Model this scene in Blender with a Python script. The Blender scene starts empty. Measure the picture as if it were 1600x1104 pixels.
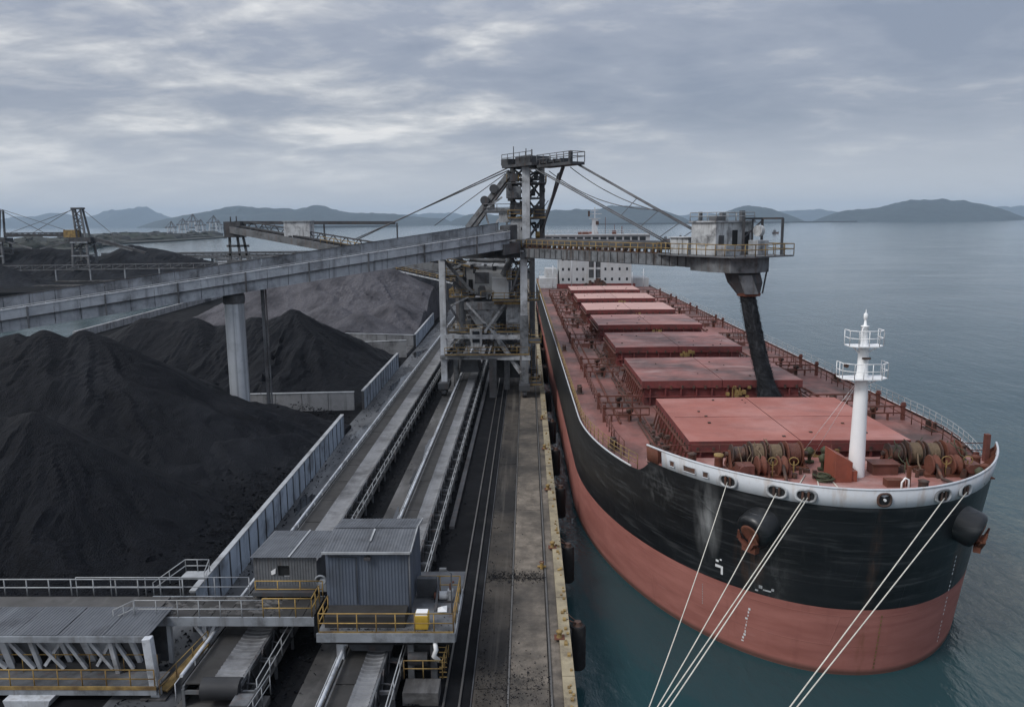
import bpy, math, random
import numpy as np
from mathutils import Vector, Matrix
R = math.radians
random.seed(7); rng = np.random.default_rng(7)
sc = bpy.context.scene
COL = sc.collection

# ------------------------------------------------------------------ camera
CAM_H = 28.0
cam_d = bpy.data.cameras.new('camera'); cam = bpy.data.objects.new('camera', cam_d); COL.objects.link(cam)
cam_d.sensor_width = 36.0; cam_d.lens = 1244/1600*36; cam_d.clip_start = 0.5; cam_d.clip_end = 80000
_p = math.atan(205.5/1244); _y = math.atan(25/math.hypot(1244, 205.5)); _r = R(0.53)
fw = Vector((-math.sin(_y)*math.cos(_p), math.cos(_y)*math.cos(_p), -math.sin(_p)))
rt = Vector((math.cos(_y), math.sin(_y), 0)); up = rt.cross(fw)
rt2 = rt*math.cos(_r)-up*math.sin(_r); up2 = rt*math.sin(_r)+up*math.cos(_r)
mw = Matrix((rt2, up2, -fw)).transposed().to_4x4(); mw.translation = (0, 0, CAM_H)
cam.matrix_world = mw
sc.camera = cam

# ------------------------------------------------------------------ world: overcast sky over a daylight sky
SUN_EL, SUN_AZ = R(47), R(-126)          # azimuth from +Y, negative = towards -X
world = bpy.data.worlds.new('World'); sc.world = world; world.use_nodes = True
nt = world.node_tree; N = nt.nodes; Lk = nt.links; N.clear()
def wn(t, **k):
    n = N.new(t)
    for a, b in k.items(): setattr(n, a, b)
    return n
def wm(op, a, b=None, clamp=False):
    n = wn('ShaderNodeMath', operation=op, use_clamp=clamp)
    for i, v in enumerate((a, b)):
        if v is None: continue
        if isinstance(v, (int, float)): n.inputs[i].default_value = v
        else: Lk.new(v, n.inputs[i])
    return n.outputs[0]
def wramp(fac, stops):
    n = wn('ShaderNodeValToRGB'); cr = n.color_ramp
    while len(cr.elements) > 1: cr.elements.remove(cr.elements[-1])
    cr.elements[0].position = stops[0][0]; cr.elements[0].color = (*stops[0][1], 1)
    for p, c in stops[1:]:
        e = cr.elements.new(p); e.color = (*c, 1)
    Lk.new(fac, n.inputs[0]); return n.outputs[0]
def wmix(f, a, b, mode='MIX'):
    n = wn('ShaderNodeMix', data_type='RGBA', blend_type=mode)
    if isinstance(f, (int, float)): n.inputs[0].default_value = f
    else: Lk.new(f, n.inputs[0])
    for i, v in ((6, a), (7, b)):
        if isinstance(v, tuple): n.inputs[i].default_value = (*v, 1)
        else: Lk.new(v, n.inputs[i])
    return n.outputs[2]
sky = wn('ShaderNodeTexSky', sky_type='NISHITA', sun_disc=False)
sky.sun_elevation = SUN_EL; sky.sun_rotation = SUN_AZ
tc = wn('ShaderNodeTexCoord'); sep = wn('ShaderNodeSeparateXYZ'); Lk.new(tc.outputs['Generated'], sep.inputs[0])
zc = wm('MAXIMUM', sep.outputs[2], 0.0)
den = wm('ADD', zc, 0.15)
px, py = wm('DIVIDE', sep.outputs[0], den), wm('DIVIDE', sep.outputs[1], den)
comb = wn('ShaderNodeCombineXYZ'); Lk.new(px, comb.inputs[0]); Lk.new(py, comb.inputs[1])
def cloud(scale, loc, detail, rough, dist, sx=1.0, sy=1.0, rot=0.0):
    mp = wn('ShaderNodeMapping'); mp.inputs['Location'].default_value = loc; mp.inputs['Scale'].default_value = (sx, sy, 1)
    mp.inputs['Rotation'].default_value = (0, 0, rot)
    Lk.new(comb.outputs[0], mp.inputs[0])
    n = wn('ShaderNodeTexNoise'); n.inputs['Scale'].default_value = scale; n.inputs['Detail'].default_value = detail
    n.inputs['Roughness'].default_value = rough; n.inputs['Distortion'].default_value = dist
    Lk.new(mp.outputs[0], n.inputs['Vector']); return n.outputs['Fac']
big = cloud(0.75, (14.95, 7.35, 0), 4, 0.5, 0.3, 0.8, 1.0)
mid = cloud(2.1, (22.8, -6.3, 0), 10, 0.56, 0.3, 0.85, 1.0, 0.15)
fin = cloud(7.5, (1.4, 5.1, 0), 9, 0.62, 0.2, 0.8, 1.0, 0.12)
v = wm('ADD', wm('MULTIPLY', big, 0.46), wm('ADD', wm('MULTIPLY', mid, 0.44), wm('MULTIPLY', fin, 0.12)))
# the cloud deck is thinner on the sunward side
sd = (math.sin(SUN_AZ), math.cos(SUN_AZ))
sunw = wm('ADD', wm('MULTIPLY', sep.outputs[0], sd[0]*0.10), wm('MULTIPLY', sep.outputs[1], 0.0))
v = wm('ADD', v, sunw)
K = 10.0
def k(r, g, b): return (r*K, g*K, b*K)
deck = wramp(v, [(0.40, (.178, .208, .268)), (0.495, (.240, .266, .322)), (0.54, (.335, .353, .388)), (0.582, (.49, .50, .51)), (0.635, (.78, .765, .735))])
hz = wramp(zc, [(0.0, (.63, .65, .675)), (0.05, (.54, .565, .605)), (0.16, (.34, .385, .465)), (0.4, (.31, .355, .435))])
hf = wramp(zc, [(0.0, (.93, .93, .93)), (0.05, (.75, .75, .75)), (0.12, (.18, .18, .18)), (0.22, (.0, .0, .0))])
cl = wmix(hf, deck, hz)
over = wm('MULTIPLY', wm('ADD', wm('MULTIPLY', zc, 2.0), 1.0), K/1.22)      # overcast: brighter towards the zenith
ovc = wn('ShaderNodeCombineXYZ')
for i, tint in enumerate((1.015, 1.005, 1.0)): Lk.new(wm('MULTIPLY', over, tint), ovc.inputs[i])
cl = wmix(1.0, cl, ovc.outputs[0], 'MULTIPLY')
fin_c = wmix(0.96, sky.outputs[0], cl)
bg = wn('ShaderNodeBackground'); Lk.new(fin_c, bg.inputs[0]); bg.inputs[1].default_value = 0.1
wo = wn('ShaderNodeOutputWorld'); Lk.new(bg.outputs[0], wo.inputs[0])

sun_d = bpy.data.lights.new('sun', 'SUN'); sun = bpy.data.objects.new('sun', sun_d); COL.objects.link(sun)
sun_d.energy = 1.5; sun_d.angle = R(18); sun_d.color = (1.0, 0.97, 0.93)
sdir = Vector((math.sin(SUN_AZ)*math.cos(SUN_EL), math.cos(SUN_AZ)*math.cos(SUN_EL), math.sin(SUN_EL)))
sun.rotation_euler = sdir.to_track_quat('Z', 'Y').to_euler()

sc.view_settings.view_transform = 'Standard'; sc.view_settings.look = 'None'
sc.view_settings.exposure = 0.35; sc.view_settings.gamma = 1.0; sc.view_settings.use_curve_mapping = False
sc.render.engine = 'CYCLES'
sc.cycles.use_denoising = True
try: sc.cycles.denoiser = 'OPENIMAGEDENOISE'
except Exception: pass
sc.cycles.max_bounces = 6; sc.cycles.diffuse_bounces = 3; sc.cycles.glossy_bounces = 3
sc.cycles.volume_bounces = 0; sc.cycles.caustics_reflective = False; sc.cycles.caustics_refractive = False

# ------------------------------------------------------------------ materials
MATS = {}
def mat(name, col, rough=.65, metal=0., var=.22, scale=.6, dirt=None, dirt_amt=.45, dirt_scale=.35, streak=None, streak_amt=.4, bump=.15, bscale=6., spec=.28, streak_sc=(2.2, 2.2, .12)):
    m = bpy.data.materials.new(name); m.use_nodes = True
    t = m.node_tree; n = t.nodes; l = t.links
    b = n['Principled BSDF']
    co = n.new('ShaderNodeTexCoord')
    def noise(s, d=6, r=.6, sc3=None):
        x = n.new('ShaderNodeTexNoise'); x.inputs['Scale'].default_value = s; x.inputs['Detail'].default_value = d; x.inputs['Roughness'].default_value = r
        if sc3:
            mp = n.new('ShaderNodeMapping'); mp.inputs['Scale'].default_value = sc3; l.new(co.outputs['Object'], mp.inputs[0]); l.new(mp.outputs[0], x.inputs['Vector'])
        else: l.new(co.outputs['Object'], x.inputs['Vector'])
        return x.outputs['Fac']
    def ramp(f, a, c, v0=0., v1=1.):
        r_ = n.new('ShaderNodeMapRange'); r_.inputs[1].default_value = a; r_.inputs[2].default_value = c; r_.inputs[3].default_value = v0; r_.inputs[4].default_value = v1
        l.new(f, r_.inputs[0]); return r_.outputs[0]
    def mix(f, a, c):
        x = n.new('ShaderNodeMix'); x.data_type = 'RGBA'
        if isinstance(f, float): x.inputs[0].default_value = f
        else: l.new(f, x.inputs[0])
        for i, vv in ((6, a), (7, c)):
            if isinstance(vv, tuple): x.inputs[i].default_value = (*vv, 1)
            else: l.new(vv, x.inputs[i])
        return x.outputs[2]
    lo = tuple(max(0, c*(1-var)) for c in col); hi = tuple(min(1, c*(1+var)) for c in col)
    c = mix(ramp(noise(scale, 8, .65), .3, .7), lo, hi)
    if dirt: c = mix(ramp(noise(dirt_scale, 9, .68), .62-.3*dirt_amt, .78-.22*dirt_amt, 0., .85), c, dirt)
    if streak: c = mix(ramp(noise(1.0, 6, .6, streak_sc), .52, .72, 0., streak_amt), c, streak)
    l.new(c, b.inputs['Base Color'])
    l.new(ramp(noise(scale*2.3, 4), .3, .7, max(0.05, rough-.12), min(1, rough+.12)), b.inputs['Roughness'])
    b.inputs['Metallic'].default_value = metal; b.inputs['Specular IOR Level'].default_value = spec
    if bump:
        bp = n.new('ShaderNodeBump'); bp.inputs['Strength'].default_value = bump; bp.inputs['Distance'].default_value = .05
        l.new(noise(bscale, 6, .65), bp.inputs['Height']); l.new(bp.outputs[0], b.inputs['Normal'])
    MATS[name] = m; return m
DUST = (.028, .029, .032); RUST = (.115, .05, .026)
mat('steel_grey', (.24, .26, .285), .6, dirt=DUST, dirt_amt=.42, streak=(.07, .06, .055), streak_amt=.55)
mat('steel_light', (.46, .485, .52), .55, dirt=(.09, .088, .088), dirt_amt=.35, streak=(.12, .09, .07), streak_amt=.5)
mat('steel_dark', (.062, .066, .073), .7, dirt=(.02, .02, .022), dirt_amt=.5, streak=RUST, streak_amt=.3)
mat('steel_mid', (.125, .132, .142), .65, dirt=DUST, dirt_amt=.5, streak=RUST, streak_amt=.35)
mat('girder_concrete', (.33, .36, .40), .75, dirt=(.10, .108, .12), dirt_amt=.40, streak=(.075, .08, .09), streak_amt=.75, streak_sc=(1.3, 1.3, .10))
mat('girder_inside', (.23, .25, .28), .8, dirt=(.05, .052, .057), dirt_amt=.5, streak=(.04, .042, .047), streak_amt=.6)
mat('pier_concrete', (.46, .49, .525), .7, var=.08, dirt=(.30, .32, .35), dirt_amt=.3, streak=(.10, .11, .125), streak_amt=.8, streak_sc=(1.6, 1.6, .03))
mat('yellow_paint', (.34, .225, .075), .55, dirt=(.13, .075, .035), dirt_amt=.5, scale=2.)
mat('yellow_worn', (.29, .20, .075), .6, dirt=(.09, .055, .03), dirt_amt=.65, scale=2., dirt_scale=.9)
mat('rail_grey', (.33, .345, .36), .5, dirt=(.14, .14, .14), dirt_amt=.4)
mat('white_paint', (.50, .525, .56), .5, var=.08, dirt=(.45, .44, .43), dirt_amt=.36, dirt_scale=.6, streak=(.30, .20, .13), streak_amt=.55, streak_sc=(1.6, 1.6, .25), bump=.05)
mat('house_white', (.44, .455, .47), .6, var=.08, dirt=(.36, .36, .36), dirt_amt=.35, streak=(.32, .28, .24), streak_amt=.4)
mat('loader_light', (.33, .345, .365), .6, var=.2, scale=.9, dirt=(.035, .035, .037), dirt_amt=.46, dirt_scale=.8, streak=(.085, .055, .038), streak_amt=.7)
mat('loader_grey', (.15, .16, .173), .65, var=.25, scale=.9, dirt=(.024, .024, .026), dirt_amt=.5, dirt_scale=.8, streak=(.075, .045, .03), streak_amt=.6)
mat('coal_fall', (.011, .012, .0145), .7, var=.5, scale=1.5, streak=(.085, .09, .10), streak_amt=.55, streak_sc=(1.8, 1.8, .5), bump=.5, bscale=9., spec=.15)
mat('mast_white', (.80, .81, .82), .4, var=.03, streak=(.55, .50, .45), streak_amt=.22, bump=.03)
mat('grimy_white', (.44, .455, .47), .6, dirt=(.08, .08, .085), dirt_amt=.46, dirt_scale=.7, streak=(.07, .06, .055), streak_amt=.85, streak_sc=(2.6, 2.6, .25))
mat('deck_red', (.235, .098, .084), .62, var=.22, scale=.35, dirt=(.045, .037, .035), dirt_amt=.86, dirt_scale=.16, streak=(.33, .19, .165), streak_amt=.4, streak_sc=(.8, .18, .8), bump=.08)
mat('focsle_red', (.30, .135, .115), .5, var=.22, scale=.4, dirt=(.42, .29, .27), dirt_amt=.55, dirt_scale=.3, streak=(.10, .06, .05), streak_amt=.45, streak_sc=(.7, 1.5, .7), bump=.08)
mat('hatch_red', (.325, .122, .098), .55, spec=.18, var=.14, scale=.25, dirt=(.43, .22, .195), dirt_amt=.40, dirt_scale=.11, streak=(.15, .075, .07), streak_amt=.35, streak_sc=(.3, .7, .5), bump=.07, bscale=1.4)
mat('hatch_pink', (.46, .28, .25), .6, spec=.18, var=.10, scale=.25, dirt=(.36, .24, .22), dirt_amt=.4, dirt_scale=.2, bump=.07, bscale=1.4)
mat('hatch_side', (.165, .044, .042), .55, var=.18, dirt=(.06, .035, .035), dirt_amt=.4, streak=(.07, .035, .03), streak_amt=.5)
mat('rack_red', (.125, .048, .038), .6, var=.25, scale=1.2, dirt=(.09, .038, .024), dirt_amt=.6, dirt_scale=.8)
mat('rust_red', (.135, .050, .034), .75, var=.3, scale=1.5, dirt=(.10, .04, .022), dirt_amt=.6, dirt_scale=1.0)
mat('gear_dark', (.06, .042, .036), .6, var=.4, scale=2., dirt=(.15, .065, .04), dirt_amt=.5, dirt_scale=1.2)
mat('green_brown', (.055, .06, .035), .65, var=.4, scale=3.)
mat('rope_coil', (.145, .105, .07), .9, var=.3, scale=5., bump=.4, bscale=30)
mat('rope_line', (.60, .57, .50), .85, var=.2, scale=2., bump=.2, bscale=30)
mat('belt_black', (.026, .027, .030), .6, var=.3, dirt=(.05, .05, .052), dirt_amt=.4)
mat('belt_worn', (.185, .19, .20), .5, var=.25, scale=.5, dirt=(.06, .06, .063), dirt_amt=.5, dirt_scale=.35)
mat('belt_cover', (.034, .033, .032), .75, var=.3, dirt=(.045, .044, .045), dirt_amt=.5, dirt_scale=.5)
mat('mesh_black', (.020, .021, .023), .7)
mat('shed_blue', (.094, .112, .145), .55, var=.10, dirt=(.055, .06, .068), dirt_amt=.35, streak=(.05, .055, .06), streak_amt=.5, streak_sc=(1.5, 1.5, .1), bump=.04)
mat('roof_sheet', (.098, .106, .120), .5, var=.14, dirt=(.045, .047, .053), dirt_amt=.45, dirt_scale=.5, streak=(.19, .20, .215), streak_amt=.4, streak_sc=(1.5, .2, 1.), bump=.05)
mat('wall_panel', (.36, .42, .50), .7, var=.12, dirt=(.11, .12, .135), dirt_amt=.4, streak=(.085, .09, .098), streak_amt=.6, streak_sc=(1.3, 1.3, .15))
mat('wall_concrete', (.27, .275, .285), .8, var=.15, dirt=(.10, .10, .105), dirt_amt=.45, streak=(.05, .05, .053), streak_amt=.8, streak_sc=(1., 1., .05))
mat('apron_concrete', (.165, .142, .118), .85, spec=.15, var=.42, scale=1.3, dirt=(.040, .038, .036), dirt_amt=.66, dirt_scale=.13, streak=(.085, .075, .066), streak_amt=.75, streak_sc=(1.3, .6, 1.), bump=.2)
mat('apron_dirty', (.060, .053, .046), .85, spec=.12, var=.3, scale=.5, dirt=(.020, .020, .021), dirt_amt=.74, dirt_scale=.15, streak=(.15, .135, .118), streak_amt=.5, streak_sc=(1.4, .05, 1.), bump=.12)
mat('kerb_yellow', (.31, .265, .18), .75, var=.25, scale=.8, dirt=(.12, .10, .075), dirt_amt=.55, dirt_scale=.6)
mat('yard_floor', (.0085, .009, .0105), .9, spec=.08, var=.35, scale=.3, dirt=(.028, .028, .029), dirt_amt=.18, dirt_scale=.2, streak=(.012, .012, .014), streak_amt=.6, streak_sc=(.9, .04, 1.), bump=.25, bscale=3.)
mat('strip_concrete', (.085, .083, .082), .75, var=.3, scale=.3, dirt=(.018, .018, .02), dirt_amt=.55, dirt_scale=.16, streak=(.23, .23, .235), streak_amt=.55, streak_sc=(.6, .12, 1.), bump=.15)
mat('road_grey', (.085, .09, .098), .6, var=.3, scale=.25, dirt=(.028, .029, .032), dirt_amt=.5, dirt_scale=.1, streak=(.30, .31, .32), streak_amt=.5, streak_sc=(.5, .06, 1.), bump=.12)
mat('puddle', (.03, .032, .035), .06, bump=0, var=.1, spec=.5)
mat('rail_steel', (.14, .135, .13), .45, .6)
mat('rubber', (.016, .016, .017), .75, dirt=(.06, .05, .042), dirt_amt=.3)
mat('seawall', (.13, .125, .115), .8, dirt=(.03, .032, .03), dirt_amt=.6)
mat('hill_green', (.022, .032, .034), .9, var=.5, scale=.012, bump=0)
mat('spit_earth', (.040, .041, .039), .9, var=.5, scale=.02, dirt=(.028, .036, .022), dirt_amt=.5, dirt_scale=.01, bump=0)
mat('glass_dark', (.02, .024, .03), .15, bump=0, var=.1)
mat('yellow_box', (.50, .33, .05), .5, var=.1, dirt=(.25, .17, .05), dirt_amt=.3)
mat('plate_white', (.75, .76, .77), .5, var=.05)
mat('dark_red_paint', (.24, .07, .045), .55, var=.12, dirt=(.15, .05, .035), dirt_amt=.35)

def coal_mat(name, c0, c1, sheen, dust=None):
    m = bpy.data.materials.new(name); m.use_nodes = True; t = m.node_tree; n = t.nodes; l = t.links; b = n['Principled BSDF']
    co = n.new('ShaderNodeTexCoord')
    def noise(s, d=8, r=.65):
        x = n.new('ShaderNodeTexNoise'); x.inputs['Scale'].default_value = s; x.inputs['Detail'].default_value = d; x.inputs['Roughness'].default_value = r
        l.new(co.outputs['Object'], x.inputs['Vector']); return x.outputs['Fac']
    r1 = n.new('ShaderNodeValToRGB'); r1.color_ramp.elements[0].position = .32; r1.color_ramp.elements[1].position = .70
    r1.color_ramp.elements[0].color = (*c0, 1); r1.color_ramp.elements[1].color = (*c1, 1)
    l.new(noise(2.2, 12, .75), r1.inputs[0]); out = r1.outputs[0]
    if dust:
        mr = n.new('ShaderNodeMapRange'); mr.inputs[1].default_value = .46; mr.inputs[2].default_value = .66; l.new(noise(.13, 6, .6), mr.inputs[0])
        mx = n.new('ShaderNodeMix'); mx.data_type = 'RGBA'; l.new(mr.outputs[0], mx.inputs[0]); l.new(out, mx.inputs[6]); mx.inputs[7].default_value = (*dust, 1); out = mx.outputs[2]
    l.new(out, b.inputs['Base Color']); b.inputs['Roughness'].default_value = sheen; b.inputs['Specular IOR Level'].default_value = .12
    vo = n.new('ShaderNodeTexVoronoi'); vo.inputs['Scale'].default_value = 8.5; l.new(co.outputs['Object'], vo.inputs['Vector'])
    ad = n.new('ShaderNodeMath'); ad.operation = 'ADD'; l.new(noise(9.0, 8, .7), ad.inputs[0]); l.new(vo.outputs['Distance'], ad.inputs[1])
    bp = n.new('ShaderNodeBump'); bp.inputs['Strength'].default_value = .8; bp.inputs['Distance'].default_value = .09
    l.new(ad.outputs[0], bp.inputs['Height']); l.new(bp.outputs[0], b.inputs['Normal'])
    MATS[name] = m; return m
coal_mat('coal', (.0026, .0032, .0048), (.0090, .0106, .0152), .65)
coal_mat('coal_streaked', (.0030, .0036, .0052), (.0105, .0121, .0165), .68, dust=(.0145, .0160, .0200))
coal_mat('coal_dusty', (.0045, .0052, .0072), (.013, .0145, .019), .75, dust=(.019, .021, .026))
coal_mat('ore_grey', (.064, .062, .070), (.128, .125, .138), .85, dust=(.045, .044, .050))

def M(x): return MATS[x]

# ------------------------------------------------------------------ mesh builder
class MB:
    def __init__(s): s.v = []; s.f = []; s.sm = []; s.mi = []; s.cur = 0
    def add(s, vs, fs, sm=False):
        o = len(s.v); s.v += [tuple(a) for a in vs]; s.f += [tuple(i+o for i in q) for q in fs]
        s.sm += [sm]*len(fs); s.mi += [s.cur]*len(fs); return s
    def box(s, x0, x1, y0, y1, z0, z1):
        vs = [(x0, y0, z0), (x1, y0, z0), (x1, y1, z0), (x0, y1, z0), (x0, y0, z1), (x1, y0, z1), (x1, y1, z1), (x0, y1, z1)]
        return s.add(vs, [(0, 3, 2, 1), (4, 5, 6, 7), (0, 1, 5, 4), (1, 2, 6, 5), (2, 3, 7, 6), (3, 0, 4, 7)])
    def bar(s, p, q, w, h=None, upv=(0, 0, 1), w2=None, h2=None):
        p = Vector(p); q = Vector(q); h = h or w; d = (q-p).normalized(); u = Vector(upv)
        if abs(d.dot(u)) > .98: u = Vector((0, 1, 0))
        a = d.cross(u).normalized(); b = a.cross(d)
        w2 = w2 or w; h2 = h2 or h; vs = []
        for c, ww, hh in ((p, w, h), (q, w2, h2)):
            for i, j in ((-1, -1), (1, -1), (1, 1), (-1, 1)): vs.append(c+a*(i*ww/2)+b*(j*hh/2))
        return s.add(vs, [(3, 2, 1, 0), (4, 5, 6, 7), (0, 1, 5, 4), (1, 2, 6, 5), (2, 3, 7, 6), (3, 0, 4, 7)])
    def cyl(s, p, q, r, r2=None, n=12, cap=True):
        p = Vector(p); q = Vector(q); d = (q-p).normalized(); u = Vector((0, 0, 1)) if abs(d.z) < .95 else Vector((1, 0, 0))
        a = d.cross(u).normalized(); b = a.cross(d); r2 = r if r2 is None else r2; vs = []
        for c, rr in ((p, r), (q, r2)):
            for i in range(n):
                t = 2*math.pi*i/n; vs.append(c+a*(rr*math.cos(t))+b*(rr*math.sin(t)))
        s.add(vs, [(i, (i+1) % n, n+(i+1) % n, n+i) for i in range(n)], True)
        if cap:
            s.add(vs[:n], [tuple(range(n))[::-1]]); s.add(vs[n:], [tuple(range(n))])
        return s
    def tube(s, pts, r, n=6):
        pts = [Vector(p) for p in pts]; rings = []; prev = None
        for i, p in enumerate(pts):
            d = (pts[min(i+1, len(pts)-1)]-pts[max(i-1, 0)]).normalized()
            if prev is None:
                u = Vector((0, 0, 1)) if abs(d.z) < .9 else Vector((1, 0, 0)); a = d.cross(u).normalized()
            else: a = (prev-d*prev.dot(d)).normalized()
            prev = a; b = d.cross(a)
            rings.append([p+a*(r*math.cos(2*math.pi*k_/n))+b*(r*math.sin(2*math.pi*k_/n)) for k_ in range(n)])
        vs = [x for rg in rings for x in rg]; fs = []
        for i in range(len(pts)-1):
            for k_ in range(n): fs.append((i*n+k_, i*n+(k_+1) % n, (i+1)*n+(k_+1) % n, (i+1)*n+k_))
        fs += [tuple(range(n))[::-1], tuple((len(pts)-1)*n+k_ for k_ in range(n))]
        return s.add(vs, fs, True)
    def lathe(s, prof, c=(0, 0, 0), axis=(0, 0, 1), n=16):
        c = Vector(c); d = Vector(axis).normalized(); u = Vector((0, 0, 1)) if abs(d.z) < .95 else Vector((1, 0, 0))
        a = d.cross(u).normalized(); b = d.cross(a); vs = []
        for r, z in prof:
            for i in range(n):
                t = 2*math.pi*i/n; vs.append(c+d*z+a*(r*math.cos(t))+b*(r*math.sin(t)))
        fs = []
        for j in range(len(prof)-1):
            for i in range(n): fs.append((j*n+i, j*n+(i+1) % n, (j+1)*n+(i+1) % n, (j+1)*n+i))
        s.add(vs, fs, True)
        s.add([vs[i] for i in range(n)], [tuple(range(n))[::-1]]); s.add(vs[-n:], [tuple(range(n))]); return s
    def prism(s, poly, z0, z1):
        n = len(poly); vs = [(x, y, z0) for x, y in poly]+[(x, y, z1) for x, y in poly]
        return s.add(vs, [tuple(range(n))[::-1], tuple(range(n, 2*n))]+[(i, (i+1) % n, n+(i+1) % n, n+i) for i in range(n)])
    def hexa(s, vs):   # 4 bottom + 4 top corners
        return s.add(vs, [(0, 3, 2, 1), (4, 5, 6, 7), (0, 1, 5, 4), (1, 2, 6, 5), (2, 3, 7, 6), (3, 0, 4, 7)])
    def torus(s, c, axis, R_, r, n=16, k_=6, sx=1.0):
        c = Vector(c); d = Vector(axis).normalized(); u = Vector((0, 0, 1)) if abs(d.z) < .95 else Vector((1, 0, 0))
        a = d.cross(u).normalized(); b = a.cross(d); vs = []
        for i in range(n):
            t = 2*math.pi*i/n; e = a*(math.cos(t)*sx)+b*math.sin(t)
            for j in range(k_):
                w = 2*math.pi*j/k_; vs.append(c+e*(R_+r*math.cos(w))+d*(r*math.sin(w)))
        return s.add(vs, [(i*k_+j, ((i+1) % n)*k_+j, ((i+1) % n)*k_+(j+1) % k_, i*k_+(j+1) % k_) for i in range(n) for j in range(k_)], True)
    def rail(s, pts, h=1.1, r=.03, gap=1.8, mid=(.55,), n=4):
        pts = [Vector(p) for p in pts]
        for z in (h,)+tuple(h*m_ for m_ in mid): 
            for a, b in zip(pts, pts[1:]): s.tube([a+Vector((0, 0, z)), b+Vector((0, 0, z))], r, n)
        for a, b in zip(pts, pts[1:]):
            k_ = max(1, round((b-a).length/gap))
            for i in range(k_+1): 
                p = a.lerp(b, i/k_); s.tube([p, p+Vector((0, 0, h))], r, n)
        return s
    def build(s, name, material, parent=None, kind=None, bevel=0):
        me = bpy.data.meshes.new(name); off = parent.get('_w') if parent is not None else None
        vs = s.v
        if parent is not None and parent.name in ORG:
            o = ORG[parent.name]
            if o != (0, 0, 0): vs = [(a-o[0], b-o[1], c-o[2]) for a, b, c in vs]
        me.from_pydata(vs, [], s.f); me.polygons.foreach_set('use_smooth', s.sm)
        for mm in (material if isinstance(material, (list, tuple)) else [material]): me.materials.append(M(mm) if isinstance(mm, str) else mm)
        if isinstance(material, (list, tuple)): me.polygons.foreach_set('material_index', s.mi)
        me.update(); o = bpy.data.objects.new(name, me); COL.objects.link(o)
        if parent is not None:
            o.parent = parent
            if parent.name in ORG: ORG[o.name] = ORG[parent.name]
        if kind: o['kind'] = kind
        if bevel:
            bm = o.modifiers.new('bevel', 'BEVEL'); bm.width = bevel; bm.segments = 2; bm.limit_method = 'ANGLE'
        return o
ORG = {}
def thing(name, label, cat, loc=(0, 0, 0), rz=0., group=None, world=True):
    o = bpy.data.objects.new(name, None); COL.objects.link(o); o.empty_display_size = 1
    o.location = loc; o.rotation_euler = (0, 0, rz)
    if world: ORG[o.name] = tuple(loc)
    o['label'] = label; o['category'] = cat
    if group: o['group'] = group
    return o
def tag(o, label, cat, group=None):
    o['label'] = label; o['category'] = cat
    if group: o['group'] = group
    return o
def dup(root, loc, rz=None, label=None):
    r_ = root.copy(); COL.objects.link(r_); r_.location = loc
    if rz is not None: r_.rotation_euler = (0, 0, rz)
    if label: r_['label'] = label
    for ch in list(root.children):
        c = ch.copy(); COL.objects.link(c); c.parent = r_
        for g in ch.children:
            d = g.copy(); COL.objects.link(d); d.parent = c
    return r_
def dup_part(o, parent, loc):
    c = o.copy(); COL.objects.link(c); c.parent = parent; c.location = loc; return c
def struct(mb, name, m, **k_):
    o = mb.build(name, m, **k_); o['kind'] = 'structure'; return o

def vnoise(x, y, seed=0):
    def h(i, j):
        n_ = (i*374761393 + j*668265263 + seed*1442695041) & 0xffffffff
        n_ = ((n_ ^ (n_ >> 13))*1274126177) & 0xffffffff
        return ((n_ ^ (n_ >> 16)) & 0xffff)/65535.0
    xi = np.floor(x).astype(np.int64); yi = np.floor(y).astype(np.int64); fx = x-xi; fy = y-yi
    fx = fx*fx*(3-2*fx); fy = fy*fy*(3-2*fy)
    return (h(xi, yi)*(1-fx)+h(xi+1, yi)*fx)*(1-fy)+(h(xi, yi+1)*(1-fx)+h(xi+1, yi+1)*fx)*fy
def fbm(x, y, o=5, seed=0, g=.5):
    t = 0; a = 1; n_ = 0
    for i in range(o): t = t+a*(vnoise(x*2**i, y*2**i, seed+i*17)-.5); n_ += a; a *= g
    return t/n_*2
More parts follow.
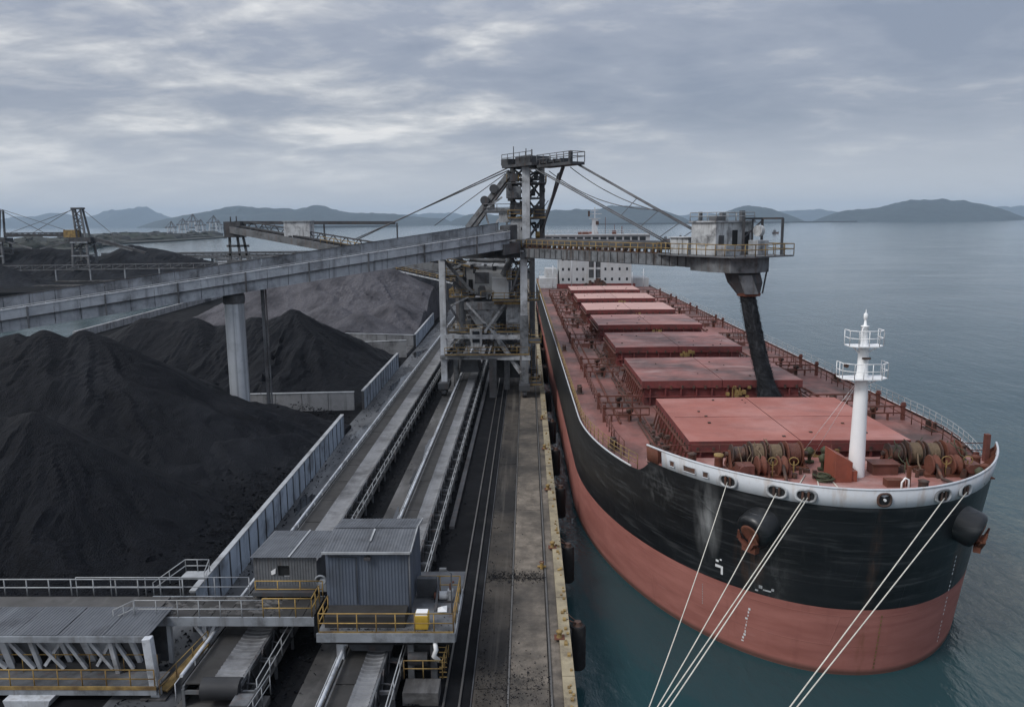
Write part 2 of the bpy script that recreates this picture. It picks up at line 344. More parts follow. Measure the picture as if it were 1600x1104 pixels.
# ================================================================== SETTING
# ---- sea
def water_mat():
    m = bpy.data.materials.new('water'); m.use_nodes = True; t = m.node_tree; n = t.nodes; l = t.links; b = n['Principled BSDF']
    b.inputs['Base Color'].default_value = (.020, .053, .061, 1); b.inputs['Roughness'].default_value = .06; b.inputs['IOR'].default_value = 1.33
    co = n.new('ShaderNodeTexCoord')
    def noise(s, d, r, sc3, rot=0., dist=0.):
        mp = n.new('ShaderNodeMapping'); mp.inputs['Scale'].default_value = sc3; mp.inputs['Rotation'].default_value = (0, 0, rot); l.new(co.outputs['Object'], mp.inputs[0])
        x = n.new('ShaderNodeTexNoise'); x.inputs['Scale'].default_value = s; x.inputs['Detail'].default_value = d; x.inputs['Roughness'].default_value = r; x.inputs['Distortion'].default_value = dist
        l.new(mp.outputs[0], x.inputs['Vector']); return x.outputs['Fac']
    def mth(op, a, c):
        x = n.new('ShaderNodeMath'); x.operation = op
        for i, v_ in ((0, a), (1, c)):
            if isinstance(v_, (int, float)): x.inputs[i].default_value = v_
            else: l.new(v_, x.inputs[i])
        return x.outputs[0]
    rip = noise(.75, 5, .6, (1, .42, 1), .35, .4)          # wind ripples
    chop = noise(.16, 4, .55, (1, .45, 1), .2, .3)
    patch = noise(.012, 4, .6, (1, 2.2, 1), .1)            # gusts: calmer and rougher patches
    pr = n.new('ShaderNodeMapRange'); pr.inputs[1].default_value = .35; pr.inputs[2].default_value = .65; pr.inputs[3].default_value = .35; pr.inputs[4].default_value = 1.; l.new(patch, pr.inputs[0])
    fine = noise(1.9, 4, .6, (1, .5, 1), .5, .3)
    hgt = mth('ADD', mth('ADD', mth('MULTIPLY', rip, mth('MULTIPLY', pr.outputs[0], .62)), mth('MULTIPLY', fine, mth('MULTIPLY', pr.outputs[0], .26))), mth('MULTIPLY', chop, .75))
    bp = n.new('ShaderNodeBump'); bp.inputs['Strength'].default_value = .8; bp.inputs['Distance'].default_value = .25
    l.new(hgt, bp.inputs['Height']); l.new(bp.outputs[0], b.inputs['Normal'])
    MATS['water'] = m
water_mat()
mb = MB()
xs = [-26000, -6000, -1500, -400, 0, 400, 1500, 6000, 26000]; ys = [-400, 0, 400, 1500, 6000, 26000]
vs = [(x, y, 0) for y in ys for x in xs]; nx = len(xs)
mb.add(vs, [(j*nx+i, j*nx+i+1, (j+1)*nx+i+1, (j+1)*nx+i) for j in range(len(ys)-1) for i in range(nx-1)])
struct(mb, 'water', 'water')

# ---- hills beyond the bay: profiles (bearing x, top y) at a distance
def hy(x): return 346.5-.0093*(x-800)
def brg(x, Y): return (x-825)*Y*.9866/1244
def hill(prof, Y, depth, seed):
    X = np.array([brg(p[0], Y) for p in prof]); Z = np.array([max(2, CAM_H+(hy(p[0])-p[1])*Y/1262) for p in prof])
    nx_ = 160; ny_ = 22
    gx = np.linspace(X[0], X[-1], nx_); z0 = np.interp(gx, X, Z)
    kern = np.ones(11)/11; z0 = np.convolve(np.pad(z0, 5, 'edge'), kern, 'valid')
    e = np.minimum(np.arange(nx_), np.arange(nx_)[::-1])/6.0; z0 = z0*np.clip(e, 0, 1)
    t = np.linspace(-1, 1, ny_); GX, T = np.meshgrid(gx, t); D = depth*(.45+.55*z0/z0.max())
    GY = Y+depth*.5+T*D[None, :]*.5*2
    H = z0[None, :]*(1-np.abs(T)**1.6)*(1+.35*fbm(GX/330, GY/330, 4, seed))+8*fbm(GX/60, GY/60, 3, seed+5)*(1-np.abs(T))
    H = np.where(np.abs(T) > .97, -2, H); H[:, 0] = H[:, -1] = -2
    m_ = MB(); vs_ = np.stack([GX, GY, H], -1).reshape(-1, 3).tolist()
    m_.add(vs_, [(j*nx_+i, j*nx_+i+1, (j+1)*nx_+i+1, (j+1)*nx_+i) for j in range(ny_-1) for i in range(nx_-1)], True)
    struct(m_, 'hills', 'hill_green')
hill([(203, 352), (235, 339), (262, 334), (290, 328), (330, 323), (365, 326), (400, 325), (450, 327), (480, 325), (520, 329), (560, 332), (610, 335), (650, 339), (705, 344)], 9500, 1500, 3)
hill([(690, 345), (722, 338), (740, 333), (800, 333), (860, 329), (900, 329), (935, 328), (965, 323), (1000, 320), (1035, 324), (1060, 332), (1092, 343)], 9000, 1400, 9)
hill([(1108, 342), (1130, 334), (1160, 328), (1192, 323), (1220, 325), (1240, 332), (1257, 341)], 9200, 1000, 21)
hill([(1326, 341), (1345, 332), (1375, 324), (1420, 319), (1480, 315), (1535, 317), (1570, 322), (1590, 332), (1600, 339)], 8800, 1200, 33)
hill([(-40, 340), (20, 336), (60, 334), (100, 340), (130, 333), (155, 327), (180, 325), (210, 334), (250, 345)], 17000, 1800, 58)
hill([(560, 342), (620, 337), (690, 333), (740, 337), (800, 343)], 18000, 1500, 43)
hill([(1040, 341), (1080, 334), (1110, 332), (1150, 338), (1240, 331), (1290, 327), (1335, 332), (1390, 341)], 18000, 1500, 47)
hill([(1540, 336), (1580, 325), (1625, 321), (1680, 330)], 17000, 1500, 49)

# ---- far breakwaters and the port spit
def strip_land(pts, w, z, name, m):
    m_ = MB(); 
    for a, b in zip(pts, pts[1:]): m_.bar((a[0], a[1], z/2-1), (b[0], b[1], z/2-1), w, z+2)
    return struct(m_, name, m)
strip_land([(brg(925, 6400), 6400), (brg(1120, 6600), 6600), (brg(1335, 6900), 6900)], 40, 9, 'breakwater', 'spit_earth')
strip_land([(brg(330, 5200), 5200), (brg(480, 5600), 5600), (brg(622, 6000), 6000)], 40, 12, 'breakwater', 'spit_earth')
def land_poly(poly, z, name, m, relief=0, seed=1, res=None):
    m_ = MB()
    m_.prism(poly, -3, z); return struct(m_, name, m)
spit = [(brg(-60, 760), 760), (brg(60, 860), 860), (brg(120, 930), 930), (brg(170, 1180), 1180), (brg(260, 1350), 1350), (brg(352, 1700), 1700), (brg(345, 1900), 1900), (brg(290, 2500), 2500), (brg(200, 3100), 3100), (brg(140, 2600), 2600), (brg(60, 1500), 1500), (brg(-60, 1300), 1300)]
land_poly(spit, 2.0, 'port_spit', 'spit_earth')
# low scrub and dark stock heaps on the spit
m_ = MB(); rr = random.Random(5)
for i in range(150):
    x = rr.uniform(-20, 330); t = rr.random(); ylo = np.interp(x, [0, 120, 170, 350], [900, 960, 1250, 1720]); yy = ylo+t*t*700+25
    if x < 120: yy = min(yy, 1400)
    X = brg(x, yy); w = rr.uniform(14, 60); h = rr.uniform(3, 10); 
    n_ = 9; prof = [(w*.5, 1.9), (w*.42, 1.9+h*.45), (w*.25, 1.9+h*.85), (w*.06, 2+h)]
    base = len(m_.v); m_.lathe(prof, (X, yy, 0), (0, 0, 1), n_)
    m_.v[base:] = [(a+rr.uniform(-.12, .12)*w, b+rr.uniform(-.12, .12)*w, max(1.9, c+rr.uniform(-.25, .2)*h)) for a, b, c in m_.v[base:]]
o = m_.build('scrub', 'spit_earth'); o['kind'] = 'stuff'; tag(o, 'dark low scrub and stock heaps spread along the distant port spit', 'scrub')
# quay cranes of the distant port
def far_crane(x, Y, h, label):
    X = brg(x, Y); t = thing('port_crane', label, 'crane', (X, Y, 2), 0, 'cranes on the distant port spit')
    s_ = h/40
    for dx in (-9*s_, 9*s_):
        for dy in (-8*s_, 8*s_): MB().bar((X+dx, Y+dy, 2), (X+dx*.7, Y+dy, 2+h*.6), 2.4*s_).build('leg', 'steel_light', t)
    m_ = MB(); m_.bar((X-9*s_, Y, 2+h*.3), (X+9*s_, Y, 2+h*.3), 2.2*s_).bar((X-17*s_, Y, 2+h*.6), (X+13*s_, Y, 2+h*.62), 3*s_); m_.build('boom', 'steel_mid', t)
    m_ = MB(); m_.bar((X-5*s_, Y, 2+h*.6), (X, Y, 2+h), 1.8*s_).bar((X+6*s_, Y, 2+h*.6), (X, Y, 2+h), 1.8*s_).bar((X, Y, 2+h), (X-15*s_, Y, 2+h*.62), 1.0*s_).bar((X, Y, 2+h), (X+11*s_, Y, 2+h*.62), 1.0*s_); m_.build('mast', 'steel_mid', t)
for i, (x, Y, h, lb) in enumerate([(265, 1750, 34, 'small grey port crane standing over dark heaps on the near edge of the distant spit'), (284, 2200, 44, 'slim pale port crane with raised mast in the middle of the distant spit'), (300, 2400, 58, 'tallest port crane of the cluster on the distant spit'), (312, 2050, 40, 'broad port crane beside the tallest crane on the distant spit'), (333, 2300, 52, 'outermost port crane with wide portal legs near the tip of the spit'), (340, 2500, 40, 'short pale crane behind the outermost portal crane on the spit')]):
    far_crane(x, Y, h, lb)

# ---- land of the terminal
land_poly([(2.1, -40), (2.1, 420), (-70, 430), (-70, 300), (-104, 292), (-98, 170), (-98, -40)], 4.0, 'yard_ground', 'yard_floor')
land_poly([(-70.5, 300), (-70.5, 452), (-150, 470), (-260, 480), (-420, 470), (-420, 290), (-260, 280), (-130, 300)], 3.9, 'stockyard_ground', 'yard_floor')
m_ = MB(); m_.box(2.1, 2.45, -40, 420, -4, 3.7); struct(m_, 'seawall', 'seawall')
# parapet round the water side of the yard
def panel_wall(name, label, p, q, z0, h, n, m, th=.28, cop=True, rib=True, group='panelled retaining walls round the stockpiles', rows=1):
    p = Vector(p); q = Vector(q); t = thing(name, label, 'wall', (*p, z0), 0, group)
    d = (q-p); L = d.length; u = d.normalized(); nrm = Vector((u.y, -u.x))
    for i in range(n):
        a = p+u*(L*i/n+.035); b = p+u*(L*(i+1)/n-.035); hh = h+random.uniform(-.02, .02)
        for r_ in range(rows):
            za = z0+hh*r_/rows+(.02 if r_ else 0); zb = z0+hh*(r_+1)/rows; th2 = th+random.uniform(-.02, .02)
            m_ = MB(); m_.bar((*a, (za+zb)/2), (*b, (za+zb)/2), th2, zb-za); m_.build('panel', m, t)
    if rib:
        m_ = MB()
        for i in range(n+1):
            c = p+u*(L*i/n); m_.box(c.x-.12, c.x+th/2+.045, c.y-.06, c.y+.06, z0, z0+h-.03)
        m_.build('post', 'steel_dark', t, kind='stuff')
    if cop:
        m_ = MB(); m_.bar((*(p), z0+h+.075), (*(q), z0+h+.075), th+.1, .10); m_.build('coping', 'rail_grey', t)
    return t
panel_wall('retaining_wall', 'long blue grey panel wall holding back the two nearest coal heaps', (-20.0, 44), (-21.15, 88), 4, 2.45, 22, 'wall_panel', rows=3)
panel_wall('retaining_wall', 'short panel wall along the pointed black heap beyond the round pier', (-21.5, 101), (-21.75, 131), 4, 2.45, 14, 'wall_panel')
panel_wall('retaining_wall', 'far panel wall along the grey ore heap', (-21.9, 153), (-22.6, 190), 4, 2.5, 16, 'wall_panel')
panel_wall('retaining_wall', 'stained concrete cross wall at the foot of the pointed black heap beside the round pier', (-46, 99.2), (-22.6, 101), 4, 2.3, 7, 'wall_concrete', .4, rib=False)
panel_wall('retaining_wall', 'pale concrete cross wall behind the pointed black heap', (-34, 139), (-21.9, 142), 4, 3.0, 4, 'wall_concrete', .5, rib=False)
panel_wall('retaining_wall', 'grey concrete cross wall in front of the grey ore heap', (-44, 158), (-22.1, 153), 4, 2.4, 8, 'wall_concrete', .5, rib=False)
panel_wall('parapet_wall', 'pale low parapet along the water at the back of the stockyard', (-97.5, 168), (-103.5, 290), 4, 1.6, 24, 'wall_concrete', .8, rib=False, cop=False, group=None)
# low paved ledge left between the walls
m_ = MB(); m_.box(-30, -22.0, 142.4, 152.5, 3.9, 4.5); struct(m_, 'ledge', 'strip_concrete')
m_ = MB(); m_.box(-106, -101, 238, 252, 4.0, 9.0).box(-106.4, -100.6, 237.6, 252.4, 9.0, 9.5); o = m_.build('hut', 'steel_dark'); tag(o, 'small dark block of a hut on the parapet by the inlet', 'hut')

# ---- quay: slabs, kerb, rails, strips
def sheet(x0, x1, y0, y1, z, name, m, parent=None, t=.0):
    m_ = MB(); m_.add([(x0, y0, z), (x1, y0, z), (x1, y1, z), (x0, y1, z)], [(0, 1, 2, 3)]); return struct(m_, name, m, parent=parent)
apron = sheet(-2.95, 1.2, 10, 330, 4.004, 'quay_apron', 'apron_dirty')
ry = random.Random(3)
for x0, x1, m in ((-2.9, -1.18, 'apron_dirty'), (-1.02, 1.0, 'apron_concrete')):
    for i, y0 in enumerate(range(12, 330, 13)):
        m_ = MB(); m_.box(x0, x1, y0+.02+ry.uniform(0, .03), y0+12.97, 4.006, 4.05+ry.uniform(0, .02)); s_ = m_.build('slab', m, apron)
kerb = sheet(1.2, 2.42, 10, 330, 4.008, 'quay_kerb', 'apron_concrete')
for i, y0 in enumerate(range(12, 330, 9)):
    m_ = MB(); m_.box(1.74, 2.40, y0+.03, y0+8.97, 4.012, 4.17+ry.uniform(0, .02)); m_.build('kerb_stone', 'kerb_yellow', kerb)
for x in (-1.10, 1.13, -4.35, -3.55):
    m_ = MB(); m_.box(x-.05, x+.05, 10, 330, 4.0, 4.10); struct(m_, 'crane_rail', 'rail_steel')
sheet(-12.0, -9.95, 10, 330, 4.006, 'walkway_strip', 'strip_concrete')
sheet(-21.6, -17.65, 30, 330, 4.006, 'service_road', 'road_grey')
sheet(-6.6, -4.9, 10, 330, 4.007, 'cable_trench_strip', 'yard_floor')
m_ = MB(); m_.box(-6.3, -5.9, 60, 300, 4.0, 4.25).box(-3.0, -2.94, 10, 330, 4.0, 4.12); struct(m_, 'trench_kerb', 'steel_dark')
# puddles of rain water
def puddle(cx, cy, w, l, seed):
    q = random.Random(seed); n_ = 28; ph = [q.uniform(0, 6.28) for _ in range(4)]; vs_ = []
    for i in range(n_):
        a = 6.2832*i/n_; r_ = 1+.28*math.sin(2*a+ph[0])+.22*math.sin(3*a+ph[1])+.16*math.sin(5*a+ph[2])+.1*math.sin(8*a+ph[3]); vs_.append((cx+w*r_*math.cos(a), cy+l*r_*math.sin(a), 4.010))
    struct(MB().add(vs_, [tuple(range(n_))]), 'puddle', 'puddle')
for i, (x, y, w, l) in enumerate(((-19.6, 118, .8, 7), (-20.2, 146, .8, 5), (-19.2, 104, .5, 4), (-19.4, 90, .5, 4), (-10.9, 62, .28, 3.2), (-10.8, 72, .32, 4), (-10.9, 84, .3, 3), (-11.2, 54, .25, 2.2), (-19.6, 66, .4, 3), (-19.2, 56, .35, 3))): puddle(x, y, w, l, i)
# spilled coal along the conveyors and the wall
m_ = MB(); rs = random.Random(11)
for i in range(5200):
    z_ = rs.random()
    if z_ < .42: x = rs.gauss(-13.0, .5)
    elif z_ < .60: x = rs.gauss(-17.6, .3)
    elif z_ < .8: x = rs.gauss(-6.4, .4)
    else: x = rs.gauss(-20.2, .5)
    y = 34+150*rs.random()**1.8; s_ = rs.uniform(.04, .16)
    if -21.6 < x: 
        p = Vector((x, y, 4.0+s_*.3)); a = [p+Vector((rs.uniform(-1, 1), rs.uniform(-1, 1), rs.uniform(-.2, 1)))*s_ for _ in range(4)]
        m_.add(a, [(0, 1, 2), (0, 2, 3), (0, 3, 1), (1, 3, 2)])
for i in range(3200):
    z_ = rs.random()
    if z_ < .35: x = rs.uniform(-2.8, 1.1); y = rs.gauss(51.2, .45)
    elif z_ < .55: x = rs.uniform(-2.8, 1.1); y = rs.gauss(38.5, 1.1)
    elif z_ < .8: x = -2.85+abs(rs.gauss(0, .35)); y = 34+110*rs.random()**1.6
    else: x = rs.gauss(-1.1, .25); y = 34+110*rs.random()**1.6
    s_ = rs.uniform(.02, .075); p = Vector((x, y, 4.06+s_*.3)); a = [p+Vector((rs.uniform(-1, 1), rs.uniform(-1, 1), rs.uniform(-.2, 1)))*s_ for _ in range(4)]
    m_.add(a, [(0, 1, 2), (0, 2, 3), (0, 3, 1), (1, 3, 2)])
for i in range(4200):
    y = rs.uniform(46, 96); x = -20.6-.027*(y-44)-abs(rs.gauss(0, 3.2)); hgt = 4.1+max(0, (-21.5-x))*.30
    s_ = rs.uniform(.05, .2)*(1 if rs.random() > .1 else 1.8); p = Vector((x, y, hgt)); a = [p+Vector((rs.uniform(-1, 1), rs.uniform(-1, 1), rs.uniform(-.4, 1)))*s_ for _ in range(4)]
    m_.add(a, [(0, 1, 2), (0, 2, 3), (0, 3, 1), (1, 3, 2)])
o = m_.build('coal_spill', 'coal'); o['kind'] = 'stuff'; tag(o, 'loose black coal lumps spilled along the conveyors and the yard wall', 'coal spill')

# ---- stockpiles
def pile(name, label, segs, slope, box, res, material, seed, sy=1.0, foot=4.0, cut=None, group='coal heaps in the stockyard', rough=1.0):
    x0, x1, y0, y1 = box; nx_ = int((x1-x0)/res)+1; ny_ = int((y1-y0)/res)+1
    GX, GY = np.meshgrid(np.linspace(x0, x1, nx_), np.linspace(y0, y1, ny_))
    wx = GX+1.1*fbm(GX/8, GY/8, 3, seed+3); wy = GY+1.1*fbm(GX/8+40, GY/8, 3, seed+4)
    H = np.full(GX.shape, -50.)
    for (ax, ay, az), (bx, by, bz) in segs:
        dx, dy = bx-ax, by-ay; L2 = dx*dx+dy*dy+1e-6
        t = np.clip(((wx-ax)*dx+(wy-ay)*dy*sy*sy)/(dx*dx+dy*dy*sy*sy+1e-6), 0, 1)
        ex = wx-(ax+t*dx); ey = (wy-(ay+t*dy))*sy; d = np.sqrt(ex*ex+ey*ey)
        zr = az+t*(bz-az)
        ang = np.arctan2(ey, ex)
        wa = .35*fbm(GX/6.5, GY/6.5, 3, seed+12)
        g = fbm((ang+wa)*4+t*7, d*.09+seed, 5, seed+9, .6)*(.05+.10*np.clip(fbm(GX/11, GY/11, 2, seed+15)+.4, 0, 1))*np.clip(d, 0, 9)          # slumps and gullies running down
        lump = .30*np.abs(fbm(t*np.hypot(dx, dy)/2.2+ax*.1, d*.02+seed, 3, seed+6))*np.exp(-d/2.5)
        zz = zr-slope*np.sqrt(d*d+.06)+.25*slope-g*1.25-lump
        zz = np.where(zz < foot+1.2, foot+1.2-(foot+1.2-zz)*.62, zz)
        H = np.maximum(H, zz)
    ru_ = .6+.8*np.clip(fbm(GX/14, GY/14, 2, seed+8)+.5, 0, 1)
    H += rough*ru_*(.26*fbm(GX/3.6, GY/3.6, 4, seed+1, .55)+.07*fbm(GX/.6, GY/.6, 3, seed+2))
    if cut is not None: H = cut(GX, GY, H)
    keep = H > foot-.5
    idx = -np.ones(GX.shape, int); 
    fk = keep[:-1, :-1] | keep[1:, :-1] | keep[:-1, 1:] | keep[1:, 1:]
    used = np.zeros(GX.shape, bool); used[:-1, :-1] |= fk; used[1:, :-1] |= fk; used[:-1, 1:] |= fk; used[1:, 1:] |= fk
    idx[used] = np.arange(used.sum()); H = np.maximum(H, foot-1.0)
    vs_ = np.stack([GX[used], GY[used], H[used]], -1).tolist(); jj, ii = np.nonzero(fk)
    fs_ = np.stack([idx[jj, ii], idx[jj, ii+1], idx[jj+1, ii+1], idx[jj+1, ii]], -1).tolist()
    m_ = MB(); m_.add(vs_, fs_, False); o = m_.build(name, material); tag(o, label, 'coal pile', group); return o
def wallcut(xw):
    def f(GX, GY, H): return np.where(GX > xw, -50, H)
    return f
def wallcut2(xw, yw, hmax):
    def f(GX, GY, H):
        H = np.where(GX > xw, -50, H); return np.where((GY < yw), np.where(GX > -46, -50, np.minimum(H, 4+(GY-yw+18)*.8)), H)
    return f
pile('coal_heap', 'nearest smooth black coal cone rising behind the roofed conveyor bridge', [((-37, 57.5, 14.3), (-37.6, 57.6, 14.2)), ((-37.6, 57.6, 14.2), (-52, 58.5, 12.2))], .74, (-66, -20.4, 36, 84), .27, 'coal', 3, cut=wallcut(-20.45))
pile('coal_heap', 'largest black coal ridge behind the nearest cone and left of the round pier', [((-62, 76, 14.4), (-54, 77, 16.6)), ((-54, 77, 16.6), (-50.5, 78, 17.7)), ((-50.5, 78, 17.4), (-44.3, 79.5, 16.7)), ((-48.2, 78.4, 17.9), (-47.9, 78.4, 17.9)), ((-44.8, 79.2, 17.5), (-44.4, 79.2, 17.5)), ((-44.3, 79.5, 16.7), (-37, 81, 12.3)), ((-36, 83, 9.0), (-26, 90, 6.6)), ((-34, 88, 8.2), (-31, 94, 6.6)), ((-30, 72, 8.0), (-25, 80, 6.4))], .62, (-84, -20.8, 52, 98.6), .30, 'coal_streaked', 14, cut=wallcut(-20.95))
pile('coal_heap', 'pointed black coal heap behind the round concrete pier', [((-66, 122, 10.8), (-59.5, 122, 13.9)), ((-59.5, 122, 13.9), (-52, 122, 13.2)), ((-56.5, 122, 12.9), (-56.0, 122, 12.9)), ((-52.4, 122, 13.7), (-51.6, 122, 13.7)), ((-47.6, 122.4, 12.9), (-47.0, 122.4, 13.0)), ((-42.8, 122, 13.9), (-42.2, 122, 13.9)), ((-52, 123, 12.4), (-38, 123, 12.9)), ((-36.4, 122, 14.9), (-35.6, 122, 14.8)), ((-39.2, 122.2, 13.9), (-38.8, 122.2, 13.9)), ((-35.6, 122, 14.7), (-33.5, 123, 13.3))], .66, (-92, -21.9, 98, 141), .36, 'coal', 25, sy=.78, cut=wallcut2(-21.95, 101.3, 6))
ore_pk = [((-70, 190, 11.5), (-59, 192, 15.2)), ((-59, 192, 15.2), (-40, 194, 17.6)), ((-40, 194, 17.6), (-33, 198, 17.0)), ((-33, 198, 17), (-26, 200, 13.5)), ((-45, 172, 10.5), (-42, 171, 10.8)), ((-36, 166, 9.8), (-34.5, 166, 9.9)), ((-52, 172, 8.5), (-54, 175, 9.0)), ((-30, 178, 11.2), (-28, 180, 10.6))]
pile('ore_heap', 'broad grey dusty heap of several cones in front of the far trusses', ore_pk, .56, (-112, -22.9, 150, 236), .55, 'ore_grey', 36, cut=lambda GX, GY, H: np.where((GX > -22.95) | (GX < -97+(GX*0)), -50, np.where(GY < 159, np.where(GX > -44.5, -50, H), H)))
pile('coal_heap', 'dark heap standing behind the grey ore heap', [((-48, 246, 15), (-30, 250, 14.5))], .6, (-80, -14, 225, 275), .8, 'coal_dusty', 41)
# stockyard on the far side of the inlet
pile('coal_heap', 'wide black heap at the edge of the picture beyond the inlet', [((-330, 322, 17), (-262, 325, 18.5)), ((-262, 325, 18.5), (-232, 328, 17)), ((-232, 328, 17), (-215, 326, 12))], .5, (-370, -188, 298, 356), .8, 'coal_dusty', 52)
pile('coal_heap', 'brownish dark heap with a small peak left of the lattice stacker', [((-262, 378, 17), (-258, 378, 19)), ((-258, 378, 19), (-232, 380, 17.5)), ((-232, 380, 18.5), (-212, 378, 16))], .55, (-300, -182, 352, 410), .8, 'coal_dusty', 63)
pile('coal_heap', 'rounded black heap right of the lattice stacker', [((-196, 384, 17.5), (-192, 384, 19)), ((-192, 384, 19), (-172, 386, 15.5)), ((-172, 386, 15), (-150, 384, 10))], .5, (-232, -116, 350, 418), .8, 'coal_dusty', 74)
# pale edge strips of the far stockyard
for (a, b) in (((-250, 318), (-110, 322)), ((-206, 345), (-150, 349)), ((-200, 438), (-110, 446))):
    m_ = MB(); m_.bar((*a, 4.1), (*b, 4.1), 2.4, .5); struct(m_, 'yard_kerb', 'strip_concrete')
# truss conveyors and a drive station among the far heaps
for (a, b, z, lb) in (((-330, 346), (-112, 352), 8.5, 'long low truss conveyor on trestles behind the wide far heap'), ((-205, 430), (-95, 412), 11.0, 'far truss conveyor rising behind the rounded black heap')):
    t = thing('yard_conveyor', lb, 'conveyor', (*a, 4), 0, 'truss conveyors in the far stockyard')
    a = Vector((*a, z)); b = Vector((*b, z+.8)); n_ = int((b-a).length/5)
    for dz in (0, 2.0): MB().bar(a+Vector((0, 0, dz)), b+Vector((0, 0, dz)), .45).build('chord', 'steel_mid', t)
    m_ = MB()
    for i in range(n_): p = a.lerp(b, i/n_); q = a.lerp(b, (i+1)/n_); m_.bar(p, q+Vector((0, 0, 2)), .25); m_.bar(q, q+Vector((0, 0, 2)), .25)
    m_.build('web', 'steel_mid', t, kind='stuff')
    MB().bar(a+Vector((0, 1, .6)), b+Vector((0, 1, .6)), 1.4, .4).build('belt', 'belt_black', t)
    for i in range(0, n_, 3): p = a.lerp(b, i/n_); MB().bar((p.x, p.y, 3.9), p, .5).build('trestle', 'steel_grey', t)
t = thing('drive_station', 'small grey drive house on legs among the far conveyors', 'hut', (-140, 372, 4))
MB().box(-144, -136, 370, 375, 8, 12).build('wall', 'steel_light', t); MB().box(-144.5, -135.5, 369.5, 375.5, 12, 12.4).build('roof', 'steel_mid', t)
for x in (-143, -137):
    for y in (370.6, 374.4): MB().bar((x, y, 4), (x, y, 8), .5).build('leg', 'steel_mid', t)
# trestle pier over the inlet
t = thing('trestle_pier', 'long dark trestle pier on short piles crossing the inlet', 'pier', (-270, 560, 0))
m_ = MB(); m_.bar((-296, 556, 6.2), (-120, 566, 6.2), 9, 1.8); m_.build('pier_deck', 'steel_mid', t)
m_ = MB(); m_.bar((-296, 553, 8.4), (-120, 563, 8.4), 2.5, 1.6); m_.build('conveyor_housing', 'steel_dark', t)
pl = None
for i in range(15):
    x = -290+i*12; y = 556+i*.68
    m_ = MB()
    for dy in (-3, 3): m_.bar((x, y+dy, -2), (x, y+dy, 5.4), 1.5)
    m_.bar((x, y-4.2, 4.7), (x, y+4.2, 4.7), 2.0, 1.1); m_.build('pile_bent', 'wall_concrete', t)
t = thing('trestle_pier', 'thin sloping jetty rising behind the rounded black heap', 'pier', (-150, 480, 0))
m_ = MB(); m_.bar((-262, 500, 9), (-150, 520, 6), 4, 1.6); m_.build('pier_deck', 'steel_mid', t)
for i in range(8):
    x = -258+i*14; m_ = MB(); m_.bar((x, 500.7+i*2.5, -2), (x, 500.7+i*2.5, 8-i*.37), 1.2); m_.build('pile_bent', 'steel_mid', t)
# small craft and marks on the water
def boat(x, Y, L, label, hh=2.):
    X = brg(x, Y); t = thing('small_boat', label, 'boat', (X, Y, 0), 0, None)
    m_ = MB(); m_.hexa([(X-L*.42, Y-L*.12, -.3), (X+L*.40, Y-L*.12, -.3), (X+L*.40, Y+L*.12, -.3), (X-L*.42, Y+L*.12, -.3), (X-L*.5, Y-L*.14, hh*.6), (X+L*.5, Y-L*.06, hh*.75), (X+L*.5, Y+L*.06, hh*.75), (X-L*.5, Y+L*.14, hh*.6)]); m_.build('hull', 'gear_dark', t)
    m_ = MB(); m_.box(X-L*.32, X+L*.05, Y-L*.09, Y+L*.09, hh*.6, hh*1.7).bar((X-L*.1, Y, hh*1.7), (X-L*.1, Y, hh*2.5), L*.03); m_.build('cabin', 'steel_mid', t)
boat(1212, 1650, 14, 'tiny dark boat alone on the water right of the boom house', 4)
boat(1043, 1150, 11, 'tiny dark boat afloat between the two boom stays', 3)
boat(1066, 1250, 9, 'faint small boat near the roof of the boom house', 3)
# ---- the air between here and the hills
def haze():
    m = bpy.data.materials.new('haze'); m.use_nodes = True; t = m.node_tree; t.nodes.clear()
    pv = t.nodes.new('ShaderNodeVolumePrincipled'); pv.inputs['Color'].default_value = (.62, .80, 1.0, 1); pv.inputs['Density'].default_value = 5e-5; pv.inputs['Anisotropy'].default_value = .0
    o_ = t.nodes.new('ShaderNodeOutputMaterial'); t.links.new(pv.outputs[0], o_.inputs['Volume']); MATS['haze'] = m
    m_ = MB(); m_.box(-26500, 26500, -500, 26500, -9, 520); o = m_.build('haze', 'haze'); o['kind'] = 'stuff'
    tag(o, 'thin blue haze lying over the bay and hills', 'haze')
haze()
# ================================================================== LARGE STRUCTURES
def V(*a): return Vector(a)
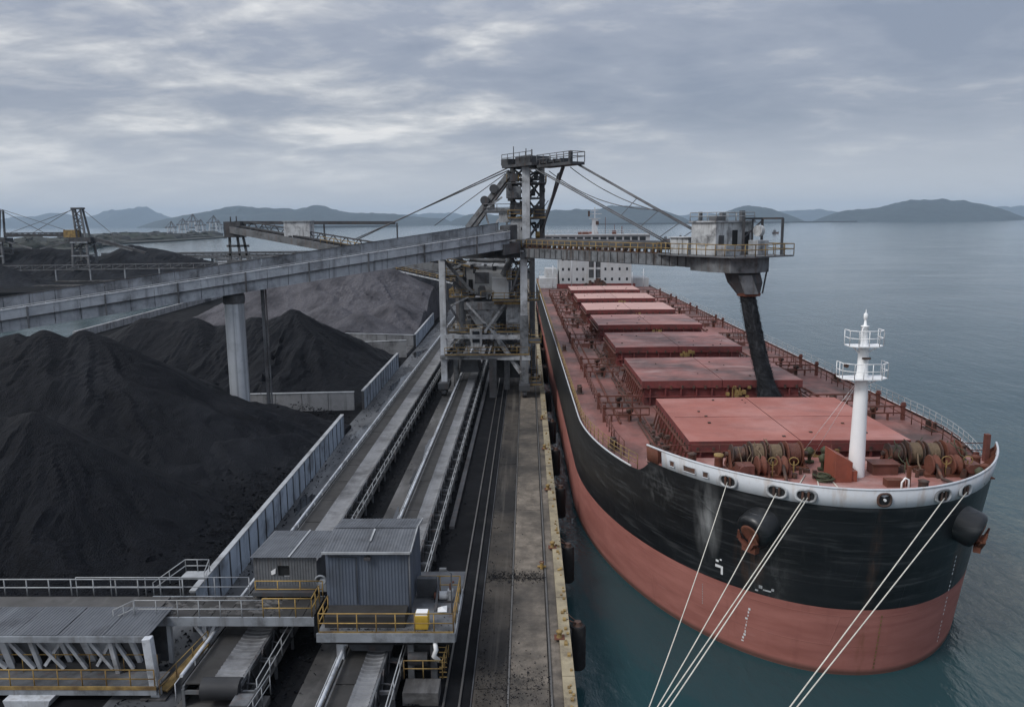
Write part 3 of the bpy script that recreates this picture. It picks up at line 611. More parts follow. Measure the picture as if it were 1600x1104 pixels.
# ---- quay belt conveyors
def conveyor(label, xL, xR, y0, y1, loc_y):
    t = thing('belt_conveyor', label, 'conveyor', ((xL+xR)/2, loc_y, 4), 0, 'belt conveyors along the quay')
    w = xR-xL; xa = xL+.16; xb = xL+w*.38; xc = xR-.95
    m_ = MB(); 
    y = y0
    while y < y1: m_.cyl((xL, y, 5.98), (xL, min(y+6, y1)-.04, 5.98), .095, n=8); y += 6
    m_.build('guard_pipe', 'steel_light', t)
    # cover sheets over the return side
    m_ = MB(); y = y0
    while y < y1:
        L = 2.4; dz = random.uniform(-.02, .02); m_.box(xa, xb-.03, y, min(y+L, y1)-.05, 5.50+dz, 5.56+dz); y += L
    m_.build('cover_plate', 'belt_cover', t, kind='stuff')
    # carrying belt with raised cleats
    m_ = MB(); y = y0; st = .36; vs = []; fs = []; n_ = int((y1-y0)/st)
    prof = [(0, .0), (.18, -.07), (.5, -.10), (.82, -.07), (1, 0)]
    for i in range(n_+1):
        for dy, dz in ((0, 0), (st*.70, 0), (st*.78, .045), (st*.94, .045)):
            for f, z in prof: vs.append((xb+(xc-xb)*f, y0+i*st+dy, 5.62+z+dz))
    k_ = len(prof)
    for r in range((n_+1)*4-1):
        for j in range(k_-1): fs.append((r*k_+j, r*k_+j+1, (r+1)*k_+j+1, (r+1)*k_+j))
    m_.add(vs, fs); m_.build('belt', 'belt_worn', t)
    # stringers, idler frames, lattice side with handrails
    for x, z in ((xb, 5.42), (xc+.08, 5.5), (xL+.05, 5.3)):
        m_ = MB(); m_.box(x-.06, x+.06, y0, y1, z-.14, z+.14); m_.build('stringer', 'steel_mid', t)
    m_ = MB(); y = y0
    while y < y1:
        for x in (xL+.05, xc+.08, xR-.1): m_.box(x-.07, x+.07, y-.07, y+.07, 4.0, 5.3)
        m_.box(xL, xR, y-.06, y+.06, 5.02, 5.2); y += 3.0
    m_.build('trestle_leg', 'steel_mid', t, kind='stuff')
    m_ = MB(); y = y0; i = 0
    while y < y1:
        m_.bar((xc+.22, y, 4.3), (xc+.22, y+1.0, 5.75), .07); m_.bar((xc+.22, y+1.0, 5.75), (xc+.22, y+2.0, 4.3), .07)
        m_.cyl((xb, y+.5, 5.43), (xc, y+.5, 5.43), .07, n=6, cap=False); m_.bar((xc+.1, y+.5, 5.3), (xR-.05, y+.5, 5.2), .06); y += 2.0
    m_.build('idler_frame', 'steel_dark', t, kind='stuff')
    m_ = MB(); m_.box(xc+.22, xR-.02, y0, y1, 4.72, 4.76); m_.build('walkway_grating', 'mesh_black', t)
    m_ = MB(); m_.box(xc+.14, xc+.18, y0, y1, 4.25, 5.42); m_.build('shade_skirt', 'mesh_black', t)  # black panel standing in for the return belt and its shadow
    m_ = MB(); m_.box(xL-.06, xL-.02, y0, y1, 4.3, 5.5); m_.build('shade_skirt', 'mesh_black', t)  # black strip put in as the dark underside of the conveyor
    for x in (xR-.06,):
        m_ = MB(); m_.rail([(x, y0, 4.75), (x, y1, 4.75)], h=1.05, r=.032, gap=2.0, mid=(.5,)); m_.build('handrail', 'rail_grey' if x > xc+.5 else 'steel_mid', t)
    m_ = MB(); m_.rail([(xL-.35, y0, 4.6), (xL-.35, y1, 4.6)], h=.95, r=.03, gap=2.4, mid=()); m_.build('handrail', 'steel_light', t)
    return t
c1 = conveyor('long quay conveyor nearest the panel walls, passing beneath the small shed', -17.25, -13.45, 36, 300, 36)
c2 = conveyor('long quay conveyor running from beneath the big shed into the ship loader portal', -9.75, -6.65, 24, 300, 24)
# drive end of the first conveyor
m_ = MB(); m_.cyl((-16.2, 36, 5.3), (-14.3, 36, 5.3), .55, n=16); m_.build('tail_pulley', 'belt_black', c1)
m_ = MB(); m_.box(-14.4, -13.5, 34.6, 35.6, 4, 5.3).cyl((-15.4, 34.9, 4.5), (-14.4, 34.9, 4.5), .42, n=14); m_.build('drive_motor', 'steel_mid', c1)
m_ = MB(); m_.box(-17.6, -13.2, 33.4, 36.9, 4.0, 4.35); m_.build('drive_base', 'strip_concrete', c1)
m_ = MB(); m_.rail([(-17.2, 33.8, 4.35), (-13.4, 33.8, 4.35), (-13.2, 37, 4.35)], h=1.1, r=.03, gap=1.2); m_.build('guard_rail', 'rail_grey', c1)

# ---- inclined conveyor gallery
GA = V(-53.8, 80, 19.55); GB = V(-4.2, 105.7, 26.5); gd = (GB-GA); gh = V(gd.x, gd.y, 0); gl = gh.length; gu = gh/gl; gn = V(-gu.y, gu.x, 0); gs = gd.z/gl
def gp(l, n_, z): p = GA+gu*l+gn*n_; return V(p.x, p.y, GA.z+gs*l+z)
gal = thing('conveyor_gallery', 'raised concrete conveyor gallery climbing from the coal yard to the ship loader tower', 'conveyor gallery', (-34.3, 92.5, 4))
def gbox(m_, l0, l1, n0, n1, z0, z1):
    return m_.hexa([gp(l0, n0, z0), gp(l1, n0, z0), gp(l1, n1, z0), gp(l0, n1, z0), gp(l0, n0, z1), gp(l1, n0, z1), gp(l1, n1, z1), gp(l0, n1, z1)])
LG0, LG1 = -34, gl+2.2; npan = 38
for i in range(npan):
    a = LG0+(LG1-LG0)*i/npan; b = LG0+(LG1-LG0)*(i+1)/npan
    j = random.uniform(-.012, .012)
    m_ = MB(); gbox(m_, a+.025, b-.025, -.13+j, .05, -1.02, -.06); m_.build('wall_slab', 'girder_concrete', gal)
    m_ = MB(); gbox(m_, a+.03, b-.03, .10+j, .30, -2.28, -1.09); m_.build('girder_slab', 'girder_concrete', gal)
    m_ = MB(); gbox(m_, a+.03, b-.03, 3.4, 3.55, -1.0, 1.02+j); m_.build('windshield_slab', 'girder_inside', gal)
    if i % 3 == 0:
        m_ = MB(); gbox(m_, a-.09, a+.09, -.24, -.132, -2.28, .02); m_.build('rib', 'steel_mid', gal)
m_ = MB(); gbox(m_, LG0, LG1, .3, 3.38, -1.5, -.95); m_.build('floor_slab', 'girder_inside', gal)
m_ = MB(); gbox(m_, LG0, LG1, .3, 3.5, -2.26, -2.12); gbox(m_, LG0, LG1, 3.3, 3.5, -2.26, -1.0); m_.build('underside', 'girder_inside', gal)
m_ = MB(); gbox(m_, LG0, LG1, -.18, .12, -.055, .05); m_.build('coping', 'steel_light', gal)
m_ = MB(); gbox(m_, LG0, LG1, -.2, .32, -1.085, -1.03); m_.build('ledge', 'steel_dark', gal)
m_ = MB(); gbox(m_, LG0, LG1, 3.36, 3.6, 1.04, 1.12); m_.build('coping', 'steel_dark', gal)
m_ = MB(); gbox(m_, LG0, LG1, 1.3, 2.5, -.62, -.55); m_.build('belt', 'belt_worn', gal)
m_ = MB(); gbox(m_, LG0, LG1, 1.05, 1.25, -.9, -.5); gbox(m_, LG0, LG1, 2.55, 2.75, -.9, -.5); m_.build('stringer', 'steel_mid', gal)
m_ = MB(); l = LG0
while l < LG1: 
    m_.tube([gp(l, .6, -.95), gp(l, .6, .15)], .035, 4); l += 2.0
for z in (.15, -.35): m_.tube([gp(LG0, .6, z), gp(LG1, .6, z)], .035, 4)
m_.build('handrail', 'rail_grey', gal)
m_ = MB(); l = LG0; 
while l < LG1: m_.cyl(gp(l, 1.1, -.7), gp(l, 2.7, -.7), .09, n=6); l += 1.2
m_.build('idler', 'steel_dark', gal, kind='stuff')
m_ = MB(); gbox(m_, gl+1.2, gl+3.6, -.3, 3.6, -3.0, -1.6); gbox(m_, gl+2.25, gl+3.4, .2, 3.2, -1.2, .7); m_.build('head_chute', 'steel_dark', gal)
m_ = MB(); m_.cyl(gp(gl+2.0, .9, -.3), gp(gl+2.0, 2.9, -.3), .5, n=16); m_.build('head_pulley', 'steel_dark', gal)
pc = V(-34.35, 92.4, 0)
m_ = MB(); m_.lathe([(1.12, 3.6), (1.12, 18.6), (1.12, 18.9)], (pc.x, pc.y, 0), n=32); pier = m_.build('pier', 'pier_concrete', gal)
m_ = MB(); m_.lathe([(1.2, 18.9), (1.24, 19.0), (1.24, 19.75), (1.24, 19.9)], (pc.x, pc.y, 0), n=32); m_.box(pc.x-.9, pc.x+.9, pc.y-.9, pc.y+.9, 19.9, 20.25); m_.build('pier_cap', 'steel_mid', pier)
m_ = MB(); m_.bar((-31.55, 94.2, 4), (-31.55, 94.2, 20.75), .34, .34); m_.bar((-31.15, 94.2, 4), (-31.15, 94.2, 20.75), .1, .3); po = m_.build('steel_post', 'steel_mid', gal)
m_ = MB()
for i in range(11): m_.bar((-31.55, 94.0, 5+i*1.5), (-31.15, 94.0, 5+i*1.5), .06)
m_.build('rung', 'steel_mid', po)
m_ = MB(); m_.bar((-32.8, 94.1, 20.6), (-30.2, 95.2, 20.9), .3, .35); m_.build('post_head', 'steel_dark', gal)
m_ = MB(); m_.bar((-34.2, 91.0, 20), (-34.2, 91.0, 22.4), .35, .25); m_.build('bracket', 'steel_mid', gal)

# ---- ship loader
sl = thing('ship_loader', 'tall grey travelling ship loader whose boom reaches over the bulk carrier', 'ship loader', (-6, 115, 4))
LEG = {'a': (-11.7, 110.0), 'b': (-.45, 108.6), 'c': (-10.6, 122.5), 'd': (.75, 121.2)}
for key, (x, y) in LEG.items():
    mm = 'steel_light' if key == 'a' else 'steel_mid'
    m_ = MB()
    if key == 'b':
        m_.cur = 0; m_.bar((x, y, 15.4), (x, y, 24.2), .95, .9); m_.cur = 1; m_.bar((x, y, 5.9), (x, y, 15.4), 1.15, 1.05); lg = m_.build('leg', ['steel_light', 'loader_grey'], sl, bevel=.03)
    else:
        m_.bar((x, y, 5.9), (x, y, 24.2), .85, .85); lg = m_.build('leg', mm, sl, bevel=.03)
    m_ = MB(); m_.box(x-.75, x+.75, y-1.7, y+1.7, 5.1, 5.9); m_.build('bogie_frame', 'steel_dark', lg)
    for dy in (-1.1, 1.1):
        m_ = MB(); m_.cyl((x-.3, y+dy, 4.62), (x+.3, y+dy, 4.62), .5, n=14); m_.build('wheel', 'steel_dark', lg)
def beam(p, q, w, h, m='loader_grey', name='beam', par=None): 
    m_ = MB(); m_.bar(p, q, w, h); return m_.build(name, m, par or sl)
beam((-12.0, 110, 23.7), (1.0, 108.6, 23.7), .9, 1.1, 'steel_dark'); beam((-11.2, 122.5, 23.6), (1.0, 121.2, 23.6), .9, 1.3)
beam((-11.7, 109.4, 23.5), (-10.6, 123, 23.5), .7, 1.0); beam((-.45, 108, 23.5), (.75, 122, 23.5), .7, 1.0)
beam((-12.2, 109.5, 9.5), (.4, 108.2, 9.5), .5, .6, 'loader_light'); beam((-10.6, 122.5, 9.7), (.75, 121.2, 9.7), .6, .8)
beam((-11.7, 110.4, 9.7), (-10.6, 122, 9.7), .5, .7); beam((-.45, 109, 9.7), (.75, 121, 9.7), .5, .7)
beam((-11.5, 109.6, 12.35), (-.6, 108.4, 12.35), .45, .55, 'loader_light'); beam((-4.6, 110.6, 16.9), (-.3, 110.2, 16.9), .4, .4, 'yellow_worn')
def plat(name, x0, x1, y0, y1, z, sides='fblr', m='steel_mid', rm='yellow_worn', r=.045, gap=1.6, par=None):
    m_ = MB(); m_.box(x0, x1, y0, y1, z-.16, z); d = m_.build(name, m, par or sl)
    m_ = MB(); seg = {'f': [(x0, y0, z), (x1, y0, z)], 'b': [(x0, y1, z), (x1, y1, z)], 'l': [(x0, y0, z), (x0, y1, z)], 'r': [(x1, y0, z), (x1, y1, z)]}
    for s_ in sides: m_.rail(seg[s_], 1.05, r, gap)
    for s_ in sides: m_.bar(V(*seg[s_][0])+V(0, 0, .06), V(*seg[s_][1])+V(0, 0, .06), .06, .16)
    m_.build('railing', rm, d); return d
plat('service_deck', -11.4, .2, 108.1, 109.3, 9.95, 'f'); plat('service_deck', -11.2, .3, 111.0, 121, 12.7, 'fr')
plat('service_deck', -4.8, 1.7, 109.6, 113, 17.3, 'fr'); plat('service_deck', -11, -7.5, 112, 118, 17.6, 'fl'); plat('service_deck', .2, 1.9, 108.4, 113, 11.6, 'fr')
plat('service_deck', .3, 2.0, 108.6, 112, 5.6, 'fr')
# machinery house with its annexes
m_ = MB(); m_.box(-8.6, -2.3, 112.9, 117.9, 17.9, 21.7); mh = m_.build('machinery_house', 'house_white', sl, bevel=.05)
m_ = MB(); m_.hexa([(-8.8, 112.7, 21.7), (-2.1, 112.7, 21.7), (-2.1, 118.1, 21.7), (-8.8, 118.1, 21.7), (-8.8, 112.7, 21.9), (-2.1, 112.7, 21.9), (-2.1, 118.1, 22.3), (-8.8, 118.1, 22.3)]); m_.build('roof', 'loader_light', mh)
m_ = MB(); m_.box(-4.9, -2.6, 111.2, 112.85, 17.4, 20.3); m_.build('annex', 'house_white', mh, bevel=.04)
m_ = MB(); m_.box(-7.4, -5.4, 112.78, 112.9, 19.4, 21.0); m_.build('louvre_panel', 'steel_mid', mh)
m_ = MB(); m_.box(-8.3, -7.7, 112.80, 112.9, 18.1, 20); m_.build('door', 'mesh_black', mh)
# hoppers, chutes and a control cabin in the portal
m_ = MB(); m_.hexa([(-6.9, 112.5, 12.9), (-5.2, 112.5, 12.9), (-5.2, 114.2, 12.9), (-6.9, 114.2, 12.9), (-8.6, 111.4, 15.9), (-3.2, 111.4, 15.9), (-3.2, 115.6, 15.9), (-8.6, 115.6, 15.9)]); m_.build('hopper', 'loader_light', sl)
m_ = MB(); m_.box(-8.9, -2.9, 111.1, 116, 15.9, 16.9); m_.build('hopper_rim', 'loader_grey', sl)
m_ = MB(); m_.box(-3.0, -.9, 111.4, 113.6, 13.4, 16.7).box(-2.7, -1.3, 111.2, 111.4, 14.0, 14.5); m_.build('switch_cabinet', 'loader_light', sl, bevel=.03)
m_ = MB(); m_.box(-8.1, -6.4, 110.7, 112.4, 10.5, 13.2); mc = m_.build('control_cabin', 'grimy_white', sl, bevel=.04)
m_ = MB(); m_.box(-7.75, -6.75, 110.62, 110.7, 11.3, 12.9); m_.build('window', 'glass_dark', mc)
m_ = MB(); m_.bar((-4.9, 110.6, 12.9), (-.9, 108.3, 7.4), .55, .5); m_.build('chute', 'loader_light', sl)
m_ = MB(); m_.bar((-5.3, 110.7, 12.4), (-4.4, 110.4, 12.0), 1.3, .8); m_.build('chute_head', 'loader_grey', sl)
m_ = MB(); m_.hexa([(-9.6, 109.9, 7.2), (-6.8, 109.9, 7.2), (-6.8, 116, 7.2), (-9.6, 116, 7.2), (-9.3, 109.9, 9.0), (-7.1, 109.9, 9.0), (-7.1, 116, 9.0), (-9.3, 116, 9.0)]); m_.build('belt_hood', 'steel_dark', sl)
m_ = MB(); m_.box(-5.3, -4.3, 107.8, 108.9, 4.0, 9.4); m_.build('sill_post', 'steel_dark', sl)
MB().box(-10.6, -9.9, 112, 113, 4.0, 9.4).build('sill_post', 'loader_grey', sl); MB().box(-3.4, -2.6, 113, 114, 4, 9.4).build('sill_post', 'loader_grey', sl)
# bracing of the portal
rb = random.Random(21)
def brace(p, q, w=.28, m='steel_mid', par=None): return beam(p, q, w, w, m, 'brace', par)
brace((-11.5, 110.4, 22.9), (-7.6, 111.5, 18.2), .4, 'loader_grey'); brace((-11.5, 110.4, 17.6), (-8.8, 111.2, 13.0), .3); brace((-.6, 109, 22.8), (-2.3, 110, 18), .25)
brace((-8.6, 111.2, 16.9), (-4.9, 111, 12.8), .3, 'loader_light'); brace((-3.1, 111, 16.8), (-6.0, 110.9, 12.8), .3, 'loader_light')
brace((-10.6, 122.3, 23), (-4.9, 121.9, 17), .4); brace((.7, 121.2, 23), (-4.9, 121.9, 17), .4); brace((-10.6, 122.3, 10), (-4.9, 121.9, 17), .4); brace((.7, 121.2, 10), (-4.9, 121.9, 17), .4)
for i in range(46):
    x = rb.uniform(-10.8, -.4); y = rb.uniform(112, 121); z = rb.choice([rb.uniform(10.2, 17), rb.uniform(17, 23.3), rb.uniform(21.5, 23.4)])
    k_ = rb.random()
    if k_ < .4: q = (x+rb.uniform(-2.8, 2.8), y, z+rb.uniform(-2, 2.4))
    elif k_ < .7: q = (x+rb.uniform(1.2, 3.4), y, z)
    else: q = (x, y+.2, z+rb.uniform(1.2, 3.2))
    q = (min(max(q[0], -11), 0), q[1], min(max(q[2], 9.9), 23.6))
    brace((x, y, z), q, rb.uniform(.12, .3), rb.choice(['steel_mid', 'steel_dark', 'loader_grey', 'loader_light', 'yellow_worn']))
for i in range(16):
    x = rb.uniform(-10.5, -1.2); y = rb.uniform(111.2, 116); z = rb.choice([10.3, 12.8, 17.7]); 
    m_ = MB(); s_ = rb.uniform(.3, .9); m_.box(x-s_*.6, x+s_*.6, y-s_*.5, y+s_*.5, z, z+s_*1.4).cyl((x-s_*.4, y, z+s_*1.4), (x+s_*.5, y, z+s_*1.4), s_*.35, n=10); m_.build('drive_unit', rb.choice(['steel_mid', 'steel_dark', 'loader_grey', 'grimy_white']), sl)
# ladders and stair flights
def stair(p, q, w=.7, m='steel_mid', rm='yellow_worn'):
    p = V(*p); q = V(*q); d = (q-p); s_ = V(-d.y, d.x, 0).normalized()*w/2
    m_ = MB(); m_.bar(p+s_, q+s_, .07, .2).bar(p-s_, q-s_, .07, .2); n_ = max(3, int(abs(d.z)/.28))
    for i in range(n_): c = p.lerp(q, (i+.5)/n_); m_.bar(c-s_, c+s_, .24, .04)
    st_ = m_.build('stair_flight', m, sl)
    m_ = MB()
    for sg in (s_, -s_): m_.tube([p+sg+V(0, 0, 1), q+sg+V(0, 0, 1)], .035, 4); m_.tube([p+sg, p+sg+V(0, 0, 1)], .035, 4); m_.tube([q+sg, q+sg+V(0, 0, 1)], .035, 4)
    m_.build('railing', rm, st_)
stair((.9, 109.2, 5.6), (.9, 115, 11.6)); stair((1.2, 113, 11.6), (1.2, 109.5, 17.3)); stair((-10.4, 111.4, 10), (-8.3, 111.4, 12.7)); stair((.4, 112.5, 17.3), (-2.2, 112.4, 23.6))
# tower above the portal
m_ = MB(); m_.box(-3.4, 2.9, 109.2, 117.8, 23.9, 24.6); m_.build('slew_deck', 'steel_dark', sl)
m_ = MB(); m_.lathe([(3.0, 24.6), (3.0, 25.2), (2.7, 25.3), (2.7, 25.5)], (0, 113.3, 0), n=28); m_.build('slew_ring', 'steel_dark', sl)
beam((-.1, 110.2, 24.6), (-.1, 110.2, 36.4), 1.05, .95, 'steel_light', 'tower_column')
beam((2.15, 113.5, 24.6), (2.15, 113.5, 35.6), .75, .8, 'steel_mid', 'tower_column'); beam((-1.95, 114.6, 24.6), (-1.95, 114.6, 35.6), .75, .8, 'steel_mid', 'tower_column'); beam((.2, 117.2, 24.6), (.2, 117.2, 35.6), .75, .8, 'steel_dark', 'tower_column')
m_ = MB(); m_.hexa([(-3.2, 111, 24.6), (.8, 111, 24.6), (.8, 113.6, 24.6), (-3.2, 113.6, 24.6), (-2.0, 111.2, 28.6), (.3, 111.2, 28.6), (.3, 113, 28.6), (-2.0, 113, 28.6)]); m_.build('transfer_chute', 'loader_light', sl)
TC = [(-.1, 110.2), (2.15, 113.5), (.2, 117.2), (-1.95, 114.6)]
for z0, z1 in ((25.4, 28.4), (28.4, 31.2), (31.2, 33.8), (33.8, 35.4)):
    for i in range(4):
        a, b = TC[i], TC[(i+1) % 4]
        brace((*a, z0), (*b, z1), .2, 'steel_dark' if i % 2 else 'steel_mid'); brace((*a, z1), (*b, z1), .22, 'steel_mid')
        if i in (1, 3): brace((*b, z0), (*a, z1), .16, 'steel_dark')
plat('tower_deck', -2.6, 2.8, 110.9, 116.6, 28.5, 'fblr'); plat('tower_deck', -2.7, 2.7, 111.0, 116.8, 33.3, 'blr')
m_ = MB(); m_.box(-2.8, -.75, 110.9, 113, 31.2, 32.8); m_.build('equipment_box', 'loader_grey', sl, bevel=.03)
m_ = MB(); m_.box(-1.6, -.7, 111.2, 112.4, 29.0, 30.6).box(.9, 1.9, 111.8, 113, 28.6, 30.2).box(-2.3, -1.2, 110.9, 112, 33.4, 34.5); m_.build('equipment_box', 'steel_dark', sl)
for (x, y, z, s_) in ((.9, 111.6, 32.0, .5), (-1.3, 111.4, 34.0, .6), (1.2, 112.2, 29.4, .45), (-.9, 113.6, 26.4, .5), (1.5, 112.6, 26.2, .55), (1.3, 111.5, 34.3, .5)):
    m_ = MB(); m_.cyl((x-.3, y, z), (x+.3, y, z), s_*.8, n=12).box(x-s_*.5, x+s_*.5, y+.1, y+.8, z-s_, z); m_.build('winch', rb.choice(['steel_dark', 'steel_mid', 'yellow_worn']), sl)
# head of the tower, jib platform
bu = V(.552, -.834, 0); bp_ = V(.834, .552, 0); BO = V(0, 110, 0)
def bt(t_, p, z): v_ = BO+bu*t_+bp_*p; return V(v_.x, v_.y, z)
def bbox(m_, t0, t1, p0, p1, z0, z1): return m_.hexa([bt(t0, p0, z0), bt(t1, p0, z0), bt(t1, p1, z0), bt(t0, p1, z0), bt(t0, p0, z1), bt(t1, p0, z1), bt(t1, p1, z1), bt(t0, p1, z1)])
m_ = MB(); bbox(m_, -4.2, 3.2, -1.3, 2.6, 35.3, 35.65); hd = m_.build('head_deck', 'steel_dark', sl)
m_ = MB(); bbox(m_, -4.4, -2.6, -1.3, 2.4, 35.65, 36.5); bbox(m_, -1.4, 2.2, -.9, 2.2, 35.65, 36.6); m_.build('head_frame', 'steel_dark', hd)
m_ = MB(); bbox(m_, 3.2, 10.6, -.5, 1.7, 34.95, 35.3); m_.build('jib_deck', 'steel_dark', sl)
m_ = MB(); bbox(m_, 3.0, 8.0, .0, 1.2, 35.5, 35.72)
for t_ in (3.4, 5.0, 6.5, 8.0): bbox(m_, t_-.12, t_+.12, -.2, 1.4, 35.3, 35.9)
m_.build('jib_machinery', 'steel_dark', sl)
m_ = MB(); m_.rail([bt(3.2, -.5, 35.3), bt(10.6, -.5, 35.3), bt(10.6, 1.7, 35.3), bt(3.2, 1.7, 35.3)], 1.25, .05, 1.5); m_.rail([bt(-4.2, -1.3, 36.0), bt(3.2, -1.3, 36.0)], 1.1, .045, 1.6); m_.build('railing', 'steel_mid', sl)
m_ = MB(); bbox(m_, 9.2, 9.6, .2, .6, 35.3, 36.6); m_.build('lamp_post', 'steel_dark', sl)
m_ = MB(); m_.tube([bt(-3.2, 0, 36.4), bt(-3.2, 0, 38.2)], .06, 4).tube([bt(-1, .6, 36.4), bt(-1, .6, 37.8)], .06, 4).tube([bt(1.0, .2, 36.5), bt(1.0, .2, 37.5)], .10, 4); m_.build('aerial', 'steel_dark', sl)
brace(bt(7.6, .6, 34.9), (2.2, 113.0, 27.2), .36, 'steel_mid')
m_ = MB(); a, b = bt(7.0, .2, 34.0), V(2.2, 112.4, 26.4)
m_.bar(a, b, .16)
for i in range(9): m_.bar(a.lerp(b, i/9), (bt(7.6, .6, 34.9)).lerp(V(2.2, 113.0, 27.2), (i+.6)/9), .09)
m_.build('strut_lattice', 'steel_mid', sl)
# rear mast strut with sheaves
beam((-2.2, 113.5, 34.8), (-8.6, 117, 27.2), .55, .75, 'loader_grey', 'rear_strut'); beam((-2.0, 116, 34.6), (-7.8, 119.5, 27.2), .4, .5, 'steel_mid', 'rear_strut')
for (x, z, s_) in ((-4.6, 32.6, .62), (-5.9, 31.0, .62), (-5.0, 30.2, .5)):
    m_ = MB(); m_.cyl((x, 113.6, z), (x, 114.4, z), s_, n=16).box(x-s_*.7, x+s_*.9, 114.4, 115.2, z-s_*.8, z+s_*.6); m_.build('sheave', 'steel_dark', sl)
plat('rear_deck', -6.0, -2.3, 112.6, 115.6, 29.4, 'fl', rm='steel_mid'); m_ = MB(); m_.box(-5.6, -2.4, 113, 115, 29.4, 29.9).box(-3.9, -2.4, 112.8, 114.4, 27.9, 29.2); m_.build('equipment_box', 'loader_light', sl)
for a, b in (((-5.8, 113, 29.3), (-4.9, 113, 26.2)), ((-2.6, 113, 29.3), (-3.0, 113, 26.2)), ((-4.0, 113, 28.4), (-5.0, 113, 26.2)), ((-5.6, 112.8, 29.9), (-3.4, 112.8, 31.4))): brace(a, b, .25, 'loader_light')
# stay ropes
def stay(p, q, r, sag=0., name='stay', m='steel_mid'):
    p = V(*p); q = V(*q); n_ = 1 if sag == 0 else 14
    pts = [p.lerp(q, i/n_)-V(0, 0, sag*4*(i/n_)*(1-i/n_)) for i in range(n_+1)]
    m_ = MB(); m_.tube(pts, r, 6); return m_.build(name, m, sl)
for dp in (-.15, .35): stay(bt(-.5, -.3+dp, 36.0), bt(31.0, -1.35+dp, 24.9), .075, name='stay')
for dp in (-.0, .45): stay(bt(9.8, 1.2+dp*.6, 35.0), bt(31.6, 2.2+dp, 25.9), .085)
stay(bt(3, 1.6, 34.6), bt(24, 1.2, 29.2), .055, 1.2, 'hose'); stay(bt(8, 1.4, 34.8), bt(24, 1.9, 29.0), .055, .7, 'hose')
for t_ in (20.5, 24, 27.2, 29.2):
    f = (t_+.5)/31.5; g_ = (t_-9.8)/21.8
    z1 = 36.0+(24.9-36.0)*f; z2 = 35+(25.9-35)*max(g_, 0)
    stay(bt(t_, -1.0*f, z1), bt(t_, 1.2+1.0*g_, z2), .045, name='spreader')
m_ = MB()
for p_, t_ in ((-1.2, 31.2), (2.4, 31.9)): bbox(m_, t_-.4, t_+.35, p_-.3, p_+.3, 24.6, 26.0 if p_ > 0 else 25.2)
m_.build('stay_anchor', 'steel_dark', sl)
stay((-2.5, 113, 35.4), (-31.5, 149, 25.0), .09); stay((-2.5, 114, 35.1), (-32.6, 150, 24.9), .09); stay((-3.0, 113.5, 34.6), (-16, 140, 27.5), .06)
# loading boom over the ship
for i in range(33):
    a = -1.0+40.0*i/33; b = -1.0+40.0*(i+1)/33; dz = .25*max(0, (a-28)/11); j = rb.uniform(-.008, .008)
    m_ = MB(); bbox(m_, a+.02, b-.02, -1.36+j, -1.26, 23.30-dz, 24.42); m_.build('girder_panel', 'loader_grey', sl)
    m_ = MB(); bbox(m_, a-.035, a+.035, -1.44, -1.362, 23.32-dz, 24.42); m_.build('stiffener', 'steel_dark', sl)
m_ = MB(); bbox(m_, -1.0, 39, -1.26, 1.3, 23.34, 23.42); bbox(m_, -1, 39, 1.2, 1.3, 23.42, 24.4); bbox(m_, -1, 39, -1.3, 1.34, 24.42, 24.5); m_.build('boom_girder', 'steel_mid', sl)
m_ = MB(); bbox(m_, -1, 39, -1.42, -1.30, 23.2, 23.32) if False else bbox(m_, -1, 30, -1.44, -1.20, 23.22, 23.295); m_.build('boom_flange', 'steel_dark', sl)
m_ = MB(); prof = [(-.75, 24.9), (-.72, 25.35), (-.5, 25.68), (0, 25.82), (.5, 25.68), (.72, 25.35), (.75, 24.9)]; vs = []
for t_ in (.5, 28): vs += [bt(t_, p, z) for p, z in prof]
m_.add(vs, [(i, i+1, 8+i, 7+i) for i in range(6)], True); m_.add(vs, [tuple(range(6, -1, -1)), tuple(range(7, 14))]); m_.build('belt_hood', 'steel_dark', sl)
m_ = MB(); bbox(m_, .5, 28, -1.15, -.85, 24.5, 24.62)
for i in range(24): bbox(m_, .8+i*1.15, 1.1+i*1.15, -1.2, -.78, 24.5, 24.9)
m_.build('idler', 'gear_dark', sl, kind='stuff')
m_ = MB(); m_.rail([bt(-.5, -1.38, 24.5), bt(28, -1.38, 24.5)], 1.05, .05, 1.25); m_.build('railing', 'yellow_worn', sl)
m_ = MB(); m_.rail([bt(-.5, 1.36, 24.5), bt(28, 1.36, 24.5)], 1.05, .05, 1.8); m_.build('railing', 'yellow_worn', sl)
# boom head platform and house
m_ = MB(); m_.prism([tuple(bt(*q, 0)[:2]) for q in ((27.5, -1.5), (31, -2.9), (39.6, -2.9), (40.4, -1), (40.4, 4.5), (33, 4.5), (30, 1.4))], 24.42, 24.56); m_.build('head_platform', 'steel_mid', sl)
m_ = MB(); m_.prism([tuple(bt(*q, 0)[:2]) for q in ((32.5, -1.5), (35.5, -2.3), (38.5, -2.2), (39.8, .2), (39.2, 2.4), (36, 2.6), (33.4, 1.4))], 22.95, 24.40); m_.build('head_box', 'loader_grey', sl)
m_ = MB(); m_.rail([bt(27.5, -1.5, 24.56), bt(31, -2.9, 24.56), bt(39.6, -2.9, 24.56), bt(40.4, -1, 24.56), bt(40.4, 4.5, 24.56), bt(33, 4.5, 24.56)], 1.1, .045, 1.3); m_.build('railing', 'yellow_worn', sl)
m_ = MB(); bbox(m_, 33.0, 36.3, -2.0, 3.2, 24.56, 27.75); bh = m_.build('boom_house', 'grimy_white', sl, bevel=.05)
m_ = MB(); bbox(m_, 32.8, 36.5, -2.2, 3.4, 27.75, 27.92); m_.build('roof', 'loader_light', bh)
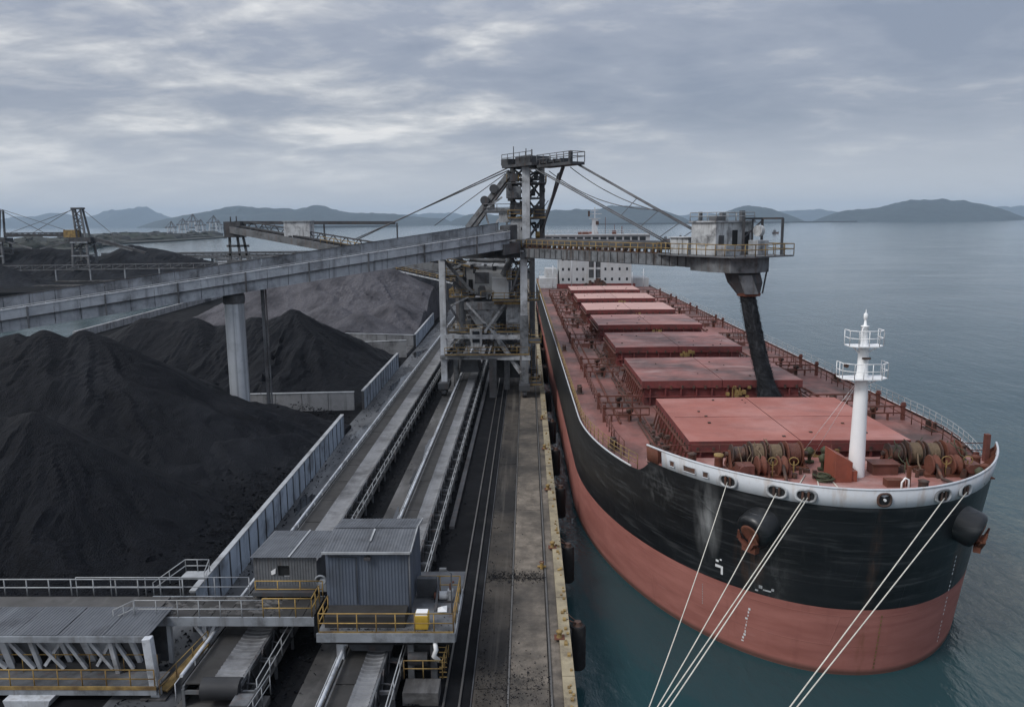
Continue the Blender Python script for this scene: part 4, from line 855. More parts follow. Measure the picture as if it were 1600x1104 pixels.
m_ = MB(); m_.rail([bt(32.9, -2.1, 27.92), bt(36.4, -2.1, 27.92), bt(36.4, 3.3, 27.92), bt(32.9, 3.3, 27.92)], .8, .04, 1.3); m_.build('railing', 'rail_grey', bh)
for q in ((34, 35, -.6, .6, 27.92, 28.4), (33.3, 33.7, 1.6, 2.2, 27.92, 28.7), (35.4, 35.8, 2.2, 2.6, 27.92, 28.9), (33.4, 33.7, -1.5, -1.2, 27.92, 28.8)): m_ = MB(); bbox(m_, *q); m_.build('roof_vent', 'steel_mid', bh)
for p0, p1, z0, z1, mm in ((-1.6, -.9, 24.62, 26.5, 'steel_dark'), (.3, 1.0, 25.4, 27.0, 'mesh_black'), (1.9, 2.7, 25.6, 26.8, 'mesh_black')):
    m_ = MB(); bbox(m_, 36.3, 36.36, p0, p1, z0, z1); m_.build('door' if z0 < 25 else 'window', mm, bh)
m_ = MB(); bbox(m_, 34.4, 35.3, -2.05, -1.99, 25.5, 26.6); m_.build('window', 'grimy_white', bh)
m_ = MB(); bbox(m_, 29.6, 32.2, -1.6, .6, 24.56, 26.2); bbox(m_, 29.4, 32.4, -1.8, .8, 26.2, 26.3); m_.build('winch_cabin', 'grimy_white', sl, bevel=.04)
for q in ((36.9, 38.0, -2.4, -.4, 24.56, 25.6), (37.2, 38.4, 1.6, 3.2, 24.56, 26.0)): m_ = MB(); bbox(m_, *q); m_.build('drive_housing', 'loader_light', sl, bevel=.05)
m_ = MB()
for t_, p_ in ((36.9, 3.9), (39.4, 3.9), (36.9, 1.2)): m_.bar(bt(t_, p_, 24.56), bt(t_, p_, 28.1), .22)
m_.bar(bt(36.9, 1.2, 28.1), bt(36.9, 3.9, 28.1), .2).bar(bt(36.9, 3.9, 28.1), bt(39.4, 3.9, 28.1), .2).bar(bt(36.9, 2.5, 28.1), bt(36.9, 2.5, 26), .16).bar(bt(36.9, 1.2, 26.2), bt(36.9, 3.9, 27.9), .12); m_.build('hoist_frame', 'steel_dark', sl)
m_ = MB(); m_.cyl(bt(37.6, 2.4, 26.9), bt(37.6, 2.9, 26.9), .55, n=16); m_.build('hoist_wheel', 'grimy_white', sl)
# spout
sp0, sp1 = V(21.05, 78.7, 22.95), V(21.65, 78.2, 20.7)
m_ = MB(); m_.cur = 0
def ring(c, rx, ry, n_=8, ph=.39): return [V(c.x+rx*math.cos(ph+2*math.pi*i/n_), c.y+ry*math.sin(ph+2*math.pi*i/n_), c.z) for i in range(n_)]
a = ring(sp0, 1.75, 1.5); b = ring(sp0.lerp(sp1, .45), 1.7, 1.4); c = ring(sp1, 1.05, .95)
m_.add(a+b+c, [(i, (i+1) % 8, 8+(i+1) % 8, 8+i) for i in range(8)]+[(8+i, 8+(i+1) % 8, 16+(i+1) % 8, 16+i) for i in range(8)]); spt = m_.build('spout', 'steel_dark', sl)
m_ = MB(); m_.hexa([V(21.0, 77.05, 20.9), V(22.3, 77.1, 20.9), V(22.3, 77.35, 20.9), V(21.0, 77.3, 20.9), V(20.3, 77.0, 22.7), V(21.6, 77.1, 22.7), V(21.6, 77.4, 22.7), V(20.3, 77.3, 22.7)]); m_.build('wear_plate', 'loader_grey', spt)
m_ = MB(); m_.add([p+V(0, 0, -.05) for p in ring(sp1, 1.12, 1.0)]+[p+V(0, 0, .25) for p in ring(sp1, 1.18, 1.06)], [(i, (i+1) % 8, 8+(i+1) % 8, 8+i) for i in range(8)]); m_.build('spout_lip', 'rust_red', spt)
m_ = MB(); m_.bar((23.4, 78.4, 23.2), (22.9, 77.9, 20.9), .12).bar((19.5, 78, 23.0), (19.8, 78, 22.3), .35); m_.build('spout_link', 'steel_dark', spt)
# rear boom with its cab and hanging head
ra, rb_ = V(-3.5, 117.5, 19.8), V(-54.6, 150, 27.0); ru = (rb_-ra).normalized(); rside = V(-ru.y, ru.x, 0).normalized()
def rp(f, s_, z): p = ra.lerp(rb_, f)+rside*s_; return V(p.x, p.y, p.z+z)
m_ = MB()
for s_ in (-1.4, 1.4): m_.bar(rp(0, s_, .05), rp(1, s_, .05), .45, 1.2)
m_.build('rear_boom_girder', 'steel_mid', sl)
m_ = MB(); m_.bar((-54.6, 150, 28.3), (-24.5, 150, 28.0), .45, .6)
for f in (.0, .42, .8): m_.bar((-53+f*36, 150, 28), (-53+f*36, 150, 26.8-f*4.5), .25)
m_.build('tie_beam', 'steel_dark', sl)
m_ = MB(); m_.bar(rp(.08, -1.4, 2.0), rp(.97, -1.4, 1.7), .22)
for i in range(18): m_.bar(rp(.08+i*.0494, -1.4, .5), rp(.08+(i+.5)*.0494, -1.4, 1.95), .13); m_.bar(rp(.08+(i+.5)*.0494, -1.4, 1.95), rp(.08+(i+1)*.0494, -1.4, .5), .13)
m_.build('lattice', 'steel_dark', sl)
m_ = MB(); m_.bar(rp(0, 0, .8), rp(.98, 0, .8), 1.3, .35); m_.build('rear_boom_belt', 'belt_black', sl)
m_ = MB()
for i in range(30): m_.bar(rp(i/30, -1.4, .6), rp(i/30, 1.4, .6), .18, .5)
m_.build('idler', 'steel_dark', sl, kind='stuff')
m_ = MB()
for s_ in (-1.6, 1.6): m_.rail([rp(.02, s_, .62), rp(.6, s_, .62)], 1.1, .05, 1.6)
m_.build('railing', 'yellow_worn', sl)
m_ = MB(); m_.rail([rp(.6, -1.6, .62), rp(.97, -1.6, .62)], 1.1, .045, 2.0); m_.build('railing', 'steel_dark', sl)
p = rp(.73, -1.0, .6); m_ = MB(); m_.box(p.x-2.4, p.x+2.2, p.y-1.4, p.y+1.6, p.z, p.z+2.7); rc = m_.build('rear_cab', 'grimy_white', sl, bevel=.05)
m_ = MB(); m_.box(p.x-2.6, p.x+2.4, p.y-1.6, p.y+1.8, p.z+2.7, p.z+2.85); m_.build('roof', 'loader_light', rc)
p = rp(1, 0, 0); m_ = MB(); m_.box(p.x-1.6, p.x+1.5, p.y-1.6, p.y+1.6, p.z-1.4, p.z+1.5); m_.build('rear_head', 'steel_dark', sl)
m_ = MB()
for dx in (-1.2, .3, 1.4): m_.bar((p.x+dx, p.y, p.z-1.4), (p.x+dx*1.3+.3, p.y, p.z-6.2), .4)
for z in (-3, -4.6, -6.2): m_.bar((p.x-1.8, p.y, p.z+z), (p.x+2.4, p.y, p.z+z), .4)
m_.box(p.x-1.6, p.x+2.6, p.y-1, p.y+1, p.z-6.9, p.z-5.6); m_.build('hanging_chute', 'steel_mid', sl)
m_ = MB(); m_.tube([(p.x-.8, p.y, p.z+1.4), (p.x-.8, p.y, p.z+2.4)], .12, 4).tube([(p.x+.3, p.y, p.z+1.4), (p.x+.3, p.y, p.z+2.5)], .12, 4); m_.build('aerial', 'steel_dark', sl)

# small fittings, cable trays and hand lines on the tower and in the portal
m_ = MB(); rk = random.Random(77)
for i in range(190):
    if i < 70: x = rk.uniform(-2.6, 2.4); y = rk.uniform(110.6, 117); z = rk.uniform(25, 35)
    else: x = rk.uniform(-11, -.6); y = rk.uniform(110.6, 120); z = rk.choice((9.95, 12.7, 17.5, 22.8, 21))+rk.uniform(0, 1.3)
    s_ = rk.uniform(.1, .38); k_ = rk.random()
    if k_ < .5: m_.box(x-s_, x+s_*rk.uniform(.5, 1.5), y-s_*.6, y+s_*.6, z-s_, z+s_*rk.uniform(.4, 1.4))
    elif k_ < .8: m_.bar((x, y, z), (x+rk.uniform(-1.6, 1.6), y+rk.uniform(-.6, .6), z+rk.uniform(-.3, 1.6)), s_*.35)
    else: m_.cyl((x-s_, y, z), (x+s_, y, z), s_*.7, n=8)
m_.build('fitting', 'steel_dark', sl, kind='stuff')
m_ = MB()
for i in range(110):
    x = rk.uniform(-11, -.6); y = rk.uniform(110.4, 119); z = rk.choice((10, 12.75, 17.4, 21.5))+rk.uniform(0, 1.2); s_ = rk.uniform(.06, .2)
    if i % 2: m_.bar((x, y, z), (x+rk.uniform(-1.4, 1.4), y, z+rk.uniform(-.1, 1.2)), s_*.45)
    else: m_.box(x-s_, x+s_*1.6, y-s_, y+s_, z-s_, z+s_)
m_.build('fitting', 'loader_light', sl, kind='stuff')
m_ = MB()
for i in range(26):
    x = rk.uniform(-11, -1); y = rk.uniform(110.4, 118); z = rk.choice((9.95, 12.7, 17.5)); L_ = rk.uniform(.8, 2.2); m_.tube([(x, y, z+1), (x+L_, y, z+1)], .035, 4).tube([(x, y, z), (x, y, z+1)], .035, 4).tube([(x+L_, y, z), (x+L_, y, z+1)], .035, 4)
m_.build('hand_line', 'yellow_worn', sl, kind='stuff')
# dark plates standing in for shade inside the portal, and ducts
for q in ((-10.2, -6.2, 118.6, 118.8, 12.8, 16.9), (-5.4, -1.2, 118.2, 118.4, 13.2, 17.2), (-10.4, -1.0, 120.3, 120.5, 17.6, 20.4), (-10.2, -5.6, 117.6, 117.8, 9.9, 12.4), (-4.9, -1.2, 119, 119.2, 4.6, 9.2)):
    MB().box(*q).build('shade_plate', 'steel_dark', sl)
for p, q, r_ in (((-10.4, 113, 19.6), (-6, 112.2, 15), .32), ((-2.2, 112, 23), (-3.4, 112.4, 20.6), .45), ((-9.2, 112.4, 12.8), (-9.2, 112.4, 17.4), .4), ((-1.8, 113.4, 12.8), (-1.8, 113.4, 17), .35), ((-8, 111.6, 22.8), (-3, 111.4, 22.6), .28)):
    MB().cyl(p, q, r_, n=12).build('duct', 'steel_mid', sl)
for x, y, z in ((-10.2, 110.8, 20.6), (-1.6, 110.2, 20.2)):
    plat('service_deck', x-1.2, x+1.3, y, y+2.4, z, 'flr', 'steel_dark')
# lattice of the crossing yard conveyor under the head of the portal
for z in (22.1, 20.6): beam((-11.2, 120.6, z), (.4, 119.4, z), .3, .3, 'steel_dark', 'lattice_chord')
for i in range(13): brace((-11.2+i*.9, 120.5-i*.09, 20.6+(i % 2)*1.5), (-10.3+i*.9, 120.4-i*.09, 20.6+((i+1) % 2)*1.5), .14, 'steel_dark')
m_ = MB(); m_.hexa([(-9.9, 109.7, 4.0), (-6.5, 109.7, 4.0), (-6.5, 109.9, 4.0), (-9.9, 109.9, 4.0), (-9.9, 109.7, 4.9), (-6.5, 109.7, 4.9), (-6.5, 109.9, 4.9), (-9.9, 109.9, 4.9)]); m_.build('skirt_plate', 'steel_dark', sl)

# ---- falling coal between the spout and the hold
st = MB(); n_ = 20; rings = 46; rs = random.Random(8); vs = []
s0, s1 = V(21.55, 78.2, 20.8), V(23.35, 74.8, 10.6)
for i in range(rings):
    f = i/(rings-1); c = s0.lerp(s1, f)+V(-.15, .1, 0)*4*f*(1-f); rr_ = .74+.08*f+(.5*max(0, f-.80)/.20)
    for j in range(n_):
        a = 2*math.pi*j/n_; q = rr_*(1+rs.uniform(-.045, .045)); vs.append((c.x+q*math.cos(a), c.y+q*math.sin(a), c.z+rs.uniform(-.08, .08)))
st.add(vs, [(i*n_+j, i*n_+(j+1) % n_, (i+1)*n_+(j+1) % n_, (i+1)*n_+j) for i in range(rings-1) for j in range(n_)])
for i in range(13000):
    f = rs.random(); c = s0.lerp(s1, f)+V(-.15, .1, 0)*4*f*(1-f); a = rs.uniform(0, 6.283); q = (.84+.06*f+(.65*max(0, f-.80)/.2))*(.80+min(.42, abs(rs.gauss(0, .13)))); s_ = rs.uniform(.014, .042)
    p = c+V(q*math.cos(a), q*math.sin(a), rs.uniform(-.1, .1))
    st.add([p+V(rs.uniform(-1, 1), rs.uniform(-1, 1), rs.uniform(-1.6, 1.6))*s_ for _ in range(4)], [(0, 1, 2), (0, 2, 3), (0, 3, 1), (1, 3, 2)])
tag(st.build('coal_stream', 'coal_fall'), 'thick column of black coal falling from the spout between two hatch covers', 'coal stream')

# ---- far trusses descending behind the ore heap
tr = thing('truss_conveyor', 'busy sloping truss conveyor behind the portal above the grey heap', 'conveyor', (-30, 205, 4))
for k_, (z0, z1, y0) in enumerate(((20.5, 15.5, 225), (18.6, 13.8, 215), (17.2, 12.0, 206))):
    p0, p1 = V(-47+k_*2, y0+8, z0), V(-9, y0-20, z1)
    for dz in (0, 1.6):
        m_ = MB(); m_.bar(p0+V(0, 0, dz), p1+V(0, 0, dz), .3); m_.build('chord', 'steel_light' if dz == 0 else 'steel_mid', tr)
    m_ = MB()
    for i in range(16):
        a = p0.lerp(p1, i/16); b = p0.lerp(p1, (i+1)/16); m_.bar(a, b+V(0, 0, 1.6), .16); m_.bar(b, b+V(0, 0, 1.6), .16)
    m_.build('web', 'steel_mid', tr, kind='stuff')
    m_ = MB(); m_.bar(p0+V(0, .8, .5), p1+V(0, .8, .5), .9, .3); m_.build('belt', 'belt_black', tr)
    m_ = MB(); m_.rail([p0+V(0, -1, .2), p1+V(0, -1, .2)], 1.1, .06, 2.5); m_.build('railing', 'yellow_worn', tr)
    for f in (.05, .35, .65, .95):
        c = p0.lerp(p1, f); m_ = MB(); m_.bar((c.x-.8, c.y, 4), (c.x, c.y, c.z), .3).bar((c.x+.8, c.y, 4), (c.x, c.y, c.z), .3); m_.build('trestle', 'steel_mid', tr)

# ---- lattice stackers in the far stockyard
def stacker(x, y, label, flip=1, cab=True):
    t = thing('stacker', label, 'stacker', (x, y, 4), 0, 'lattice stackers in the far stockyard')
    def B(p, q, w, m='steel_dark', name='brace'):
        m_ = MB(); m_.bar((x+p[0]*flip, y+p[1], p[2]), (x+q[0]*flip, y+q[1], q[2]), w); return m_.build(name, m, t)
    for sx in (-4, 4):
        for sy in (-4, 4): B((sx, sy, 4), (sx*.8, sy*.8, 21), .9, 'steel_mid', 'leg')
    for z in (9, 14.5, 20.5):
        for sy in (-3.8, 3.8): B((-4, sy, z), (4, sy, z), .6, 'steel_grey', 'beam')
    rq = random.Random(int(abs(x)))
    for i in range(18):
        z = rq.uniform(6, 20); B((rq.uniform(-5, 5), rq.uniform(-4, 4), z), (rq.uniform(-5, 5), rq.uniform(-4, 4), z+rq.uniform(-3, 3)), rq.uniform(.3, .6), rq.choice(['steel_mid', 'steel_dark', 'steel_grey']))
    m_ = MB(); m_.box(x-5, x+5, y-3, y+3, 20.5, 22.8); m_.build('turntable', 'steel_dark', t)
    if cab:
        m_ = MB(); m_.box(x-7.5*flip if flip > 0 else x+2, x-2 if flip > 0 else x+7.5, y-2.4, y+1, 22.8, 26.2); m_.build('cab', 'yellow_worn', t)
    for a, b in (((-1.8, -2, 22.8), (-3.0, -1, 35.6)), ((2.2, -2, 22.8), (.6, -1, 35.6)), ((-1.8, 2, 22.8), (-3.0, 1, 35.6)), ((2.2, 2, 22.8), (.6, 1, 35.6))): B(a, b, .7, 'steel_mid', 'mast_leg')
    for z in (26, 29, 32): 
        f = (z-22.8)/12.8; f2 = f+.22
        B((-1.8-1.2*f, -1.6, z), (2.2-1.6*f2, -1.6, z+2.8), .35); B((2.2-1.6*f, -1.6, z), (-1.8-1.2*f2, -1.6, z+2.8), .35)
    m_ = MB(); m_.box(x-3.6, x+1.4, y-1.6, y+1.6, 35.4, 36.2); m_.build('mast_head', 'steel_dark', t)
    B((-3, 0, 23.6), (-36, 0, 24.2), 1.1, 'steel_dark', 'boom'); B((-3, 0, 24.9), (-36, 0, 25.0), .4, 'steel_dark', 'boom')
    for i in range(12): B((-4-i*2.7, 0, 23.8), (-6.5-i*2.7, 0, 24.9), .25, 'steel_mid')
    B((4, 0, 22.6), (30, -3, 15.5), 1.0, 'steel_dark', 'counter_boom'); B((4, 0, 21.5), (24, -3, 16.5), .5, 'steel_mid', 'counter_boom')
    for i in range(8): B((5+i*2.6, -.5, 22.9-i*.7), (6.4+i*2.6, -.5, 20.9-i*.62), .25, 'steel_mid')
    B((-5, -2, 21), (-18, -4, 17.8), .6, 'steel_mid', 'chute')
    B((-2.6, -1, 35.8), (-22, -1, 25.2), .22, 'steel_mid', 'stay'); B((-2.4, 1, 35.8), (-34, 1, 25.2), .2, 'steel_mid', 'stay'); B((.8, 0, 35.6), (14, -1, 24.5), .2, 'steel_mid', 'stay'); B((14, -1, 24.5), (15, -1, 19.8), .3, 'steel_mid', 'stay_post')
stacker(-204, 366, 'dark lattice stacker with tall mast between the two far coal heaps', 1)
stacker(-246, 370, 'dark lattice stacker cut off by the picture edge in the far stockyard', -1, False)
# ---- corrugated sheet helper: sheet spanned by u (ribbed along) and v
def corr(m_, p, u, v, period=.26, depth=.05):
    p = V(*p); u = V(*u); v = V(*v); L = u.length; n_ = max(2, int(L/period)); nn = u.cross(v).normalized(); vs = []
    for i in range(n_):
        for f, d in ((0, 0), (.42, 0), (.55, 1), (.87, 1)): vs.append(p+u*((i+f)/n_)+nn*(d*depth))
    vs.append(p+u); k_ = len(vs); vs += [q+v for q in vs]
    return m_.add(vs, [(i, i+1, k_+i+1, k_+i) for i in range(k_-1)])
# ---- big shed on its railed platform
sh = thing('transfer_shed', 'tall blue grey corrugated shed on a yellow railed platform over the quay conveyor', 'shed', (-8.6, 42, 4))
X0, X1, Y0, Y1, ZB, ZT = -10.85, -6.45, 40.0, 44.6, 7.2, 10.75
m_ = MB(); corr(m_, (X0, Y0, ZB), (X1-X0, 0, 0), (0, 0, ZT-ZB), .17, .022); m_.build('wall', 'shed_blue', sh)
m_ = MB(); corr(m_, (X1, Y0, ZB), (0, Y1-Y0, 0), (0, 0, ZT-ZB), .17, .022); m_.build('wall', 'shed_blue', sh)
m_ = MB(); corr(m_, (X0, Y1, ZB), (0, Y0-Y1, 0), (0, 0, ZT-ZB), .17, .022); corr(m_, (X1, Y1, ZB), (X0-X1, 0, 0), (0, 0, ZT-ZB), .17, .022); m_.build('wall', 'shed_blue', sh)
for (ya, yb, za, zb) in ((Y0-.25, Y0+2.55, ZT+.02, ZT+.30), (Y0+2.5, Y1+.2, ZT+.34, ZT-.02)):
    for xa, xb in ((X0-.14, -8.62), (-8.60, X1+.16)):
        m_ = MB(); corr(m_, (xa, ya, za), (xb-xa, 0, 0), (0, yb-ya, zb-za), .16, .020); m_.build('roof_sheet', 'roof_sheet', sh)
m_ = MB(); m_.bar((X0-.15, Y0-.27, ZT+.02), (X1+.17, Y0-.27, ZT+.02), .07, .12).bar((X1+.19, Y0-.25, ZT+.03), (X1+.19, Y0+2.6, ZT+.32), .06, .12).bar((X1+.19, Y0+2.6, ZT+.32), (X1+.19, Y1+.2, ZT-.02), .06, .12); m_.bar((-8.61, Y0+.9, ZT+.22), (-8.61, Y0+2.3, ZT+.34), .09, .05); m_.build('roof_trim', 'rail_grey', sh)
m_ = MB(); m_.box(X0-.1, -3.85, 37.95, 45.4, 6.95, 7.14); pf = m_.build('platform', 'steel_mid', sh)
m_ = MB(); m_.box(X0-.12, -3.83, 37.88, 37.95, 6.72, 7.2).box(-3.85, -3.78, 37.95, 43, 6.72, 7.2); m_.build('edge_beam', 'steel_grey', sh)
m_ = MB(); m_.rail([(X0, 38.0, 7.14), (-3.9, 38.0, 7.14), (-3.9, 42.4, 7.14), (-6.2, 42.4, 7.14)], 1.1, .033, 1.0, (.52,)); m_.rail([(X0, 38.0, 7.14), (X0, 40, 7.14)], 1.1, .033, 1.0, (.52,)); m_.build('railing', 'yellow_paint', sh)
m_ = MB()
for a, b in (((X0, 37.99), (-3.9, 37.99)), ): m_.box(a[0], b[0], a[1]-.02, a[1]+.0, 7.14, 7.28)
m_.build('toe_board', 'yellow_worn', sh)
m_ = MB(); m_.box(-10.7, -6.5, 38.6, 39.9, 7.14, 7.75); m_.build('belt_skirt', 'belt_cover', sh)
m_ = MB(); m_.bar((-5.1, 40.4, 7.14), (-5.1, 42.6, 8.1), .12).box(-6.3, -5.2, 41.9, 42.3, 7.2, 8.3); m_.build('hatch_door', 'steel_dark', sh)
for (x, y) in ((-9.9, 38.6), (-9.9, 43.8)):
    m_ = MB(); m_.bar((x, y, 4), (x, y, 6.9), .38, .38); m_.bar((x, y, 6.1), (x+1.0, y, 6.85), .2); m_.build('leg', 'steel_light', sh)
for (x, y) in ((-5.0, 38.5), (-5.0, 42.8), (-6.2, 38.5)):
    m_ = MB(); m_.bar((x, y, 4), (x, y, 6.9), .32, .32); m_.build('leg', 'steel_mid', sh)
m_ = MB(); m_.box(-6.4, -4.6, 36.6, 37.9, 4.0, 4.7); m_.build('footing', 'strip_concrete', sh)
m_ = MB(); m_.hexa([(-9.3, 38.5, 5.9), (-7.2, 38.5, 5.9), (-7.2, 43.5, 5.9), (-9.3, 43.5, 5.9), (-9.8, 38.3, 6.9), (-6.9, 38.3, 6.9), (-6.9, 44, 6.9), (-9.8, 44, 6.9)]); m_.build('chute', 'steel_dark', sh)
m_ = MB(); m_.cyl((-6.3, 38.3, 5.6), (-5.3, 38.3, 5.6), .35, n=14).box(-6.2, -5.2, 38.8, 40.2, 4.6, 6.2); m_.build('drive_motor', 'steel_dark', sh)
m_ = MB(); m_.rail([(-6.5, 37.9, 4.7), (-4.5, 37.9, 4.7), (-4.4, 40, 4.7)], 1.0, .03, .8); 
for i in range(9): m_.bar((-4.7, 38.2, 4.6+i*.28), (-4.3, 38.2, 4.6+i*.28), .035)
m_.build('ladder', 'yellow_worn', sh)
m_ = MB(); m_.cyl((-6.75, 38.3, 6.75), (-6.2, 38.3, 6.75), .16, n=12); m_.build('pulley', 'yellow_worn', sh)
m_ = MB(); m_.tube([(-4.9, 38.1, 6.8), (-4.8, 37.9, 6.3), (-4.95, 38.0, 5.9), (-4.7, 38.1, 5.6)], .12, 8); m_.build('hanging_sleeve', 'plate_white', sh)
m_ = MB(); m_.box(-5.95, -5.25, 38.35, 39.05, 7.16, 7.92); gb = m_.build('control_box', 'yellow_box', None, bevel=.03); tag(gb, 'bright yellow control box on the platform behind the yellow railing', 'control box')
m_ = MB(); m_.box(-5.9, -5.3, 38.4, 39.0, 7.925, 8.0); m_.build('lid', 'plate_white', gb)
m_ = MB(); m_.add([(-4.95, 40.1, 7.24), (-4.45, 40.2, 7.2), (-4.5, 40.75, 7.3), (-5.0, 40.65, 7.22), (-4.75, 40.4, 7.42)], [(0, 1, 4), (1, 2, 4), (2, 3, 4), (3, 0, 4)]); tag(m_.build('plastic_sheet', 'plate_white'), 'crumpled white sheet lying on the dark platform deck', 'sheet')
pu = thing('pump_set', 'small pale pump with rusty motor at the railed corner of the platform', 'pump', (-4.6, 41.7, 7.14))
m_ = MB(); m_.cyl((-5.0, 41.7, 7.42), (-4.5, 41.7, 7.42), .24, n=12).box(-4.55, -4.25, 41.5, 41.9, 7.14, 7.75); m_.build('pump_body', 'grimy_white', pu)
m_ = MB(); m_.cyl((-5.3, 41.7, 7.4), (-5.0, 41.7, 7.4), .2, n=12).tube([(-4.4, 41.7, 7.7), (-4.4, 41.7, 8.1), (-4.2, 41.8, 8.2)], .06); m_.build('motor', 'rust_red', pu)
m_ = MB(); m_.box(-5.3, -4.2, 41.4, 42.0, 7.14, 7.2); m_.build('base_plate', 'steel_dark', pu)

m_ = MB(); m_.tube([(-6.36, 39.9, 10.6), (-6.36, 39.9, 7.3)], .05, 6); m_.build('downpipe', 'steel_mid', sh)
m_ = MB(); m_.tube([(-10.7, 39.93, 10.5), (-9.2, 39.93, 10.45), (-9.2, 39.93, 7.8)], .028, 5); m_.build('conduit', 'steel_dark', sh)
m_ = MB(); m_.box(-8.75, -8.4, 39.72, 39.98, 10.35, 10.5).bar((-8.57, 39.99, 10.55), (-8.57, 39.8, 10.5), .05); m_.build('lamp', 'steel_dark', sh)
m_ = MB(); m_.tube([(-3.95, 38.05, 8.2), (-3.95, 38.05, 10.4), (-4.3, 38.1, 10.6)], .04, 5).box(-4.55, -4.2, 38.0, 38.2, 10.52, 10.66); m_.build('lamp_post', 'steel_mid', sh)
m_ = MB(); m_.tube([(-10.86, 38.2, 6.6), (-9, 38.2, 6.5), (-7, 38.2, 6.62), (-4, 38.2, 6.5)], .05, 5).tube([(-10.86, 38.3, 6.45), (-8, 38.3, 6.38), (-4, 38.3, 6.4)], .035, 5); m_.build('cable', 'mesh_black', sh)
m_ = MB(); rr = random.Random(9)
for i in range(160):
    x = rr.uniform(-10.6, -4.1); y = rr.choice((rr.uniform(38.1, 39.9), rr.uniform(38.1, 42.2) if x > -6 else 38.4)); s_ = rr.uniform(.02, .09); p = Vector((x, y, 7.15)); a = [p+Vector((rr.uniform(-1, 1), rr.uniform(-1, 1), rr.uniform(0, .8)))*s_ for _ in range(4)]; m_.add(a, [(0, 1, 2), (0, 2, 3), (0, 3, 1), (1, 3, 2)])
m_.build('coal_debris', 'coal', sh, kind='stuff')
# ---- small shed and the railed walkway to it
s2 = thing('transfer_shed', 'low grey corrugated shed with a broken window left of the tall shed', 'shed', (-14, 45, 4))
X0, X1, Y0, Y1, ZB, ZT = -15.85, -12.2, 43.0, 47.2, 6.95, 9.15
m_ = MB(); corr(m_, (X0, Y0, ZB), (1.35, 0, 0), (0, 0, ZT-ZB), .16, .020); corr(m_, (X0+2.05, Y0, ZB), (X1-X0-2.05, 0, 0), (0, 0, ZT-ZB), .16, .020); corr(m_, (X0+1.35, Y0, ZB), (.7, 0, 0), (0, 0, 1.0), .16, .020); corr(m_, (X0+1.35, Y0, ZT-.55), (.7, 0, 0), (0, 0, .55), .16, .020); m_.build('wall', 'steel_mid', s2)
m_ = MB(); corr(m_, (X1, Y0, ZB), (0, Y1-Y0, 0), (0, 0, ZT-ZB-.3), .16, .020); corr(m_, (X0, Y1, ZB), (0, Y0-Y1, 0), (0, 0, ZT-ZB-.3), .16, .020); m_.build('wall', 'steel_mid', s2)
m_ = MB(); m_.box(X0+1.35, X0+2.05, Y0+.12, Y0+.16, ZB+1.0, ZT-.55); m_.build('window', 'mesh_black', s2)
m_ = MB(); m_.hexa([(X0+1.02, Y0-.08, ZB+1.12), (X0+1.25, Y0-.08, ZB+1.2), (X0+1.25, Y0-.05, ZB+1.2), (X0+1.02, Y0-.05, ZB+1.12), (X0+1.0, Y0-.08, ZB+1.34), (X0+1.28, Y0-.08, ZB+1.52), (X0+1.28, Y0-.05, ZB+1.52), (X0+1.0, Y0-.05, ZB+1.34)]); m_.build('notice_plate', 'plate_white', s2)
for xa, xb in ((X0-.15, X0+2.1), (X0+2.14, X1+.3)):
    m_ = MB(); corr(m_, (xa, Y0-.2, ZT+.02), (xb-xa, 0, 0), (0, Y1-Y0+.4, -.22), .16, .020); m_.build('roof_sheet', 'roof_sheet', s2)
m_ = MB(); m_.bar((X0+2.12, Y0-.2, ZT+.07), (X0+2.12, Y1+.2, ZT-.15), .1, .04); m_.build('roof_trim', 'rail_grey', s2)
m_ = MB(); m_.box(X0, X1, Y0, Y0+.12, 6.9, 7.35).box(X0+.2, X1, Y0-1.0, Y0-.1, 7.2, 7.42); m_.build('sill_plate', 'steel_dark', s2)
for (x, y) in ((-15.6, 43.4), (-12.5, 43.4), (-15.6, 46.9), (-12.5, 46.9)):
    m_ = MB(); m_.bar((x, y, 4), (x, y, 6.95), .3); m_.build('leg', 'steel_mid', s2)
m_ = MB(); m_.torus((-11.9, 42.6, 7.9), (0, 1, .2), .3, .06); m_.box(-12.1, -11.6, 42.6, 43.3, 7.2, 7.7); m_.build('hand_wheel', 'steel_grey', s2)
wk = thing('walkway_bridge', 'grimy railed walkway leading to the low shed across the first conveyor', 'walkway', (-17, 41.2, 4))
m_ = MB(); rr = random.Random(4); x = -21.5
while x < -11.7:
    w_ = rr.uniform(.6, 1.1); m_.box(x, min(x+w_-.04, -11.7), 40.05, 42.4, 6.86, 6.97+rr.uniform(0, .03)); x += w_
m_.build('deck_plate', 'belt_cover', wk, kind='stuff')
m_ = MB(); m_.box(-21.6, -11.65, 39.95, 40.05, 6.5, 7.0).box(-21.6, -11.65, 42.4, 42.5, 6.5, 7.0); m_.build('edge_beam', 'steel_grey', wk)
m_ = MB()
for i in range(120):
    x = rr.uniform(-21, -13.8); y = rr.uniform(40.4, 42.3); s_ = rr.uniform(.08, .3); z = 6.98
    m_.add([(x-s_, y-s_*.6, z), (x+s_, y-s_*.5, z), (x+s_*.8, y+s_*.6, z), (x-s_*.7, y+s_*.7, z), (x+rr.uniform(-.4, .4)*s_, y, z+s_*rr.uniform(.3, .7))], [(0, 1, 4), (1, 2, 4), (2, 3, 4), (3, 0, 4)])
m_.build('dust_drift', 'strip_concrete', wk, kind='stuff')
m_ = MB(); m_.rail([(-21.4, 40.0, 6.97), (-14.4, 40.0, 6.97)], 1.0, .03, 1.1, (.5,)); m_.rail([(-26, 42.5, 6.97), (-16.0, 42.5, 6.97)], 1.15, .03, 2.0, (.5,)); m_.build('railing', 'rail_grey', wk)
